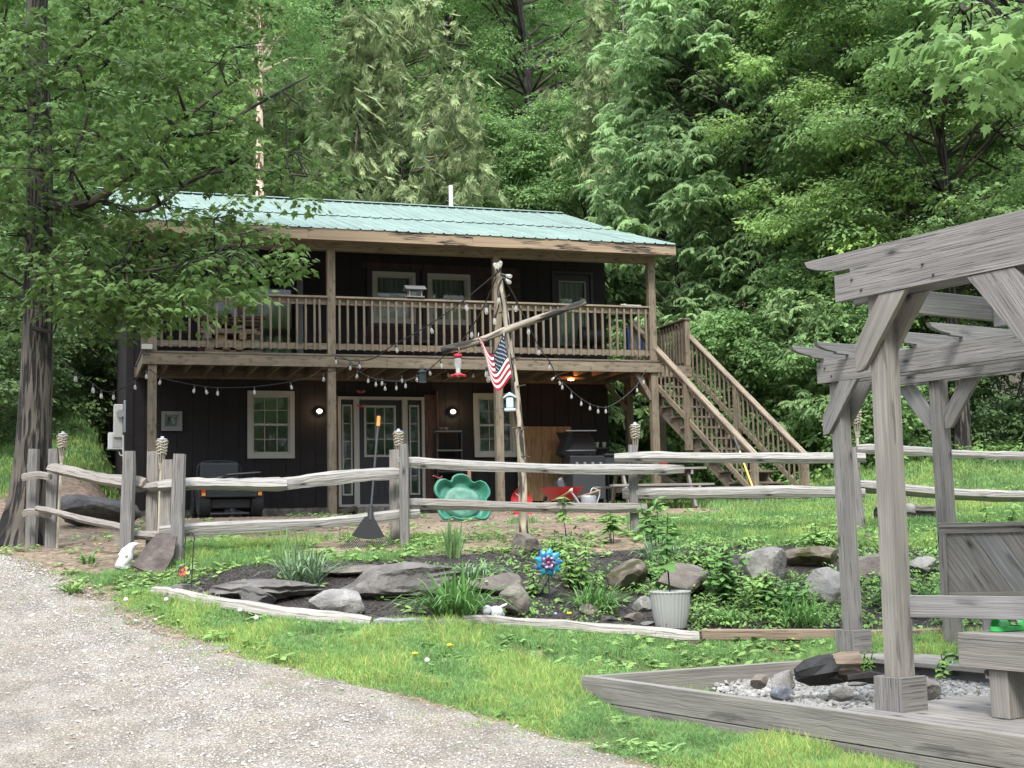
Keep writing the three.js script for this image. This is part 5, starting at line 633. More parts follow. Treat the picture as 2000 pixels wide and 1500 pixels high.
rock('boulder', 'smooth light-grey boulder at the front of the mulch bed', [-1.641,0.764,-13.302], [0.33, 0.15, 0.22], 3, RK.pale, { cuts: 3, rough: 0.25, tilt: -0.12 }, 0.1, 0.2);
rock('slate_slab', 'long dark slate slab at the left end of the bed', [-2.557,0.888,-13.857], [0.62, 0.13, 0.3], 5, RK.slate, { layers: 5, cuts: 6 }, 0.05, 0.2);
rock('slate_block', 'dark broken slate block in front of the long slab', [-2.51,0.831,-13.605], [0.22, 0.12, 0.17], 6, RK.dark, { layers: 3, cuts: 8, tilt: -0.2 }, 0.4, 0.2);
rock('slate_block', 'small slate piece under the shepherd hook', [-3.324,0.917,-13.987], [0.2, 0.1, 0.16], 8, RK.slate, { layers: 3, cuts: 7 }, 0.2, 0.25);
rock('slate_ledge', 'big layered slate ledge in the middle of the bed', [-1.245,0.907,-13.969], [0.78, 0.19, 0.36], 9, RK.slate, { layers: 7, cuts: 8, tilt: 0.05, rough: 0.35 }, 0.02, 0.14);
rock('slate_slab', 'flat grey slab on top of the slate ledge', [-1.722,1.093,-14.773], [0.42, 0.06, 0.26], 10, RK.brown, { layers: 2, cuts: 6, rough: 0.2 }, 0.1, 0.1);
rock('boulder', 'brown stone slab behind the white figurine', [-0.227,0.88,-14.334], [0.3, 0.13, 0.2], 12, RK.brown, { cuts: 7 }, 0.3, 0.15);
rock('standing_stone', 'upright brown stone beside the white figurine', [-0.03,0.694,-13.676], [0.17, 0.22, 0.13], 13, RK.brown, { cuts: 7, tilt: 0.4 }, 0.5, 0.2);
rock('boulder', 'flat-topped pinkish stone at the foot of the flag pole', [0.09,1.249,-16.002], [0.24, 0.16, 0.18], 14, RK.brown, { cuts: 8 }, 0.2, 0.2);
rock('stone', 'small tan stone right of the pinwheel', [0.716,0.669,-14.074], [0.13, 0.07, 0.1], 15, RK.brown, { cuts: 6, tilt: -0.3 }, 0.1, 0.25);
rock('boulder', 'rounded mossy boulder behind the lily clump', [1.192,0.864,-14.992], [0.24, 0.2, 0.22], 16, RK.moss, { cuts: 4 }, 0.6, 0.15);
rock('boulder', 'tan-grey boulder behind the pot', [1.781,0.804,-14.88], [0.32, 0.22, 0.26], 17, RK.brown, { cuts: 6 }, 0.2, 0.15);
rock('stone', 'flat grey stone left of the pot', [1.279,0.682,-14.373], [0.15, 0.09, 0.12], 18, RK.grey, { cuts: 7, tilt: 0.2 }, 0.1, 0.2);
rock('boulder', 'large speckled grey boulder on the right of the bed', [2.72,0.883,-15.135], [0.33, 0.24, 0.28], 19, RK.grey, { cuts: 5 }, 0.3, 0.15);
rock('boulder', 'long mossy flat rock at the top right of the bed', [3.366,1.086,-15.726], [0.42, 0.13, 0.26], 20, RK.moss, { cuts: 6 }, 0.1, 0.2);
rock('boulder', 'pale boulder left of the far pergola post', [3.213,0.707,-14.547], [0.2, 0.24, 0.2], 21, RK.pale, { cuts: 5 }, 0.2, 0.15);
rock('boulder', 'grey boulder between the pergola posts', [3.872,0.922,-15.25], [0.28, 0.17, 0.22], 22, RK.brown, { cuts: 6 }, 0.5, 0.15);
rock('boulder', 'grey stone left of the garden seat', [4.479,0.961,-15.365], [0.2, 0.12, 0.18], 23, RK.grey, { cuts: 7 }, 0.2, 0.2);
rock('stone', 'flat tan stone on the bank between the pergola posts', [4.189,1.303,-16.539], [0.13, 0.07, 0.12], 24, RK.brown, { cuts: 7 }, 0.2, 0.2);
rock('boulder', 'dark lichen-covered rock behind the short fence', [-6.2,1.706,-20.5], [0.62, 0.3, 0.4], 25, RK.dark, { cuts: 5, layers: 3, tilt: -0.08 }, 0.2, 0.2);
rock('stone', 'dark stone chip left of the planter', [0.921,0.608,-13.94], [0.1, 0.05, 0.08], 26, RK.dark, { cuts: 8 }, 0.2, 0.25); rock('stone', 'brown stone lying by the planter foot', [1.172,0.598,-14.016], [0.12, 0.06, 0.08], 27, RK.brown, { cuts: 8 }, 0.6, 0.25); rock('stone', 'flat slate chip between planter and stone', [1.304,0.558,-13.904], [0.1, 0.03, 0.07], 28, RK.slate, { cuts: 8 }, 0.2, 0.25);
{ const s = thing('flagstone', 'brown flagstone slab leaning against the fence posts', 'slab', [-3.973,1.159,-15.122]); const sh = new THREE.Shape(); [[-0.27, 0], [0.02, -0.06], [0.24, -0.02], [0.3, 0.3], [0.26, 0.62], [-0.06, 0.6], [-0.16, 0.38]].forEach((p, i) => i ? sh.lineTo(...p) : sh.moveTo(...p)); const g = new THREE.ExtrudeGeometry(sh, { depth: 0.05, bevelEnabled: true, bevelSize: 0.008, bevelThickness: 0.008, bevelSegments: 2 }); metreUV(g, 0); g.rotateX(-0.42).translate(0, 0.02, 0); const m = mesh('slab', g, mk([0.19, 0.155, 0.145], 'rock', 'rockBump', 0.015), s); s.rotation.z = -0.2; s.scale.setScalar(0.68); }
// edging logs
function edgeLog(label, pts, r, mat, seed, o = {}) { const n = 14, c = curve(pts, n), q = rng(seed); c.forEach((p, i) => { p.y = H(p.x, p.z) + r * 0.72 + 0.008 * Math.sin(i * 1.3); }); return tag(mesh('edging_log', rod(c, c.map((_, i) => r * (1 + rr(-0.1, 0.1, q)) * (i === 0 || i === n ? 0.75 : 1)), 7, { flat: true, sy: o.sy ?? 1, wob: 0.1, coarse: 3, seed }), mat), label, 'log'); }
edgeLog('pale split log edging the left end of the bed', [[-3.643,0.929,-14.07], [-3.042,0.84,-13.642], [-2.372,0.752,-13.251], [-1.747,0.686,-12.928], [-1.327,0.659,-12.802]], 0.075, M.edge, 1);
edgeLog('dark half-buried log below the slate ledge', [[-1.312,0.665,-12.838], [-0.894,0.648,-12.901], [-0.38,0.616,-13.072]], 0.05, M.greyB, 2);
edgeLog('long pale log edging the middle of the bed', [[-0.5,0.636,-13.085], [0.245,0.563,-13.3], [0.934,0.49,-13.447], [1.742,0.419,-13.409]], 0.075, M.edge, 3);
{ const a = v3([1.766,0.426,-13.44]), b = v3([3.109,0.406,-13.353]); a.y = H(a.x, a.z) + 0.07; b.y = H(b.x, b.z) + 0.07; tag(mesh('edging_timber', beam(a, b, 0.14, 0.1, 0.012), M.brownTimber), 'brown squared timber edging the right of the bed', 'timber'); const c = v3([3.327,0.417,-13.403]), d = v3([4.066,0.421,-13.418]); c.y = H(c.x, c.z) + 0.05; d.y = H(d.x, d.z) + 0.05; tag(mesh('edging_timber', beam(c, d, 0.14, 0.08, 0.012), M.brownTimber), 'short brown timber behind the far pergola post', 'timber'); }

const PM = { lily: leafMat(0.13, 0.26, 0.075, 0.25), sage: leafMat(0.21, 0.31, 0.17, 0.2), spike: leafMat(0.17, 0.28, 0.11, 0.2), leaf: leafMat(0.13, 0.26, 0.075, 0.3), light: leafMat(0.21, 0.35, 0.1, 0.3) };
function strapBlade(q, L, w, lean, a, out, col, t) { const n = 5; let px = Math.sin(a) * 0.02 * q(), pz = Math.cos(a) * 0.02 * q(); const sx = Math.cos(a), sz = -Math.sin(a), P = []; for (let i = 0; i <= n; i++) { const f = i / n, r = L * lean * (f + 0.5 * f * f * lean), y = L * (f * (1.05 - 0.15 * lean) - lean * 0.75 * f * f * f), ww = w * (1 - f ** 2.5) * (0.5 + Math.min(1, f * 4) * 0.5); P.push([V(px + Math.sin(a) * r - sx * ww, y, pz + Math.cos(a) * r - sz * ww), V(px + Math.sin(a) * r + sx * ww, y, pz + Math.cos(a) * r + sz * ww), V(px + Math.sin(a) * r, y - ww * 0.4, pz + Math.cos(a) * r)]); } for (let i = 0; i < n; i++) { const [A, B, C] = P[i], [D, E, F] = P[i + 1]; for (const p of [A, C, F, A, F, D, C, B, E, C, E, F]) { out.push(p.x, p.y, p.z); col.push(t, t, t); } } }
function strapClump(label, p, { n = 60, L = 0.5, w = 0.012, lean = [0.2, 0.9], mat = PM.lily, seed = 1, spread = 0.12 }) { const q = rng(seed), out = [], col = []; for (let i = 0; i < n; i++) { const o2 = [], a = q() * 6.283; strapBlade(q, L * rr(0.6, 1.1, q), w * rr(0.7, 1.2, q), rr(lean[0], lean[1], q), a, o2, col, rr(0.7, 1.25, q)); const dx = rr(-spread, spread, q), dz = rr(-spread, spread, q) * 0.8; for (let k = 0; k < o2.length; k += 3) out.push(o2[k] + dx, o2[k + 1], o2[k + 2] + dz); } const m = mesh('lily_clump', fromTris(out, null, col), mat); m.position.set(p[0], p[1] - 0.01, p[2]); return tag(m, label, 'plant'); }
strapClump('big arching grey-green lily clump behind the long slate slab', [-2.209,1.028,-14.48], { n: 150, L: 0.52, w: 0.011, lean: [0.15, 1.0], mat: PM.sage, seed: 1, spread: 0.16 });
strapClump('bright green lily clump beside the white figurine', [-0.571,0.694,-13.309], { n: 170, L: 0.62, w: 0.014, lean: [0.12, 0.95], mat: PM.lily, seed: 2, spread: 0.17 });
strapClump('upright spiky iris behind the slate ledge', [-0.697,1.216,-15.562], { n: 46, L: 0.52, w: 0.013, lean: [0.02, 0.35], mat: PM.spike, seed: 3, spread: 0.06 });
strapClump('drooping grey-green grass behind the green lily clump', [-0.448,1.014,-14.766], { n: 90, L: 0.36, w: 0.009, lean: [0.5, 1.1], mat: PM.sage, seed: 4, spread: 0.14 });
strapClump('lily clump between the pinwheel and the pot', [0.814,0.698,-14.242], { n: 120, L: 0.42, w: 0.011, lean: [0.2, 1.0], mat: PM.lily, seed: 5, spread: 0.18 });
strapClump('grey-green lily clump on the bank above the pot', [1.648,1.129,-15.855], { n: 110, L: 0.42, w: 0.01, lean: [0.15, 1.0], mat: PM.sage, seed: 6, spread: 0.16 });
strapClump('low lily clump right of the pot', [2.115,0.54,-13.923], { n: 60, L: 0.3, w: 0.009, lean: [0.2, 1.0], mat: PM.lily, seed: 7, spread: 0.1 });
strapClump('lily clump left of the far pergola post', [2.793,0.53,-13.881], { n: 120, L: 0.42, w: 0.01, lean: [0.15, 1.0], mat: PM.lily, seed: 8, spread: 0.2 });
strapClump('tall meadow grass in front of the fence behind the lilies', [-2.504,1.222,-15.416], { n: 30, L: 0.5, w: 0.006, lean: [0.02, 0.3], mat: PM.spike, seed: 9, spread: 0.12 });
strapClump('small grass tuft beside the slate slab', [-1.921,0.806,-13.494], { n: 50, L: 0.16, w: 0.004, lean: [0.1, 0.7], mat: PM.light, seed: 10, spread: 0.06 });
strapClump('tuft of dandelion leaves on the gravel verge', [-4.56,0.975,-14.353], { n: 26, L: 0.24, w: 0.02, lean: [0.4, 1.1], mat: PM.light, seed: 11, spread: 0.06 });
strapClump('dandelion leaves by the near corner of the pit border', [0.742,0.195,-11.782], { n: 14, L: 0.2, w: 0.016, lean: [0.1, 0.6], mat: PM.light, seed: 12, spread: 0.06 });
strapClump('small plantain against the pit border', [1.349,0.078,-11.515], { n: 12, L: 0.14, w: 0.018, lean: [0.2, 0.9], mat: PM.leaf, seed: 13, spread: 0.03 });
strapClump('daylily shoots between the short fence posts', [-4.813,1.25,-15.681], { n: 22, L: 0.2, w: 0.014, lean: [0.2, 1.0], mat: PM.lily, seed: 14, spread: 0.06 });
// leafy stems: height h, whorls of pointed leaves
function leafyPlant(label, p, { stems = 3, h = 0.6, leaf = 0.12, mat = PM.leaf, seed = 1, spread = 0.12, levels = 6, per = 4, shape = 'oval', stemMat = M.twig, r = 0.006, start = 0.25 }) { const q = rng(seed), o = thing('leafy_plant', label, 'plant', [p[0], p[1] - 0.02, p[2]]), out = [], col = [], st = []; for (let s = 0; s < stems; s++) { const a = q() * 6.283, d = spread * q(), b = V(Math.sin(a) * d * 0.4, 0, Math.cos(a) * d * 0.4), e = V(Math.sin(a) * d * 1.6, h * rr(0.75, 1.1, q), Math.cos(a) * d * 1.6), m = b.clone().lerp(e, 0.5).add(V(rr(-0.03, 0.03, q), 0, rr(-0.03, 0.03, q))); st.push(rod([b, m, e], [r, r * 0.8, r * 0.5], 5, { seed: s })); for (let l = 0; l < levels; l++) { const t = lerp(start, 1, (l + 0.5 * q()) / levels), c = t < 0.5 ? b.clone().lerp(m, t * 2) : m.clone().lerp(e, t * 2 - 1), tint = rr(0.75, 1.25, q); for (let k = 0; k < per; k++) leafTris(out, col, shape, c, (k / per) * 6.283 + l * 0.9 + q() * 0.5, rr(-0.35, 0.5, q), leaf * rr(0.65, 1.15, q) * (1.1 - 0.35 * t), tint, 0.25); } } mesh('stem', st, stemMat, o); mesh('foliage', fromTris(out, null, col), mat, o).userData.kind = 'stuff'; return o; }
leafyPlant('leafy peony bush right of the pot', [2.195,0.715,-14.575], { stems: 12, h: 0.62, leaf: 0.15, seed: 1, spread: 0.22, levels: 7, per: 4 });
leafyPlant('bushy peony in front of the speckled boulder', [2.521,0.644,-14.321], { stems: 14, h: 0.46, leaf: 0.14, seed: 2, spread: 0.26, levels: 6, per: 4, mat: PM.light });
leafyPlant('broad-leaved perennial left of the far pergola post', [2.789,0.619,-14.227], { stems: 11, h: 0.4, leaf: 0.13, seed: 3, spread: 0.22, levels: 6, per: 4 });
leafyPlant('leafy perennial behind the lily clump in mid bed', [0.61,0.892,-14.866], { stems: 10, h: 0.5, leaf: 0.12, seed: 4, spread: 0.2, levels: 6, per: 4, mat: PM.light });
leafyPlant('young shoot with a tuft of pale leaves in front of the red barrow', [0.64,1.406,-17.054], { stems: 2, h: 0.52, leaf: 0.2, seed: 5, spread: 0.05, levels: 3, per: 5, mat: PM.light, start: 0.6 });
leafyPlant('pale-leaved shoot at the foot of the middle fence post', [1.158,1.337,-16.675], { stems: 3, h: 0.42, leaf: 0.19, seed: 6, spread: 0.1, levels: 3, per: 5, mat: PM.light, start: 0.5 });
leafyPlant('tall milkweed shoot right of the middle fence post', [1.647,1.199,-16.104], { stems: 3, h: 0.66, leaf: 0.19, seed: 7, spread: 0.12, levels: 7, per: 3, mat: PM.leaf, start: 0.35 });
leafyPlant('leafy shoots on the bank left of the far pergola post', [3.413,1.15,-15.929], { stems: 7, h: 0.42, leaf: 0.16, seed: 8, spread: 0.2, levels: 5, per: 4, mat: PM.light });
leafyPlant('sprawling compound-leaved shoot above the garden seat', [5.576,1.254,-16.331], { stems: 3, h: 0.55, leaf: 0.15, seed: 9, spread: 0.22, levels: 4, per: 5, mat: PM.light, start: 0.5 });
leafyPlant('low leafy plant between the pergola posts', [3.784,0.624,-14.245], { stems: 9, h: 0.38, leaf: 0.14, seed: 10, spread: 0.2, levels: 5, per: 4 });
leafyPlant('fresh green seedling beside the slate block', [-2.596,0.832,-13.611], { stems: 3, h: 0.14, leaf: 0.12, seed: 11, spread: 0.05, levels: 2, per: 5, mat: PM.light });
leafyPlant('small fern left of the garden seat', [4.14,0.639,-14.303], { stems: 8, h: 0.24, leaf: 0.12, seed: 12, spread: 0.16, levels: 5, per: 4, mat: PM.leaf });
leafyPlant('purslane sprig growing in the fire pit', [3.004,0.454,-9.9], { stems: 4, h: 0.16, leaf: 0.07, seed: 13, spread: 0.07, levels: 3, per: 4, mat: PM.light });
leafyPlant('tuft of weeds behind the charred log', [2.62,0.407,-10.6], { stems: 9, h: 0.16, leaf: 0.06, seed: 14, spread: 0.1, levels: 4, per: 4, mat: PM.light });
leafyPlant('seedlings along the stone by the pinwheel', [0.168,0.842,-14.425], { stems: 6, h: 0.32, leaf: 0.11, seed: 15, spread: 0.16, levels: 4, per: 4, mat: PM.light });
leafyPlant('leafy perennial on the bank behind the pinwheel', [0.471,1.093,-15.509], { stems: 8, h: 0.34, leaf: 0.13, seed: 16, spread: 0.2, levels: 4, per: 4, mat: PM.light });
leafyPlant('nettle patch by the upper bank right of the pot', [2.164,1.045,-15.604], { stems: 9, h: 0.34, leaf: 0.12, seed: 17, spread: 0.22, levels: 5, per: 4, mat: PM.light });
leafyPlant('weeds along the bank right of the mossy boulder', [1.425,0.941,-15.28], { stems: 7, h: 0.26, leaf: 0.11, seed: 18, spread: 0.2, levels: 4, per: 4, mat: PM.leaf });
{ // hosta under the pergola rail
  const p = [3.891,0.59,-11.9], o = thing('hosta_plant', 'hosta with pale-edged leaves behind the bench', 'plant', [p[0], H(p[0], p[2]), p[2]]), q = rng(31); for (let i = 0; i < 14; i++) { const a = i / 14 * 6.283, L = rr(0.2, 0.3, q), e = rr(0.3, 0.7, q), f = (k) => bent((s, t) => { const w = (s - 0.5) * 2 * k * 0.085 * Math.sin(Math.PI * Math.min(1, t * 0.92 + 0.04)), r = 0.05 + L * t, y = 0.12 + e * 0.3 * Math.sin(t * 2.4) - t * t * 0.12 + Math.abs(s - 0.5) * 0.05 - (k > 0.9 ? 0.003 : 0); return [Math.sin(a) * r + Math.cos(a) * w, y, Math.cos(a) * r - Math.sin(a) * w]; }, 4, 6); const lf = mesh('leaf', f(1), std([0.5, 0.52, 0.4]), o); mesh('leaf_centre', f(0.78), std([0.13, 0.22, 0.07]), lf); }
}
// planter with a single tall stem
{ const p = [1.523,0.524,-13.826], o = thing('planter', 'ribbed light-grey planter pot standing in the mulch bed', 'planter', p), g = lathe([[0.001, 0.02], [0.13, 0.02], [0.135, 0], [0.15, 0.02], [0.17, 0.12], [0.188, 0.24], [0.197, 0.355], [0.204, 0.36], [0.204, 0.375], [0.192, 0.375], [0.185, 0.33], [0.001, 0.33]], 120), a = g.attributes.position; for (let i = 0; i < a.count; i++) { const x = a.getX(i), y = a.getY(i), z = a.getZ(i), t = Math.atan2(z, x), r = Math.hypot(x, z); if (y > 0.015 && y < 0.357 && r > 0.14) { const k = 1 + 0.022 * Math.sin(t * 30); a.setX(i, x * k); a.setZ(i, z * k); } } g.computeVertexNormals(); mesh('pot', g, std([0.32, 0.32, 0.3], { roughness: 0.5 }), o); mesh('potting_soil', new THREE.CircleGeometry(0.184, 24).rotateX(-Math.PI / 2).translate(0, 0.332, 0), mk([0.05, 0.04, 0.035], 'soil'), o);
  const pl = leafyPlant('single tall-stemmed plant with a whorled top growing in the planter', [p[0], p[1] + 0.34, p[2]], { stems: 1, h: 0.92, leaf: 0.19, seed: 51, spread: 0.03, levels: 9, per: 4, start: 0.42, shape: 'simple', r: 0.009 }); }
// flowers and small lawn finds
const dand = (label, p, yellow) => { const o = thing(yellow ? 'dandelion_flower' : 'dandelion_clock', label, 'flower', p), h = yellow ? 0.1 : 0.13; mesh('stalk', rod([[0, 0, 0], [0.01, h * 0.6, 0], [0.012, h, 0]], 0.003, 5), GM.stalk, o); mesh('head', yellow ? new THREE.SphereGeometry(0.026, 12, 8).scale(1, 0.5, 1).translate(0.012, h, 0) : new THREE.IcosahedronGeometry(0.022, 2).translate(0.012, h + 0.012, 0), yellow ? std([0.75, 0.45, 0.02]) : std([0.6, 0.58, 0.55]), o); };
GM.stalk = std([0.2, 0.28, 0.1]);
dand('large yellow dandelion in the middle of the lawn', [-0.592,0.459,-12.054], true); dand('small yellow dandelion left of the large one', [-0.864,0.428,-11.668], true); dand('yellow flower at the bed edge beside the figurine', [-0.459,0.681,-13.323], true); dand('yellow flower on a thin stalk in the middle of the mulch', [0.504,0.608,-13.687], true);
dand('white seed head by the left end of the edging log', [-3.381,0.789,-13.44], false); dand('white seed head below the left edging log', [-2.582,0.698,-12.99], false); dand('white seed head in the lawn near the tan leaf', [-0.74,0.359,-11.316], false); dand('white seed head in front of the pit border', [1.555,0.001,-10.862], false); dand('white seed head by the gravel verge', [-3.79,0.793,-13.513], false); dand('white seed head in the grass under the slate slab', [-2.375,0.641,-12.693], false);
{ const q = [-0.597,0.297,-11.019], m = mesh('fallen_leaf', bent((s, t) => [(s - 0.5) * 0.1 * Math.sin(Math.PI * clamp(t * 0.9 + 0.08)), 0.05 + 0.015 * Math.cos(s * 6), (t - 0.5) * 0.13], 6, 6), std([0.55, 0.38, 0.2])); m.position.set(...q); m.rotation.y = 1.4; tag(m, 'dry tan leaf lying on the lawn by the gravel', 'leaf'); const m2 = mesh('fallen_leaf', m.geometry, std([0.5, 0.34, 0.14])); m2.position.set(...[-1.494,0.743,-13.206]); m2.rotation.y = 0.6; m2.scale.setScalar(0.9); tag(m2, 'yellowish leaf lying on the mulch in front of the grey boulder', 'leaf'); }

// ---------------------------------------------------------------- flag pole, flag, feeders
{
  const P = [[0.108,1.434,-17.261], [0.105,1.872,-17.35], [0.103,2.385,-17.35], [0.075,2.901,-17.35], [0.027,3.42,-17.35], [-0.017,3.812,-17.35], [-0.061,4.206,-17.35], [-0.095,4.469,-17.35], [-0.165,4.906,-17.35]], o = thing('flag_pole', 'bare tree-trunk pole with a slanted crossbar standing behind the fence', 'flag pole'), c = curve(P, 30);
  mesh('shaft', rod(c, c.map((_, i) => lerp(0.062, 0.036, i / 30) * (1 + 0.1 * (hash(i, 5) - 0.5))), 9, { wob: 0.06, seed: 4 }), M.stick, o);
  mesh('crossbar', rod(curve([[-0.887,3.791,-17.25], [-0.441,3.887,-17.26], [0.014,4.061,-17.27], [0.47,4.209,-17.27], [0.953,4.371,-17.28]], 16), curve([[0, 0, 0], [1, 0, 0]], 16).map((_, i) => lerp(0.048, 0.04, i / 16) * (1 + 0.15 * (hash(i, 8) - 0.5))), 9, { wob: 0.08, seed: 6 }), M.barkPale, o);
  for (const [a, b] of [[[0.006,3.675,-17.3], [0.109,3.673,-17.2]], [[0.064,3.317,-17.3], [0.166,3.324,-17.2]], [[0.092,2.8,-17.3], [-0.011,2.788,-17.2]], [[0.104,2.767,-17.3], [0.181,2.801,-17.25]], [[0.104,2.446,-17.3], [0.198,2.42,-17.2]], [[-0.082,4.428,-17.3], [-0.016,4.469,-17.2]], [[-0.111,4.265,-17.3], [-0.163,4.245,-17.25]], [[0.731,4.29,-17.28], [0.79,4.224,-17.2]], [[0.039,3.352,-17.32], [-0.012,3.728,-17.2]]]) mesh('snag', rod([a, b], [0.014, 0.007], 5, { seed: 2 }), M.stick, o);
  mesh('splint', rod([[0.017,3.217,-17.26], [-0.031,3.736,-17.26], [-0.067,4.194,-17.27], [-0.087,4.523,-17.28]], [0.02, 0.024, 0.022, 0.015], 7, { seed: 9 }), M.barkPale, o);
  // the flag, hung by two corners from the crossbar
  const cv = document.createElement('canvas'); cv.width = 380; cv.height = 200; const x = cv.getContext('2d'); for (let i = 0; i < 13; i++) { x.fillStyle = i % 2 ? '#eeeae6' : '#a8202f'; x.fillRect(0, i * 200 / 13, 380, 200 / 13 + 1); } x.fillStyle = '#17263a'; x.fillRect(0, 0, 160, 108); x.fillStyle = '#ffffff';
  for (let r = 0; r < 9; r++) for (let k = 0; k < (r % 2 ? 5 : 6); k++) { const cx = 13 + k * 26.5 + (r % 2 ? 13 : 0), cy = 11 + r * 10.8; x.beginPath(); for (let i = 0; i < 10; i++) { const a = -Math.PI / 2 + i * Math.PI / 5, q = i % 2 ? 2.2 : 5.4; x.lineTo(cx + Math.cos(a) * q, cy + Math.sin(a) * q); } x.fill(); }
  const ft = new THREE.CanvasTexture(cv); ft.colorSpace = THREE.SRGBColorSpace; const A = v3([-0.091,3.953,-17.18]), B = v3([-0.412,3.963,-17.2]), m1 = 1 / 155.6;
  const fl = thing('flag', 'small stars-and-stripes flag sagging from the crossbar', 'flag', A.toArray());
  const g = bent((s, t) => { const px = lerp(0, -50, s) + t * lerp(14, 14, s) - 6 * Math.sin(s * 3.14) * t, sag = Math.sin(Math.PI * clamp(s * 1.02)) ** 1.5 * 38 * (1 - 0.35 * t), py = sag + t * lerp(82, 46, s * s) + Math.sin(s * 3.14) * 10 * t, z = 0.035 * Math.sin(s * 9 + t * 2) * (0.3 + t) + 0.05 * Math.sin(s * 3.14) * (1 - 0.4 * t); return [px * m1, -py * m1, z]; }, 36, 24); { const uv = g.attributes.uv; for (let i = 0; i < uv.count; i++) uv.setXY(i, uv.getX(i), 1 - uv.getY(i)); }
  mesh('cloth', g, new THREE.MeshPhysicalMaterial({ map: ft, roughness: 1, transmission: 0.25, thickness: 0 }), fl); for (const [a, b] of [[0, 0], [-50 * m1, 0]]) mesh('tie', rod([[a, b - 0.01, 0], [a + 0.005, b + 0.045, -0.05]], 0.006, 5), M.offwhite, fl);
  // hummingbird feeder
  const hf = thing('hummingbird_feeder', 'red and clear glass hummingbird feeder hanging from the crossbar', 'bird feeder', [-0.671,3.45,-17.2]), gl = new THREE.MeshPhysicalMaterial({ color: lin(0.92, 0.94, 0.94), roughness: 0.08, transmission: 0.8, thickness: 0 });
  mesh('base', lathe([[0.001, 0], [0.05, 0], [0.075, 0.012], [0.055, 0.03], [0.03, 0.04], [0.001, 0.042]], 20), M.red, hf); mesh('bottle', lathe([[0.028, 0.04], [0.032, 0.07], [0.03, 0.1], [0.045, 0.13], [0.047, 0.16], [0.044, 0.17], [0.047, 0.18], [0.044, 0.2], [0.047, 0.215], [0.036, 0.235]], 20), gl, hf); mesh('nectar', cyl(0.026, 0.028, 0.055, 0, 0.042, 0), M.offwhite, hf); mesh('cap', lathe([[0.001, 0.235], [0.052, 0.236], [0.05, 0.252], [0.054, 0.268], [0.05, 0.28], [0.001, 0.285]], 20), M.red, hf); for (let i = 0; i < 6; i++) { const a = i * 1.047; mesh('perch', rod([[Math.sin(a) * 0.06, 0.012, Math.cos(a) * 0.06], [Math.sin(a) * 0.105, 0.004, Math.cos(a) * 0.105]], [0.01, 0.014], 6), M.red, hf); } mesh('hanger', rod([[0, 0.283, 0], [0.018, 0.31, 0], [0.015, 0.34, 0.02], [0.012, 0.375, -0.02]], 0.003, 5), M.metal, hf);
  // house-shaped feeder on the pole
  const bf = thing('bird_feeder', 'pale blue plastic bird feeder fixed to the pole', 'bird feeder', [-0.032,3.004,-17.25]), pb = std([0.45, 0.56, 0.6], { roughness: 0.4 }); mesh('body', [span(-0.045, 0.045, 0.03, 0.17, -0.04, 0.04, 0.008)], pb, bf); const rg = new THREE.Shape(); rg.moveTo(-0.085, 0.165); rg.quadraticCurveTo(-0.05, 0.215, 0, 0.235); rg.quadraticCurveTo(0.05, 0.215, 0.085, 0.165); rg.lineTo(0.07, 0.165); rg.quadraticCurveTo(0, 0.22, -0.07, 0.165); mesh('roof', new THREE.ExtrudeGeometry(rg, { depth: 0.11, bevelEnabled: false }).translate(0, 0, -0.055), pb, bf); mesh('tray', span(-0.07, 0.07, 0.0, 0.03, -0.065, 0.065, 0.006), pb, bf); mesh('perch', rod([[-0.11, 0.035, 0.05], [0.09, 0.035, 0.05]], 0.006, 6), M.charcoal, bf);
}
// ---------------------------------------------------------------- string lights
const bulbGlass = new THREE.MeshPhysicalMaterial({ color: lin(0.85, 0.84, 0.8), roughness: 0.1, transmission: 0.75, thickness: 0 });
const bulbGeo = lathe([[0.001, -0.185], [0.018, -0.182], [0.031, -0.162], [0.034, -0.14], [0.026, -0.105], [0.017, -0.075]], 12), sockGeo = lathe([[0.017, -0.08], [0.02, -0.07], [0.021, -0.03], [0.012, -0.018], [0.008, 0.0], [0.001, 0.004]], 10), filGeo = rod([[-0.008, -0.09, 0], [-0.006, -0.14, 0], [0.006, -0.14, 0], [0.008, -0.09, 0]], 0.003, 4);
function stringLight(label, path, bulbs, sag = 0.02) {   // path: cord points; bulbs: points on the cord with a tilt
  const o = thing('string_light', label, 'string light'), c = curve(path, path.length * 7); mesh('cord', rod(c, 0.009, 5), M.black, o);
  bulbs.forEach(([p, tz = 0, tx = 0, up = false], i) => { const b = part('bulb', o, p); b.rotation.set(tx, 0, up ? Math.PI + tz : tz); b.scale.setScalar(0.8); mesh('glass', bulbGeo, bulbGlass, b); mesh('socket', sockGeo, M.black, b); mesh('filament', filGeo, std([0.6, 0.5, 0.35]), b); });
}
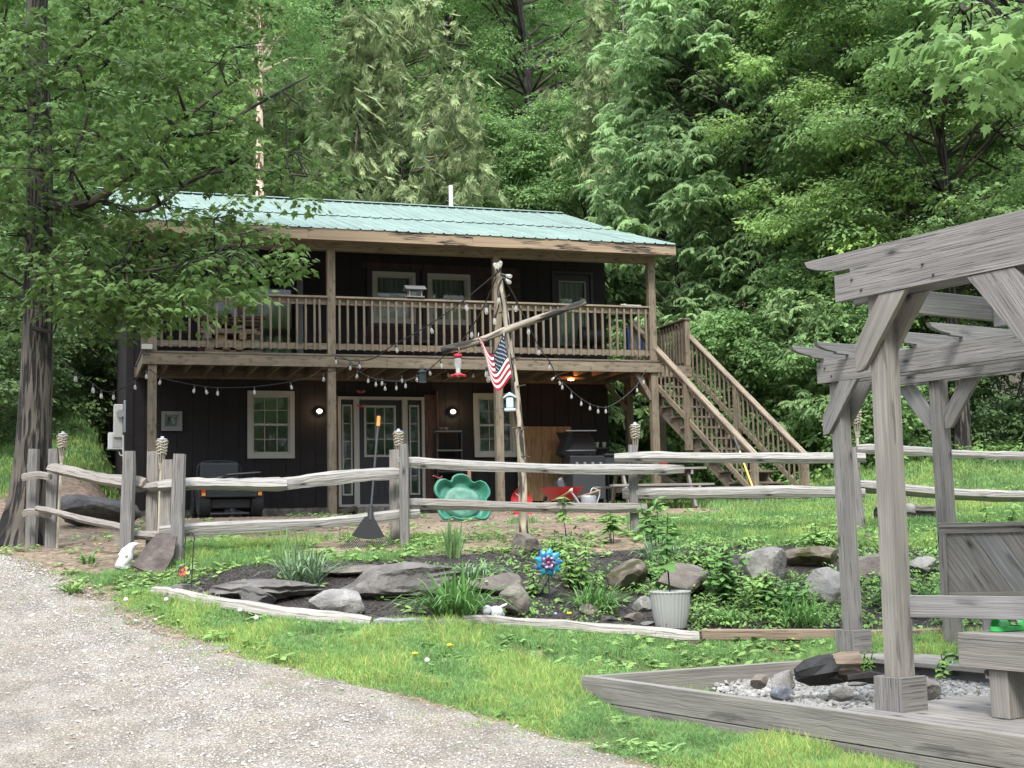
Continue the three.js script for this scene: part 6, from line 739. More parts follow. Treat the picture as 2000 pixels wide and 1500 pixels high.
stringLight('string of bulbs strung from the big maple and swagged below the left of the balcony', [[-5.933,3.898,-17.6], [-6.192,3.879,-19.5], [-6.399,3.872,-21], [-6.632,3.902,-22.2], [-6.781,3.999,-23.4], [-6.717,4.233,-24.302], [-6.452,4.474,-24.388], [-6.266,4.349,-24.448], [-5.689,4.21,-24.634], [-5.302,4.168,-24.759], [-4.676,4.195,-24.961], [-4.066,4.288,-25.157], [-3.47,4.455,-25.328], [-2.851,4.63,-25.549]], [[[-6.192,3.879,-19.5]], [[-6.399,3.872,-21]], [[-6.632,3.902,-22.2]], [[-6.781,3.999,-23.4]], [[-6.668,4.261,-24.318]], [[-6.485,4.455,-24.377]], [[-6.241,4.349,-24.456], -0.25], [[-5.689,4.21,-24.634], -0.1], [[-5.517,4.184,-24.689], 0.3], [[-5.302,4.168,-24.759]], [[-4.676,4.195,-24.961]], [[-4.057,4.288,-25.16], 0.2], [[-3.47,4.446,-25.328]]]);
stringLight('string of bulbs drooping below the balcony in front of the door', [[-3.259,4.792,-25.396], [-2.995,4.683,-25.482], [-2.85,4.513,-25.528], [-2.667,4.401,-25.588], [-2.427,4.347,-25.665], [-2.166,4.322,-25.749], [-1.828,4.394,-25.858], [-1.561,4.573,-25.944]], [[[-3.259,4.773,-25.396], 0.1], [[-2.995,4.664,-25.482]], [[-2.868,4.513,-25.523], -0.1], [[-2.676,4.43,-25.585]], [[-2.538,4.364,-25.629]], [[-2.426,4.385,-25.665]], [[-2.372,4.29,-25.683]], [[-2.167,4.302,-25.749]], [[-2.072,4.439,-25.779], 0.1], [[-1.998,4.343,-25.803]], [[-1.789,4.463,-25.87]], [[-1.57,4.583,-25.941], 0.25]]);
stringLight('string of bulbs rising from the balcony edge to the pole top', [[-3.262,4.738,-25.416], [-2.83,4.685,-25.451], [-1.911,4.589,-22.5], [-1.194,4.528,-20], [-0.639,4.601,-18.4], [-0.181,4.777,-17.4]], [[[-2.83,4.685,-25.451], 0.12], [[-1.903,4.589,-22.5], 0.25], [[-1.187,4.536,-20], 0.3], [[-0.633,4.601,-18.4], 0.4]]);
stringLight('cluster of bulbs wound round the top of the pole', [[-0.194,4.726,-17.3], [-0.14,4.781,-17.25], [-0.077,4.72,-17.28], [-0.13,4.646,-17.3], [-0.158,4.528,-17.3], [-0.141,4.396,-17.3], [-0.191,4.208,-17.35], [-0.221,4.019,-17.4], [-0.24,3.77,-17.5], [-0.332,3.599,-18]], [[[-0.14,4.755,-17.25], 0.4, 0, true], [[-0.127,4.768,-17.25], -0.1, 0, true], [[-0.115,4.741,-17.25], 1.35], [[-0.102,4.715,-17.25], 0.9], [[-0.145,4.511,-17.28]], [[-0.203,4.258,-17.33]], [[-0.331,3.666,-18]], [[-0.285,3.618,-18], 0.1], [[-0.3,3.609,-18.1], -0.1], [[-0.267,3.588,-18.1], 0.2]]);
stringLight('string of bulbs running from the pole top down to the right balcony post', [[-0.115,4.751,-17.3], [0.024,4.645,-18], [0.085,4.619,-18.6], [0.259,4.528,-20.2], [0.449,4.508,-22.5], [0.689,4.551,-25], [0.948,4.395,-26.753], [1.155,4.188,-26.82], [1.344,4.039,-26.881], [1.514,3.93,-26.936], [1.676,3.881,-26.988], [1.871,3.873,-27.051], [2.431,4.264,-27.231], [2.674,4.627,-27.331]], [[[0.085,4.619,-18.6], -0.1], [[0.259,4.528,-20.2]], [[0.449,4.508,-22.5]], [[0.689,4.551,-25]], [[0.88,4.485,-26.731], -0.9], [[0.909,4.435,-26.74], 0.2], [[0.977,4.356,-26.763]], [[1.155,4.178,-26.82]], [[1.344,4.039,-26.881]], [[1.515,3.95,-26.936]], [[1.676,3.891,-26.988]], [[1.83,3.893,-27.038]], [[2.474,4.315,-27.245]], [[2.615,4.481,-27.291]]]);
stringLight('short run of bulbs between the lantern and the flag', [[-1.562,4.556,-25.965], [-1.227,4.523,-24], [-0.771,4.398,-21], [-0.321,4.499,-17.9], [-0.168,4.744,-17.4]], [[[-0.321,4.485,-17.9], 0.05], [[-0.56,4.397,-19.5]], [[-0.747,4.429,-21]], [[-1.245,4.496,-24], 0.2]]);
stringLight('bulbs hanging from the balcony joists behind the feeder', [[-1.485,4.594,-26.305], [-1.234,4.598,-26.386], [-0.983,4.473,-26.467], [-0.737,4.606,-26.546], [-0.393,4.552,-26.657]], [[[-1.234,4.598,-26.386], 0.15], [[-0.747,4.596,-26.543]]]);
// ---------------------------------------------------------------- lamps on the house
const glow = (c, e) => new THREE.MeshStandardMaterial({ color: lin(0.9, 0.88, 0.8), emissive: lin(...c), emissiveIntensity: e });
for (const [p, lab] of [[[-3.856,3.946,-27.516], 'lit round wall lamp between the window and the door'], [[-1.223,3.954,-28.365], 'lit round wall lamp right of the door']]) { const o = thing('wall_lamp', lab, 'lamp', p, HT); mesh('bracket', [cyl(0.045, 0.045, 0.05).rotateX(Math.PI / 2).translate(0, 0.02, -0.09)], M.charcoal, o); mesh('lamp_globe', new THREE.SphereGeometry(0.05, 16, 12).scale(1.2, 0.9, 0.8), glow([1, 0.9, 0.74], 1.3), o); mesh('guard', [new THREE.TorusGeometry(0.066, 0.005, 6, 20).translate(0, 0, -0.03)], M.charcoal, o); const l = new THREE.PointLight(0xffdcae, 0.15, 0, 2); l.position.set(0, 0, 0.08); l.castShadow = true; o.add(l); }
{ const o = thing('ceiling_heater', 'small glowing orange heater lamp under the balcony joists', 'heater', [1.18,4.525,-28.005], HT); mesh('housing', span(-0.3, 0.3, 0.015, 0.06, -0.07, 0.07, 0.006), M.tread, o); mesh('glow_tube', rod([[-0.06, 0, 0.06], [0.06, 0, 0.06]], 0.018, 8), glow([1, 0.45, 0.18], 4), o); const l = new THREE.PointLight(0xff9a50, 0.25, 0, 2); l.position.set(0, -0.03, 0.1); o.add(l); }
{ const o = thing('flood_light', 'square unlit floodlight on the left corner of the balcony', 'lamp', [-6.475,4.884,-24.36], HT); mesh('housing', span(-0.11, 0.11, -0.06, 0.06, -0.03, 0.015, 0.006), M.charcoal, o); mesh('lens', span(-0.095, 0.095, -0.045, 0.048, 0.016, 0.02), std([0.42, 0.4, 0.34], { roughness: 0.4 }), o); mesh('arm', rod([[-0.06, -0.06, -0.01], [-0.03, -0.13, 0.0], [0.05, -0.15, 0.02]], 0.016, 6), M.charcoal, o); }
{ const o = thing('lantern', 'dark metal lantern hanging under the balcony edge', 'lantern', [-1.7,4.303,-25.941], HT); mesh('base', span(-0.07, 0.07, 0, 0.03, -0.07, 0.07), M.charcoal, o); mesh('glazing', span(-0.055, 0.055, 0.03, 0.2, -0.055, 0.055), std([0.03, 0.045, 0.05], { roughness: 0.15 }), o); for (const [a, b] of [[-1, -1], [1, -1], [-1, 1], [1, 1]]) mesh('corner', span(a * 0.06 - 0.007, a * 0.06 + 0.007, 0.03, 0.2, b * 0.06 - 0.007, b * 0.06 + 0.007), M.black, o); mesh('roof', new THREE.ConeGeometry(0.11, 0.09, 4).rotateY(0.785).translate(0, 0.245, 0), M.charcoal, o); mesh('ring', new THREE.TorusGeometry(0.03, 0.005, 6, 14).translate(0, 0.31, 0), M.black, o); }
// ---------------------------------------------------------------- bamboo torches
function torch(label, top, h, lean = 0) {   // top: point at the tip; basket 0.27 m
  const o = thing('garden_torch', label, 'torch', [top[0], top[1] - h, top[2]], 0, 'bamboo torches along the fence'); o.rotation.z = lean; mesh('cane', rod([[0, -0.02, 0], [0, h - 0.32, 0]], 0.018, 7), M.bamboo, o);
  for (let i = 0; i < 9; i++) { const a = i / 9 * 6.283; mesh('slat', rod([[Math.sin(a) * 0.016, h - 0.36, Math.cos(a) * 0.016], [Math.sin(a) * 0.038, h - 0.2, Math.cos(a) * 0.038], [Math.sin(a) * 0.056, h - 0.03, Math.cos(a) * 0.056]], 0.0065, 5), M.bamboo, o); }
  const wv = []; for (let k = 0; k < 5; k++) { const y = h - 0.18 + k * 0.033, r = lerp(0.044, 0.057, k / 4); const pts = []; for (let i = 0; i <= 27; i++) { const a = i / 27 * 6.283; pts.push([Math.sin(a) * (r + 0.007 * (i % 2 ? 1 : -1) * (k % 2 ? 1 : -1)), y + 0.01 * Math.sin(a * 3 + k), Math.cos(a) * (r + 0.007 * (i % 2 ? 1 : -1) * (k % 2 ? 1 : -1))]); } mesh('weave', rod(pts, 0.01, 5), M.bamboo, o); }
  mesh('canister', lathe([[0.001, h - 0.16], [0.04, h - 0.16], [0.048, h - 0.03], [0.058, h - 0.025], [0.058, h - 0.015], [0.02, h - 0.005], [0.018, h + 0.015], [0.001, h + 0.015]], 16), M.galv, o);
}
torch('bamboo torch behind the short fence by the big maple', [-5.636,2.837,-17.1], 1.45, -0.04); torch('bamboo torch at the garden gap in front of the house corner post', [-4.05,2.654,-15.75], 1.55, -0.03); torch('bamboo torch behind the fence post with the camera', [-1.399,2.766,-16.85], 1.42); torch('bamboo torch on the middle fence post right of the red barrow', [1.549,2.837,-17.5], 1.38); torch('bamboo torch behind the far pergola post', [4.299,2.949,-17.25], 1.42);
{ const o = thing('security_camera', 'white and black security camera on top of the fence post', 'camera', [-1.28,2.439,-16.4]); mesh('body', new THREE.CapsuleGeometry(0.03, 0.03, 6, 14).rotateX(0.1).translate(0, 0, 0), M.white, o); mesh('face', new THREE.CapsuleGeometry(0.022, 0.03, 5, 12).scale(1, 1, 0.4).translate(-0.006, -0.003, 0.026), M.black, o); mesh('lens', new THREE.SphereGeometry(0.008, 8, 6).translate(-0.006, 0.008, 0.036), M.metal, o); mesh('mount', cyl(0.02, 0.02, 0.03, 0, -0.065, -0.01, 10), M.white, o); }
// ---------------------------------------------------------------- rake
{ const b = [-1.717,1.357,-16.3], o = thing('leaf_rake', 'black plastic leaf rake with an orange-tipped handle standing against the fence', 'rake', b), y0 = 0.42; mesh('handle', rod([[0.02, y0 - 0.06, -0.03], [0.1, 1.46, -0.26]], 0.014, 8), M.charcoal, o); mesh('grip', rod([[0.1, 1.44, -0.258], [0.106, 1.56, -0.278]], 0.022, 10), std([0.8, 0.25, 0.04], { roughness: 0.4 }), o); mesh('collar', rod([[0.02, y0 - 0.1, -0.025], [0.028, y0 + 0.07, -0.04]], [0.045, 0.022], 8), M.black, o);
  const fan = new THREE.Shape(); fan.moveTo(-0.04, y0 - 0.06); fan.lineTo(0.06, y0 - 0.06); fan.lineTo(0.19, y0 - 0.3); fan.quadraticCurveTo(0, y0 - 0.36, -0.2, y0 - 0.28); mesh('plate', new THREE.ExtrudeGeometry(fan, { depth: 0.01, bevelEnabled: false }), M.black, o); for (let i = 0; i < 22; i++) { const t = i / 21, x0 = lerp(-0.19, 0.19, t), x1 = lerp(-0.33, 0.31, t); mesh('tine', rod([[x0, y0 - 0.29 - 0.06 * Math.sin(t * 3.14), 0.005], [x1, -0.01 + 0.0 * t, 0.06], [x1, -0.02, 0.035]], 0.0055, 4), M.black, o); } }
// ---------------------------------------------------------------- turtle-shaped paddling pool
{ const b = [-0.744,1.663,-20.749], o = thing('paddling_pool', 'green plastic turtle-shaped paddling pool leaning upright by the balcony post', 'paddling pool', b, HT), tilt = part('shell', o); tilt.rotation.x = -0.28; tilt.scale.setScalar(0.8); const gm = std([0.055, 0.29, 0.2], { roughness: 0.45, map: T.tan }), gm2 = std([0.2, 0.52, 0.4], { roughness: 0.5, map: T.rock });
  const lobes = [[0, 0.42, 0.46, 0.4], [0, 0.79, 0.16, 0.13], [-0.37, 0.64, 0.15, 0.16], [0.38, 0.6, 0.15, 0.16], [-0.36, 0.18, 0.12, 0.12], [0.35, 0.16, 0.15, 0.11]], rad = (a) => { let m = 0; for (const [x, y, rx, ry] of lobes) for (let t = 0; t < 40; t++) { const q = t / 40 * 6.283, px = x + Math.cos(q) * rx, py = y - 0.42 + Math.sin(q) * ry, d = Math.atan2(py, px); let e = Math.abs(d - a); e = Math.min(e, 6.283 - e); if (e < 0.09) m = Math.max(m, Math.hypot(px, py)); } return m; }; const RA = Array.from({ length: 97 }, (_, i) => rad(((i % 96) / 96) * 6.283 - Math.PI));
  const ring = [[1.03, 0.0], [1.0, 0.03], [0.94, 0.035], [0.86, -0.09], [0.8, -0.12]]; const P = (i, k) => { const a = (i / 96) * 6.283 - Math.PI, r = RA[i] * (k < 3 ? 1 : lerp(1, 0.9, (k - 2) / 2)) * ring[k][0]; return [Math.cos(a) * r, 0.42 + Math.sin(a) * r, ring[k][1]]; };
  mesh('rim', bent((s, t) => { const i = Math.round(s * 96), k = t * 4, k0 = Math.min(3, Math.floor(k)), A = P(i, k0), B = P(i, k0 + 1), f = k - k0; return A.map((v, j) => lerp(v, B[j], f)); }, 96, 8), gm, tilt); mesh('basin', bent((s, t) => { const a = s * 6.283, i = Math.round(((a + Math.PI) % 6.283) / 6.283 * 96) % 96, r = lerp(0.001, RA[i] * 0.74, t); return [Math.cos(a) * r, 0.42 + Math.sin(a) * r, -0.12]; }, 60, 4, [2, 1]), gm, tilt); mesh('floor_boss', bent((s, t) => { const a = s * 6.283, r = Math.sin(t * Math.PI / 2); return [Math.cos(a) * 0.38 * r, 0.4 + Math.sin(a) * 0.32 * r, -0.118 + 0.1 * Math.pow(1 - r ** 6, 0.5)]; }, 48, 10, [2, 1]), gm2, tilt); }
// ---------------------------------------------------------------- utility vehicle under the balcony, seen from behind
{ const b = [-5.318,1.834,-25.699], o = thing('utility_vehicle', 'dark utility vehicle with red tail lights parked under the balcony', 'vehicle', b, HT), body = std([0.016, 0.019, 0.019], { roughness: 0.45 }), tyre = std([0.02, 0.02, 0.021], { roughness: 0.9 });
  for (const [x, z] of [[-0.47, 0.42], [0.47, 0.42], [-0.47, -0.85], [0.47, -0.85]]) { const w = part('wheel', o, [x, 0.3, z]); const kn = []; mesh('tyre', new THREE.TorusGeometry(0.21, 0.09, 12, 26).rotateY(Math.PI / 2).scale(1.25, 1, 1), tyre, w); for (let i = 0; i < 22; i++) for (const s of [-1, 0, 1]) { const a = (i + (s ? 0.5 : 0)) / 22 * 6.283; kn.push(new THREE.BoxGeometry(0.06, 0.028, 0.05).translate(s * 0.065, 0.288 - Math.abs(s) * 0.016, 0).rotateX(a)); } mesh('tread', kn, tyre, w).userData.kind = 'stuff'; mesh('rim', lathe([[0.001, -0.08], [0.13, -0.08], [0.15, -0.06], [0.15, 0.06], [0.13, 0.08], [0.001, 0.03]], 18).rotateZ(Math.PI / 2), M.charcoal, w); }
  mesh('cargo_bed', [span(-0.5, 0.5, 0.55, 0.6, -0.15, 0.72, 0.01), span(-0.52, -0.47, 0.6, 0.84, -0.15, 0.7, 0.01), span(0.47, 0.52, 0.6, 0.84, -0.15, 0.7, 0.01), span(-0.5, 0.5, 0.6, 0.86, -0.2, -0.15, 0.01)], body, o); const tg = mesh('tailgate', span(-0.46, 0.46, 0.56, 0.83, 0.7, 0.75, 0.012), body, o); mesh('tailgate_latch', span(-0.02, 0.2, 0.7, 0.76, 0.75, 0.77), M.black, o); mesh('tailgate_rib', [span(-0.4, -0.18, 0.64, 0.66, 0.751, 0.76), span(0.2, 0.4, 0.64, 0.66, 0.751, 0.76)], M.black, o);
  for (const s of [-1, 1]) { const l = mesh('tail_light', span(s * 0.5 - 0.035, s * 0.5 + 0.035, 0.64, 0.74, 0.705, 0.77, 0.008), std([0.5, 0.03, 0.02], { roughness: 0.25 }), o); mesh('reverse_light', span(s * 0.5 - 0.034, s * 0.5 + 0.034, 0.741, 0.82, 0.705, 0.768, 0.008), M.white, l); mesh('indicator', span(s * 0.5 - 0.034, s * 0.5 + 0.034, 0.58, 0.639, 0.705, 0.768, 0.008), std([0.6, 0.28, 0.05], { roughness: 0.25 }), l); }
  mesh('axle', [rod([[-0.4, 0.3, 0.42], [0.4, 0.3, 0.42]], 0.035, 8), rod([[-0.3, 0.42, 0.5], [0.35, 0.25, 0.55]], 0.02, 6), span(-0.12, 0.12, 0.22, 0.42, 0.3, 0.55, 0.03)], M.black, o); mesh('chassis', [span(-0.36, 0.36, 0.36, 0.54, -1.15, 0.6, 0.02), rod([[-0.38, 0.26, 0.74], [0.3, 0.26, 0.74]], 0.022, 8)], M.black, o); mesh('hitch', span(-0.03, 0.03, 0.16, 0.36, 0.66, 0.74), M.black, o);
  mesh('hood', span(-0.46, 0.46, 0.54, 0.86, -1.35, -0.75, 0.06), body, o); mesh('seat_back', span(-0.48, 0.24, 0.86, 1.24, -0.32, -0.22, 0.05), M.charcoal, o); mesh('roll_hoop', rod(curve([[-0.5, 0.85, -0.3], [-0.52, 1.1, -0.28], [-0.46, 1.22, -0.27], [0.2, 1.22, -0.27], [0.27, 1.12, -0.28], [0.28, 0.86, -0.3]], 26), 0.018, 7), M.black, o);
  const q = rng(91); for (let i = 0; i < 5; i++) mesh('cargo_plank', beam([-0.42 + i * 0.1, 0.86 + 0.03 * i, 0.5], [0.1 + i * 0.12, 1.0 + 0.01 * i, -0.05], 0.1, 0.02), i % 2 ? M.charcoal : M.greyB, o); for (const c of o.children) if (c.name !== 'wheel') c.position.y -= 0.19; }
// ---------------------------------------------------------------- services on the left wall
{ const o = thing('meter_panel', 'grey electric meter panel on the left corner of the house', 'meter', [-7.449,3.524,-26.588], HT); mesh('cabinet', span(-0.06, 0.07, 0, 0.62, -0.05, 0.1, 0.01), std([0.25, 0.28, 0.3], { roughness: 0.5 }), o); mesh('meter_box', span(-0.24, -0.065, -0.1, 0.55, -0.25, 0.02, 0.02), M.offwhite, o); mesh('meter_dial', cyl(0.075, 0.075, 0.06).rotateX(Math.PI / 2).translate(-0.12, 0.36, 0.03), M.metal, o); mesh('conduit', [rod([[0.02, 0.62, 0], [0.02, 1.3, 0], [0.06, 2.1, -0.02]], 0.02, 8), rod([[-0.06, -0.05, 0.04], [-0.05, -0.6, 0.02]], 0.018, 8)], M.white, o);
  const a = thing('air_conditioner', 'white window air conditioner on the left wall below the meter', 'air conditioner', [-7.596,3.201,-26.593], HT); mesh('case', span(-0.2, 0.08, 0, 0.33, -0.3, 0.02, 0.015), M.white, a); for (let k = 0; k < 9; k++) mesh('louvre', span(-0.12, 0.06, 0.04 + k * 0.03, 0.058 + k * 0.03, 0.02, 0.03), M.offwhite, a); mesh('hose', rod(curve([[0.06, 0.02, 0.03], [0.1, -0.08, 0.05], [0.04, -0.12, 0.05], [0.0, -0.05, 0.06]], 16), 0.012, 6), M.white, a); }
// ---------------------------------------------------------------- things below the balcony, right half
{ const o = thing('plywood_sheet', 'tan grooved plywood sheet leaning on the wall right of the window', 'plywood', [0.738,2.095,-28.808], HT); for (let k = 0; k < 5; k++) { const g = span(-0.57 + k * 0.228, -0.57 + (k + 1) * 0.228 - 0.006, 0, 1.56, -0.008, 0.008); metreUV(g, 1); mesh('panel_strip', g.rotateX(-0.09), M.ply, o); } mesh('backing', span(-0.57, 0.57, 0, 1.55, -0.016, -0.009).rotateX(-0.09), M.redWood, o); }
{ const o = thing('gas_grill', 'black gas grill with its lid up under the balcony', 'grill', [1.515,1.997,-28.271], HT); mesh('cabinet', span(-0.42, 0.28, 0.1, 0.72, -0.25, 0.25, 0.01), M.charcoal, o); mesh('fire_box', span(-0.48, 0.28, 0.73, 0.98, -0.28, 0.28, 0.03), M.black, o); mesh('lid', bent((s, t) => [lerp(-0.5, 0.26, s), 1.02 + 0.5 * Math.sin(t * 1.3), -0.28 + 0.2 * Math.cos(t * 2.2) - 0.12], 4, 8), M.black, o); mesh('lid_end', [beam([-0.5, 1.0, -0.2], [-0.3, 1.46, -0.28], 0.2, 0.16)], M.black, o); mesh('lid_handle', rod([[-0.46, 1.5, 0.02], [0.2, 1.5, 0.02]], 0.016, 8), M.metal, o); mesh('side_shelf', span(0.29, 0.75, 0.98, 1.02, -0.24, 0.24, 0.006), M.charcoal, o); mesh('side_box', span(0.3, 0.74, 0.78, 0.97, -0.2, 0.2, 0.01), M.charcoal, o); for (let i = 0; i < 4; i++) mesh('knob', cyl(0.03, 0.026, 0.04).rotateX(Math.PI / 2).translate(-0.35 + i * 0.17, 0.82, 0.29), M.metal, o); mesh('warming_rack', [rod([[-0.42, 1.1, 0], [0.2, 1.1, 0]], 0.01, 5), rod([[-0.42, 1.1, -0.12], [0.2, 1.1, -0.12]], 0.01, 5)], M.metal, o); for (const x of [-0.4, 0.26]) for (const z of [-0.22, 0.22]) mesh('leg', span(x - 0.025, x + 0.025, 0, 0.1, z - 0.025, z + 0.025), M.charcoal, o);
  ['leftmost small pale-green pot on the back shelf of the grill', 'second small pale-green pot on the grill shelf', 'third small pale-green pot on the grill shelf', 'small pale-green pot standing apart at the right end of the grill shelf'].forEach((lab, i) => { const b = [[1148, 873], [1157, 873], [1166, 873], [1180, 873]][i]; const p = POTS[i], t = thing('flower_pot', lab, 'pot', p, 0, 'pots on the grill shelf'); mesh('cup', lathe([[0.001, 0], [0.03, 0], [0.042, 0.09], [0.048, 0.09], [0.048, 0.105], [0.038, 0.105], [0.034, 0.08], [0.001, 0.08]], 14), std([0.38, 0.44, 0.32]), t); mesh('seedling', rosette(6, 0.06, 5 + i).translate(0, 0.09, 0), PM.leaf, t); });
  const sh = thing('pot_shelf', 'dark narrow shelf carrying the small pots behind the grill', 'shelf', POTS[1], HT); mesh('board', span(-0.16, 0.4, -0.03, -0.002, -0.08, 0.08), M.charcoal, sh); mesh('leg', span(-0.14, -0.1, -1.2, -0.03, -0.06, -0.02), M.charcoal, sh); mesh('leg', span(0.33, 0.37, -1.2, -0.03, -0.06, -0.02), M.charcoal, sh);
  const br = thing('push_broom', 'wooden-handled broom standing head-up behind the grill', 'broom', [POTS[2][0] - 0.1, 1.84, POTS[2][2] - 0.35], HT); mesh('handle', rod([[0, 0, 0], [0, 1.75, -0.1]], 0.014, 7), M.fresh, br); mesh('head', span(-0.14, 0.14, 1.36, 1.42, -0.12, -0.06), M.greyB, br); }
{ const b = [2.549,1.79,-25.609], o = thing('picnic_table', 'weathered grey picnic table on the grass in front of the right balcony post', 'picnic table', [b[0], H(b[0], b[2]), b[2]], 0.2), m = M.greyWarm; for (let k = 0; k < 5; k++) mesh('top_board', span(-0.95, 0.95, 0.71, 0.75, -0.37 + k * 0.15, -0.227 + k * 0.15, 0.006), m, o); for (const z of [-0.72, 0.5]) for (let k = 0; k < 2; k++) mesh('seat_board', span(-0.95, 0.95, 0.4, 0.44, z + k * 0.13, z + k * 0.13 + 0.123, 0.006), m, o); for (const x of [-0.62, 0.62]) { mesh('leg', beam([x, 0, 0.62], [x, 0.7, 0.18], 0.045, 0.1), m, o); mesh('leg', beam([x, 0, -0.62], [x, 0.7, -0.18], 0.045, 0.1), m, o); mesh('seat_support', span(x + 0.024, x + 0.066, 0.31, 0.398, -0.74, 0.76), m, o); mesh('top_cleat', span(x + 0.024, x + 0.066, 0.62, 0.708, -0.34, 0.36), m, o); mesh('brace', beam([x * 0.95, 0.36, 0], [x * 0.2, 0.68, 0], 0.04, 0.07), m, o); }
  const rb = thing('red_bucket', 'small red tub on the picnic table', 'tub', [b[0] + 0.22, H(b[0], b[2]) + 0.75, b[2] + 0.05]); mesh('tub', lathe([[0.001, 0], [0.06, 0], [0.08, 0.11], [0.088, 0.11], [0.088, 0.12], [0.076, 0.12], [0.06, 0.02], [0.001, 0.02]], 18), M.red, rb); mesh('rim', new THREE.TorusGeometry(0.084, 0.006, 6, 20).rotateX(Math.PI / 2).translate(0, 0.117, 0), M.red, rb); }
{ const b = [0.795,1.789,-23.198], o = thing('wheelbarrow', 'red wheelbarrow holding a black bag below the plywood', 'wheelbarrow', b, HT + 0.2); const tr = (s, t) => { const a = s * 6.283, k = t < 0.5 ? t * 2 : 1, c = Math.cos(a), d = Math.sin(a), sq = 1 / Math.max(Math.abs(c), Math.abs(d)) ** 0.7; return [c * sq * lerp(0.15, 0.27, t), lerp(0.22, 0.42, t), d * sq * lerp(0.2, 0.36, t)]; }; mesh('tray', bent(tr, 32, 4), M.red, o); mesh('tray_floor', new THREE.BoxGeometry(0.28, 0.01, 0.4).translate(0, 0.222, 0), M.red, o); mesh('wheel', new THREE.TorusGeometry(0.13, 0.035, 8, 20).rotateY(Math.PI / 2).translate(0, 0.16, -0.45), M.black, o); for (const s of [-1, 1]) { mesh('handle', rod([[s * 0.06, 0.18, -0.45], [s * 0.16, 0.22, 0.1], [s * 0.27, 0.34, 0.75]], 0.018, 7), M.fresh, o); mesh('leg', rod([[s * 0.17, 0.24, 0.2], [s * 0.19, 0, 0.28]], 0.014, 6), M.charcoal, o); } const bg = thing('black_bag', 'crumpled black bin bag lying in the wheelbarrow', 'bag', [b[0] - 0.02, b[1] + 0.4, b[2]]); const rg = rockGeo(0.17, 0.2, 0.16, 71, { cuts: 10, rough: 0.5, detail: 4 }); const p = rg.attributes.position; for (let i = 0; i < p.count; i++) if (p.getY(i) > 0) { const k = 1 - 0.6 * p.getY(i) / 0.2; p.setX(i, p.getX(i) * k); p.setZ(i, p.getZ(i) * k); } mesh('bag_body', rg, std([0.02, 0.022, 0.026], { roughness: 0.3 }), bg); mesh('knot', new THREE.ConeGeometry(0.05, 0.09, 7).rotateX(Math.PI).translate(0, 0.2, 0), M.black, bg); }
{ const b = [0.109,1.774,-22.851], o = thing('red_sled', 'red plastic sled leaning behind the pole', 'sled', b, HT); const c = (s, t) => { const w = 0.19 * Math.sin(Math.PI * clamp(0.25 + t * 0.6)), x = (s - 0.5) * 2 * w; return [x, t * 0.42, -0.1 * t + 0.08 * (Math.abs(s - 0.5) * 2) ** 2 + (t > 0.8 ? (t - 0.8) * 0.5 : 0)]; }; mesh('hull', bent(c, 12, 12), M.red, o); mesh('rope', rod(curve([[-0.1, 0.36, -0.03], [-0.05, 0.3, 0.05], [0.06, 0.3, 0.06], [0.1, 0.36, -0.03]], 12), 0.007, 5), M.offwhite, o); }
{ const b = [1.226,1.777,-22.927], o = thing('watering_can', 'grey watering can beside the picnic table', 'watering can', b, HT); mesh('can', lathe([[0.001, 0], [0.13, 0], [0.13, 0.26], [0.11, 0.28], [0.001, 0.28]], 20), M.galv, o); mesh('spout', rod([[-0.12, 0.06, 0.02], [-0.24, 0.24, 0.04], [-0.31, 0.33, 0.05]], [0.028, 0.02, 0.016], 8), M.galv, o); mesh('rose', lathe([[0.001, 0], [0.05, 0.0], [0.055, 0.012], [0.018, 0.05]], 14).rotateX(Math.PI).rotateZ(0.85).translate(-0.34, 0.37, 0.05), M.offwhite, o); mesh('handle', rod(curve([[0.02, 0.28, 0], [0.08, 0.4, 0], [0.2, 0.33, 0], [0.13, 0.12, 0]], 14), 0.011, 6), M.galv, o); }
{ const o = thing('shovel', 'shovel with a yellow handle leaning on the stair newel', 'shovel', [4.299,1.741,-24.4]); mesh('handle', rod([[-0.04, 0.25, 0], [-0.24, 1.12, -0.45]], 0.018, 8), std([0.7, 0.5, 0.08], { roughness: 0.5 }), o); mesh('grip', rod([[-0.24, 1.1, -0.44], [-0.3, 1.36, -0.58]], 0.026, 8), M.charcoal, o); mesh('blade', bent((s, t) => [(s - 0.5) * lerp(0.05, 0.27, Math.min(1, t * 3)) - 0.04 + t * 0.06, 0.28 - t * 0.3, 0.04 * Math.cos((s - 0.5) * 3) + 0.03 * t], 8, 8), M.charcoal, o); mesh('ferrule', rod([[-0.05, 0.3, -0.02], [-0.03, 0.2, 0.02]], 0.024, 8), M.charcoal, o); }
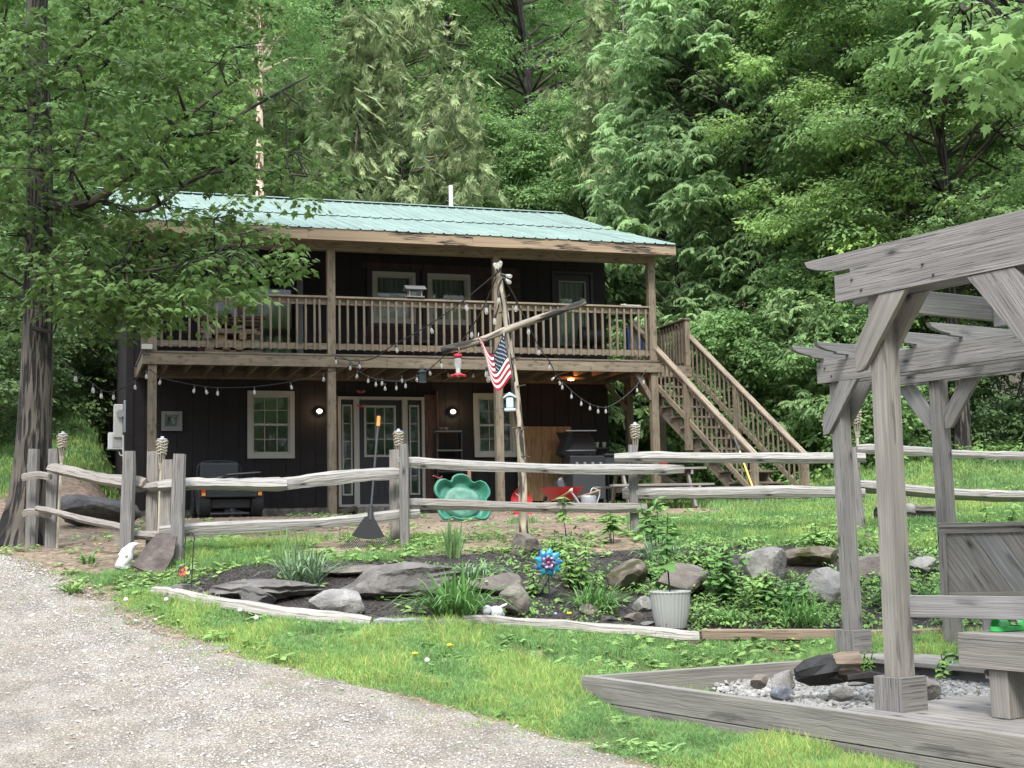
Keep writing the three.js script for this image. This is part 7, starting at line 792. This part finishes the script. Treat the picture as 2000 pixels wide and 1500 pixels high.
{ const o = thing('tricycle', 'faded pink child tricycle behind the paddling pool', 'tricycle', [-1.331,1.765,-27.09], HT), pk = std([0.42, 0.13, 0.12], { roughness: 0.5 }); mesh('frame', rod(curve([[-0.15, 0.62, 0.1], [-0.05, 0.5, 0.05], [0.15, 0.45, 0], [0.35, 0.3, -0.1]], 14), 0.02, 8), pk, o); mesh('fork', rod([[-0.15, 0.78, 0.1], [-0.2, 0.2, 0.12]], 0.016, 7), pk, o); mesh('handlebar', rod(curve([[-0.32, 0.82, 0.25], [-0.16, 0.78, 0.1], [-0.05, 0.82, -0.1]], 10), 0.014, 7), pk, o); mesh('seat', rockGeo(0.15, 0.05, 0.12, 81, { cuts: 0, rough: 0.05, detail: 3 }).translate(0.14, 0.52, 0), pk, o); for (const [x, y, z, r] of [[-0.2, 0.2, 0.12, 0.17], [0.36, 0.14, 0.12, 0.11], [0.36, 0.14, -0.2, 0.11]]) mesh('wheel', new THREE.TorusGeometry(r, 0.03, 8, 20).rotateY(0.4).translate(x, y, z), M.black, o); const u = thing('closed_parasol', 'rolled faded-red garden parasol standing behind the pool', 'parasol', [-0.87,2.272,-27.028], HT); mesh('furled_canopy', lathe([[0.001, 0.78], [0.02, 0.76], [0.035, 0.7], [0.04, 0.52], [0.028, 0.4], [0.012, 0.36]], 12).translate(0, -0.28, 0), std([0.4, 0.16, 0.12]), u); mesh('pole', rod([[0, -0.45, 0], [0, 0.12, 0]], 0.012, 7), M.offwhite, u); }
{ const o = thing('wall_shelf', 'dark open shelf unit on the wall left of the lower right window', 'shelf', [-1.332,2.001,-28.246], HT); for (const y of [1.52, 1.13, 0.7, 0.25]) mesh('shelf_board', span(-0.27, 0.27, y, y + 0.03, -0.12, 0.12), y > 1.1 ? M.greyB : M.charcoal, o); for (const x of [-0.27, 0.25]) mesh('upright', span(x, x + 0.025, 0, 1.5, -0.11, 0.11), M.charcoal, o); for (const [x, c] of [[-0.17, M.tread], [-0.06, M.brownTimber]]) mesh('shoe', rockGeo(0.06, 0.035, 0.1, 7, { cuts: 0, rough: 0.2, detail: 2 }).translate(x, 1.585, 0.02), c, o); }
// ---------------------------------------------------------------- on the balcony
{ const o = thing('lumber_stack', 'criss-crossed stack of raw lumber offcuts on the balcony', 'lumber', [HP[0], 0, HP[2]], HT), q = rng(61); let y = 4.826; const lay = [[0, 4, 0.09], [1, 3, 0.1], [0, 4, 0.09], [1, 3, 0.12], [0, 4, 0.09], [1, 4, 0.06], [0, 5, 0.03], [1, 5, 0.03], [0, 5, 0.03]]; lay.forEach(([way, n, h], j) => { for (let k = 0; k < n; k++) { const L = rr(0.75, 1.15, q), c = 1.45 + rr(-0.08, 0.08, q), m = j > 5 ? M.redWood : k % 3 ? M.fresh : M.tanCap; mesh('offcut', way ? box(0.12, h - 0.004, L * 0.85, c - 0.38 + k * 0.8 / n, y + h / 2, -0.75, 0.003) : box(L, h - 0.004, 0.11, c, y + h / 2, -0.42 - k * 0.75 / n, 0.003), m, o); } y += h; }); for (let k = 0; k < 4; k++) mesh('offcut', beam([0.75 + 0.1 * k, y + 0.02 * k, -0.3 - 0.1 * k], [2.1, y + 0.08 + 0.03 * k, -0.6 - 0.1 * k], 0.12, 0.022), M.redWood, o); mesh('upright_plank', beam([0.95, 4.83, -0.85], [1.05, 6.2, -0.95], 0.14, 0.03), M.redWood, o); mesh('upright_plank', beam([1.8, 4.83, -1.1], [1.7, 6.05, -1.2], 0.14, 0.03), M.redWood, o); }
{ const o = thing('rail_bird_feeder', 'small open grey bird feeder house on the balcony handrail', 'bird feeder', [-1.821,5.946,-26.039], HT); mesh('tray', span(-0.17, 0.17, 0.002, 0.025, -0.1, 0.1), M.trimGrey, o); for (const x of [-0.12, 0.12]) for (const z of [-0.07, 0.07]) mesh('post', span(x - 0.008, x + 0.008, 0.026, 0.15, z - 0.008, z + 0.008), M.trim, o); mesh('hopper', span(-0.1, 0.1, 0.026, 0.14, -0.03, 0.03), M.glass, o); mesh('roof', [beam([-0.2, 0.19, 0.065], [0.2, 0.19, 0.065], 0.17, 0.014, 0, [0, 0.9, 0.5]), beam([-0.2, 0.19, -0.065], [0.2, 0.19, -0.065], 0.17, 0.014, 0, [0, 0.9, -0.5])], M.trimGrey, o); }
{ const o = thing('blue_cloth', 'blue cloth hung over the landing rail behind the right post', 'cloth', [HP[0], 0, HP[2]], HT); mesh('towel', bent((s, t) => { const x = lerp(10.05, 10.42, s); return [x, t < 0.5 ? lerp(5.2, 5.835, t * 2) : lerp(5.835, 5.3, t * 2 - 1), -2.15 + (t < 0.5 ? 0.11 : t === 0.5 ? 0.03 : -0.06) + 0.012 * Math.sin(s * 18)]; }, 16, 8), std([0.03, 0.1, 0.34]), o); mesh('hem', span(10.06, 10.41, 5.2, 5.22, -2.05, -2.03), std([0.025, 0.08, 0.28]), o); const g = thing('balcony_grill', 'small dark barrel grill at the right end of the balcony', 'grill', [...HPT(9.1, 4.826, 1.75)], HT); mesh('drum', new THREE.CylinderGeometry(0.2, 0.2, 0.5, 18).rotateZ(Math.PI / 2).translate(0, 0.72, 0), M.black, g); for (const x of [-0.2, 0.2]) mesh('leg', beam([x, 0, 0.15], [x * 0.7, 0.6, 0], 0.03, 0.03), M.black, g); mesh('shelf', span(-0.24, 0.24, 0.25, 0.27, -0.15, 0.15), M.black, g); const tr = thing('rail_tray', 'small pale tray lying on the right end of the handrail', 'tray', [...HPT(9.35, 5.924, 0.05)], HT); mesh('dish', span(-0.2, 0.16, 0, 0.018, -0.06, 0.06, 0.005), M.offwhite, tr); mesh('handle', rod([[-0.26, 0.02, 0], [-0.16, 0.03, 0.02]], 0.01, 6), M.offwhite, tr); }
{ const o = thing('patio_chair', 'dark round-backed patio chair on the balcony behind the middle railing', 'chair', [...HPT(5.3, 4.826, 1.3)], HT); mesh('back', bent((s, t) => { const a = (s - 0.5) * 2.4; return [Math.sin(a) * 0.3, 0.42 + t * 0.42 * Math.cos(a * 0.6), -0.26 * Math.cos(a)]; }, 14, 4), M.black, o); mesh('seat', cyl(0.27, 0.27, 0.05, 0, 0.4, 0, 20), M.black, o); for (const [x, z] of [[-0.2, 0.18], [0.2, 0.18], [-0.2, -0.18], [0.2, -0.18]]) mesh('leg', beam([x * 1.15, 0, z * 1.15], [x, 0.4, z], 0.03, 0.03), M.black, o); }
// ---------------------------------------------------------------- garden ornaments
{ const o = thing('pinwheel_flower', 'blue metal pinwheel flower on a thin stake in the bed', 'pinwheel', [0.335,0.761,-14.21]), h = 0.43; mesh('stake', rod([[0, -0.05, 0], [0, h + 0.01, -0.01]], 0.006, 6), M.black, o); const pet = (L, w) => bent((s, t) => { const x = (s - 0.5) * w * Math.sin(Math.PI * clamp(t * 0.86 + 0.12)) ** 0.8; return [x + 0.02 * t, 0.02 + t * L, 0.02 + 0.03 * Math.sin(t * 3) - Math.abs(s - 0.5) * 0.03 * t]; }, 4, 6); for (let i = 0; i < 9; i++) { const m = mesh('petal', pet(0.13, 0.075).rotateZ(i / 9 * 6.283).translate(0, h, 0.01), std(i % 2 ? [0.03, 0.17, 0.34] : [0.035, 0.26, 0.38], { roughness: 0.3, metalness: 0.3 }), o); } for (let i = 0; i < 7; i++) mesh('inner_petal', pet(0.065, 0.045).rotateZ(i / 7 * 6.283 + 0.3).translate(0, h, 0.04), std([0.2, 0.14, 0.24], { roughness: 0.3, metalness: 0.4 }), o); mesh('hub', new THREE.SphereGeometry(0.018, 10, 8).translate(0, h, 0.07), std([0.35, 0.1, 0.16], { roughness: 0.3 }), o); }
{ const o = thing('shepherd_hook', 'black shepherd hook stake at the left end of the bed', 'garden hook', [-3.226,0.883,-13.832]); mesh('stake', rod(curve([[0, -0.05, 0], [0.015, 0.3, 0], [0.03, 0.58, 0], [0.035, 0.64, 0], [0, 0.69, 0], [-0.05, 0.66, 0], [-0.055, 0.58, 0], [-0.08, 0.54, 0]], 30), 0.006, 6), M.black, o); const d = thing('glass_disc', 'round glass garden disc with orange flowers hanging from the hook', 'ornament', [-3.226,0.883,-13.832].map((v, i) => v + [-0.06, 0.3, 0.01][i])); const t = texture(128, 128, (u, v) => { const a = fbm(u * 6, v * 6, 611, 3), r = Math.hypot(u - 0.5, v - 0.5); return v < 0.62 && a > 0.48 ? [0.95, 0.45, 0.18] : a > 0.56 ? [0.75, 0.8, 0.5] : [0.25, 0.32, 0.36]; }); mesh('disc', new THREE.CylinderGeometry(0.058, 0.058, 0.006, 28).rotateX(Math.PI / 2), std([0.8, 0.8, 0.8], { map: t, roughness: 0.2 }), d); mesh('ring', new THREE.TorusGeometry(0.06, 0.005, 6, 26), M.black, d); mesh('chain', rod([[0, 0.06, 0], [0, 0.25, 0]], 0.003, 5), M.black, d); }
{ const o = thing('garden_gnome', 'white garden gnome with a drooping hat by the fence post', 'gnome', [-4.306,1.173,-15.236], 0.3); o.rotation.z = -0.25; mesh('body', lathe([[0.001, 0], [0.085, 0], [0.09, 0.05], [0.07, 0.13], [0.04, 0.16], [0.001, 0.17]], 18), std([0.42, 0.41, 0.39], { roughness: 0.7 }), o); mesh('beard', bent((s, t) => { const a = (s - 0.5) * 2.2, r = 0.075 + 0.015 * Math.sin(t * 3.1); return [Math.sin(a) * r * (1 - 0.5 * t), 0.16 - t * 0.12 + 0.012 * Math.sin(s * 30), Math.cos(a) * r + 0.008]; }, 18, 6), M.white, o); mesh('nose', new THREE.SphereGeometry(0.02, 10, 8).translate(0, 0.165, 0.085), std([0.6, 0.42, 0.36]), o); mesh('hat', rod(curve([[0, 0.15, 0], [0.01, 0.22, 0], [0.045, 0.29, 0.01], [0.1, 0.32, 0.01]], 12), [0.085, 0.08, 0.075, 0.07, 0.062, 0.055, 0.048, 0.042, 0.035, 0.028, 0.022, 0.015, 0.006], 14, { wob: 0.04, seed: 5 }), M.white, o); for (const x of [-0.04, 0.04]) mesh('boot', new THREE.SphereGeometry(0.035, 10, 8).scale(0.9, 0.7, 1.3).translate(x, 0.02, 0.07), M.trimGrey, o); }
{ const o = thing('rabbit_figurine', 'white plaster animal figurine lying on its side in the mulch', 'figurine', [-0.213,0.669,-13.436], 0.5), S = (r, x, y, z, a, b, c, rz = 0) => new THREE.SphereGeometry(r, 16, 12).scale(a, b, c).rotateZ(rz).translate(x, y, z); mesh('figure', [S(0.075, 0, 0.07, 0, 1.25, 0.9, 0.9, 0.3), S(0.05, -0.09, 0.1, 0.02, 1, 1, 0.95), S(0.022, -0.13, 0.035, 0.03, 2.6, 0.55, 0.8, 0.05), S(0.02, 0.08, 0.135, 0.02, 2.8, 0.7, 0.8, 0.35), S(0.02, 0.05, 0.02, 0.06, 2, 0.8, 0.9, -0.5), S(0.026, 0.095, 0.05, -0.02, 1, 1, 1), S(0.02, -0.02, 0.025, 0.07, 0.9, 1.8, 0.9, 0.1)], M.white, o); mesh('collar', new THREE.TorusGeometry(0.048, 0.007, 6, 20).rotateY(1.2).rotateZ(0.3).translate(-0.055, 0.09, 0.01), M.black, o); }
{ const m = thing('blue_ball', 'tiny blue ball lying on the mulch', 'ball', [0.386,0.673,-13.88]); mesh('ball', new THREE.SphereGeometry(0.014, 12, 8).translate(0, 0.02, 0), std([0.25, 0.5, 0.7]), m); mesh('seam', new THREE.TorusGeometry(0.0142, 0.001, 4, 18).translate(0, 0.02, 0), M.offwhite, m); }
{ const q = SANDAL; const gm = std([0.05, 0.42, 0.09], { roughness: 0.5 }); for (const [i, lab] of [[0, 'bright green clog on the bench, the left one'], [1, 'bright green clog on the bench at the right edge']]) { const o = thing('clog', lab, 'shoe', [q[0] + i * 0.1, 0.85, q[2] + 0.02 - i * 0.07], 1.9 + 0.3 * i); const sole = new THREE.Shape(); sole.absellipse(0, 0.07, 0.047, 0.07, 0, Math.PI * 2); mesh('sole', new THREE.ExtrudeGeometry((() => { const s = new THREE.Shape(); s.moveTo(-0.035, -0.12); s.quadraticCurveTo(-0.04, -0.14, 0, -0.145); s.quadraticCurveTo(0.04, -0.14, 0.035, -0.12); s.quadraticCurveTo(0.035, 0, 0.05, 0.06); s.quadraticCurveTo(0.05, 0.13, 0, 0.14); s.quadraticCurveTo(-0.05, 0.13, -0.048, 0.06); s.quadraticCurveTo(-0.03, 0, -0.035, -0.12); return s; })(), { depth: 0.022, bevelEnabled: true, bevelSize: 0.004, bevelThickness: 0.004, bevelSegments: 2 }).rotateX(-Math.PI / 2).translate(0, 0.005, 0), gm, o); mesh('strap', bent((s, t) => { const a = (s - 0.5) * Math.PI; return [Math.sin(a) * 0.054, 0.03 + Math.cos(a) * 0.05, -0.1 + t * 0.06]; }, 14, 2), gm, o); mesh('heel_strap', bent((s, t) => { const a = (s - 0.5) * Math.PI * 1.1; return [Math.sin(a) * 0.045, 0.03 + 0.035 + t * 0.02, 0.08 + Math.cos(a) * 0.055]; }, 14, 2), gm, o); } }
// ---------------------------------------------------------------- fire pit contents
{ const c = [2.319,0.407,-10.55], o = thing('charred_log', 'charred split log with a tan broken face in the fire pit', 'log', c, 0.1), X = (t, y, z) => [lerp(-0.24, 0.24, t), y, z]; mesh('burnt_wood', rod([X(0, 0.01, 0), X(0.2, 0.025, 0.01), X(0.45, 0.045, 0), X(0.7, 0.05, 0), X(0.98, 0.03, 0)], [0.05, 0.1, 0.115, 0.11, 0.09], 11, { wob: 0.16, seed: 5, flat: true }), mk([0.022, 0.021, 0.021], 'rock', 'rockBump', 0.02, { roughness: 0.7 }), o); mesh('split_face', rod([X(0.4, 0.1, 0.02), X(0.7, 0.105, 0.03), X(1.0, 0.1, 0.02)], [0.03, 0.07, 0.075], 7, { wob: 0.2, seed: 8, flat: true }), M.brownTimber, o); mesh('bark', rod([X(0.62, 0.02, 0.08), X(0.85, 0.01, 0.09), X(1.0, -0.01, 0.09)], [0.035, 0.055, 0.045], 7, { wob: 0.2, seed: 3, flat: true }), mk([0.22, 0.13, 0.075], 'bark', 'barkBump', 0.01), o);
  const d = thing('charred_log', 'black burnt branch behind the near pergola post base', 'log', [2.581,0.383,-10.3], -0.2); mesh('burnt_wood', rod([[-0.16, 0.01, 0], [0, 0.03, 0], [0.2, 0.0, 0.02]], [0.03, 0.05, 0.035], 8, { wob: 0.2, seed: 2, flat: true }), mk([0.03, 0.024, 0.02], 'rock', 'rockBump', 0.02), d); mesh('ash', rockGeo(0.08, 0.02, 0.05, 5, { detail: 2 }).translate(-0.1, -0.02, 0.04), RK.pale, d);
  rock('stone', 'white-streaked angular stone left of the charred log', [1.991,0.317,-10.6], [0.13, 0.09, 0.1], 41, RK.pale, { cuts: 9 }, 0.3, 0.2); rock('stone', 'blue-grey stone in front of the white-streaked one', [1.941,0.272,-10.35], [0.1, 0.06, 0.07], 42, mk([0.2, 0.22, 0.27], 'rock', 'rockBump', 0.02), { cuts: 9 }, 0.1, 0.3); rock('stone', 'brown stone at the left end of the fire pit', [1.843,0.324,-10.7], [0.09, 0.06, 0.07], 43, RK.brown, { cuts: 8 }, 0.2, 0.25); rock('stone', 'flat pale disc-like stone below the charred log', [2.312,0.3,-10.05], [0.1, 0.06, 0.035], 44, RK.grey, { cuts: 5 }, 0.1, 0.2); rock('stone', 'dark wedge stone behind the near post base', [2.762,0.371,-9.5], [0.1, 0.08, 0.07], 45, RK.slate, { cuts: 9 }, 0.5, 0.25); rock('stone', 'dark stone edging at the back of the pit', [3.419,0.453,-9.9], [0.16, 0.06, 0.1], 46, RK.dark, { cuts: 9 }, 0.1, 0.25); }
{ const o = thing('firewood_log', 'birch firewood log lying on the grass behind the pergola post', 'log', [5.238,1.533,-18.6], 0.2); mesh('wood', rod([[-0.42, 0.1, 0], [0, 0.11, 0.01], [0.42, 0.1, 0]], [0.1, 0.105, 0.1], 12, { wob: 0.05, seed: 4 }), M.bark, o); mesh('bark_patch', rod([[-0.12, 0.14, 0.02], [0.08, 0.145, 0.02]], [0.1, 0.1], 10, { wob: 0.08, seed: 5 }), RK.pale, o); }
{ const o = thing('red_mobile', 'small red butterfly mobile hanging in front of the door', 'ornament', [-2.934,3.937,-26.678], HT); mesh('cord', rod([[0, 0, 0], [0, 0.55, 0]], 0.003, 4), M.black, o); for (const y of [0.02, 0.3]) for (const s of [-1, 1]) mesh('wing', new THREE.SphereGeometry(0.04, 8, 6).scale(1.2, 0.6, 0.2).rotateZ(s * 0.4).translate(s * 0.045, y, 0), std([0.3, 0.06, 0.07]), o); }

renderer.render(scene, camera);
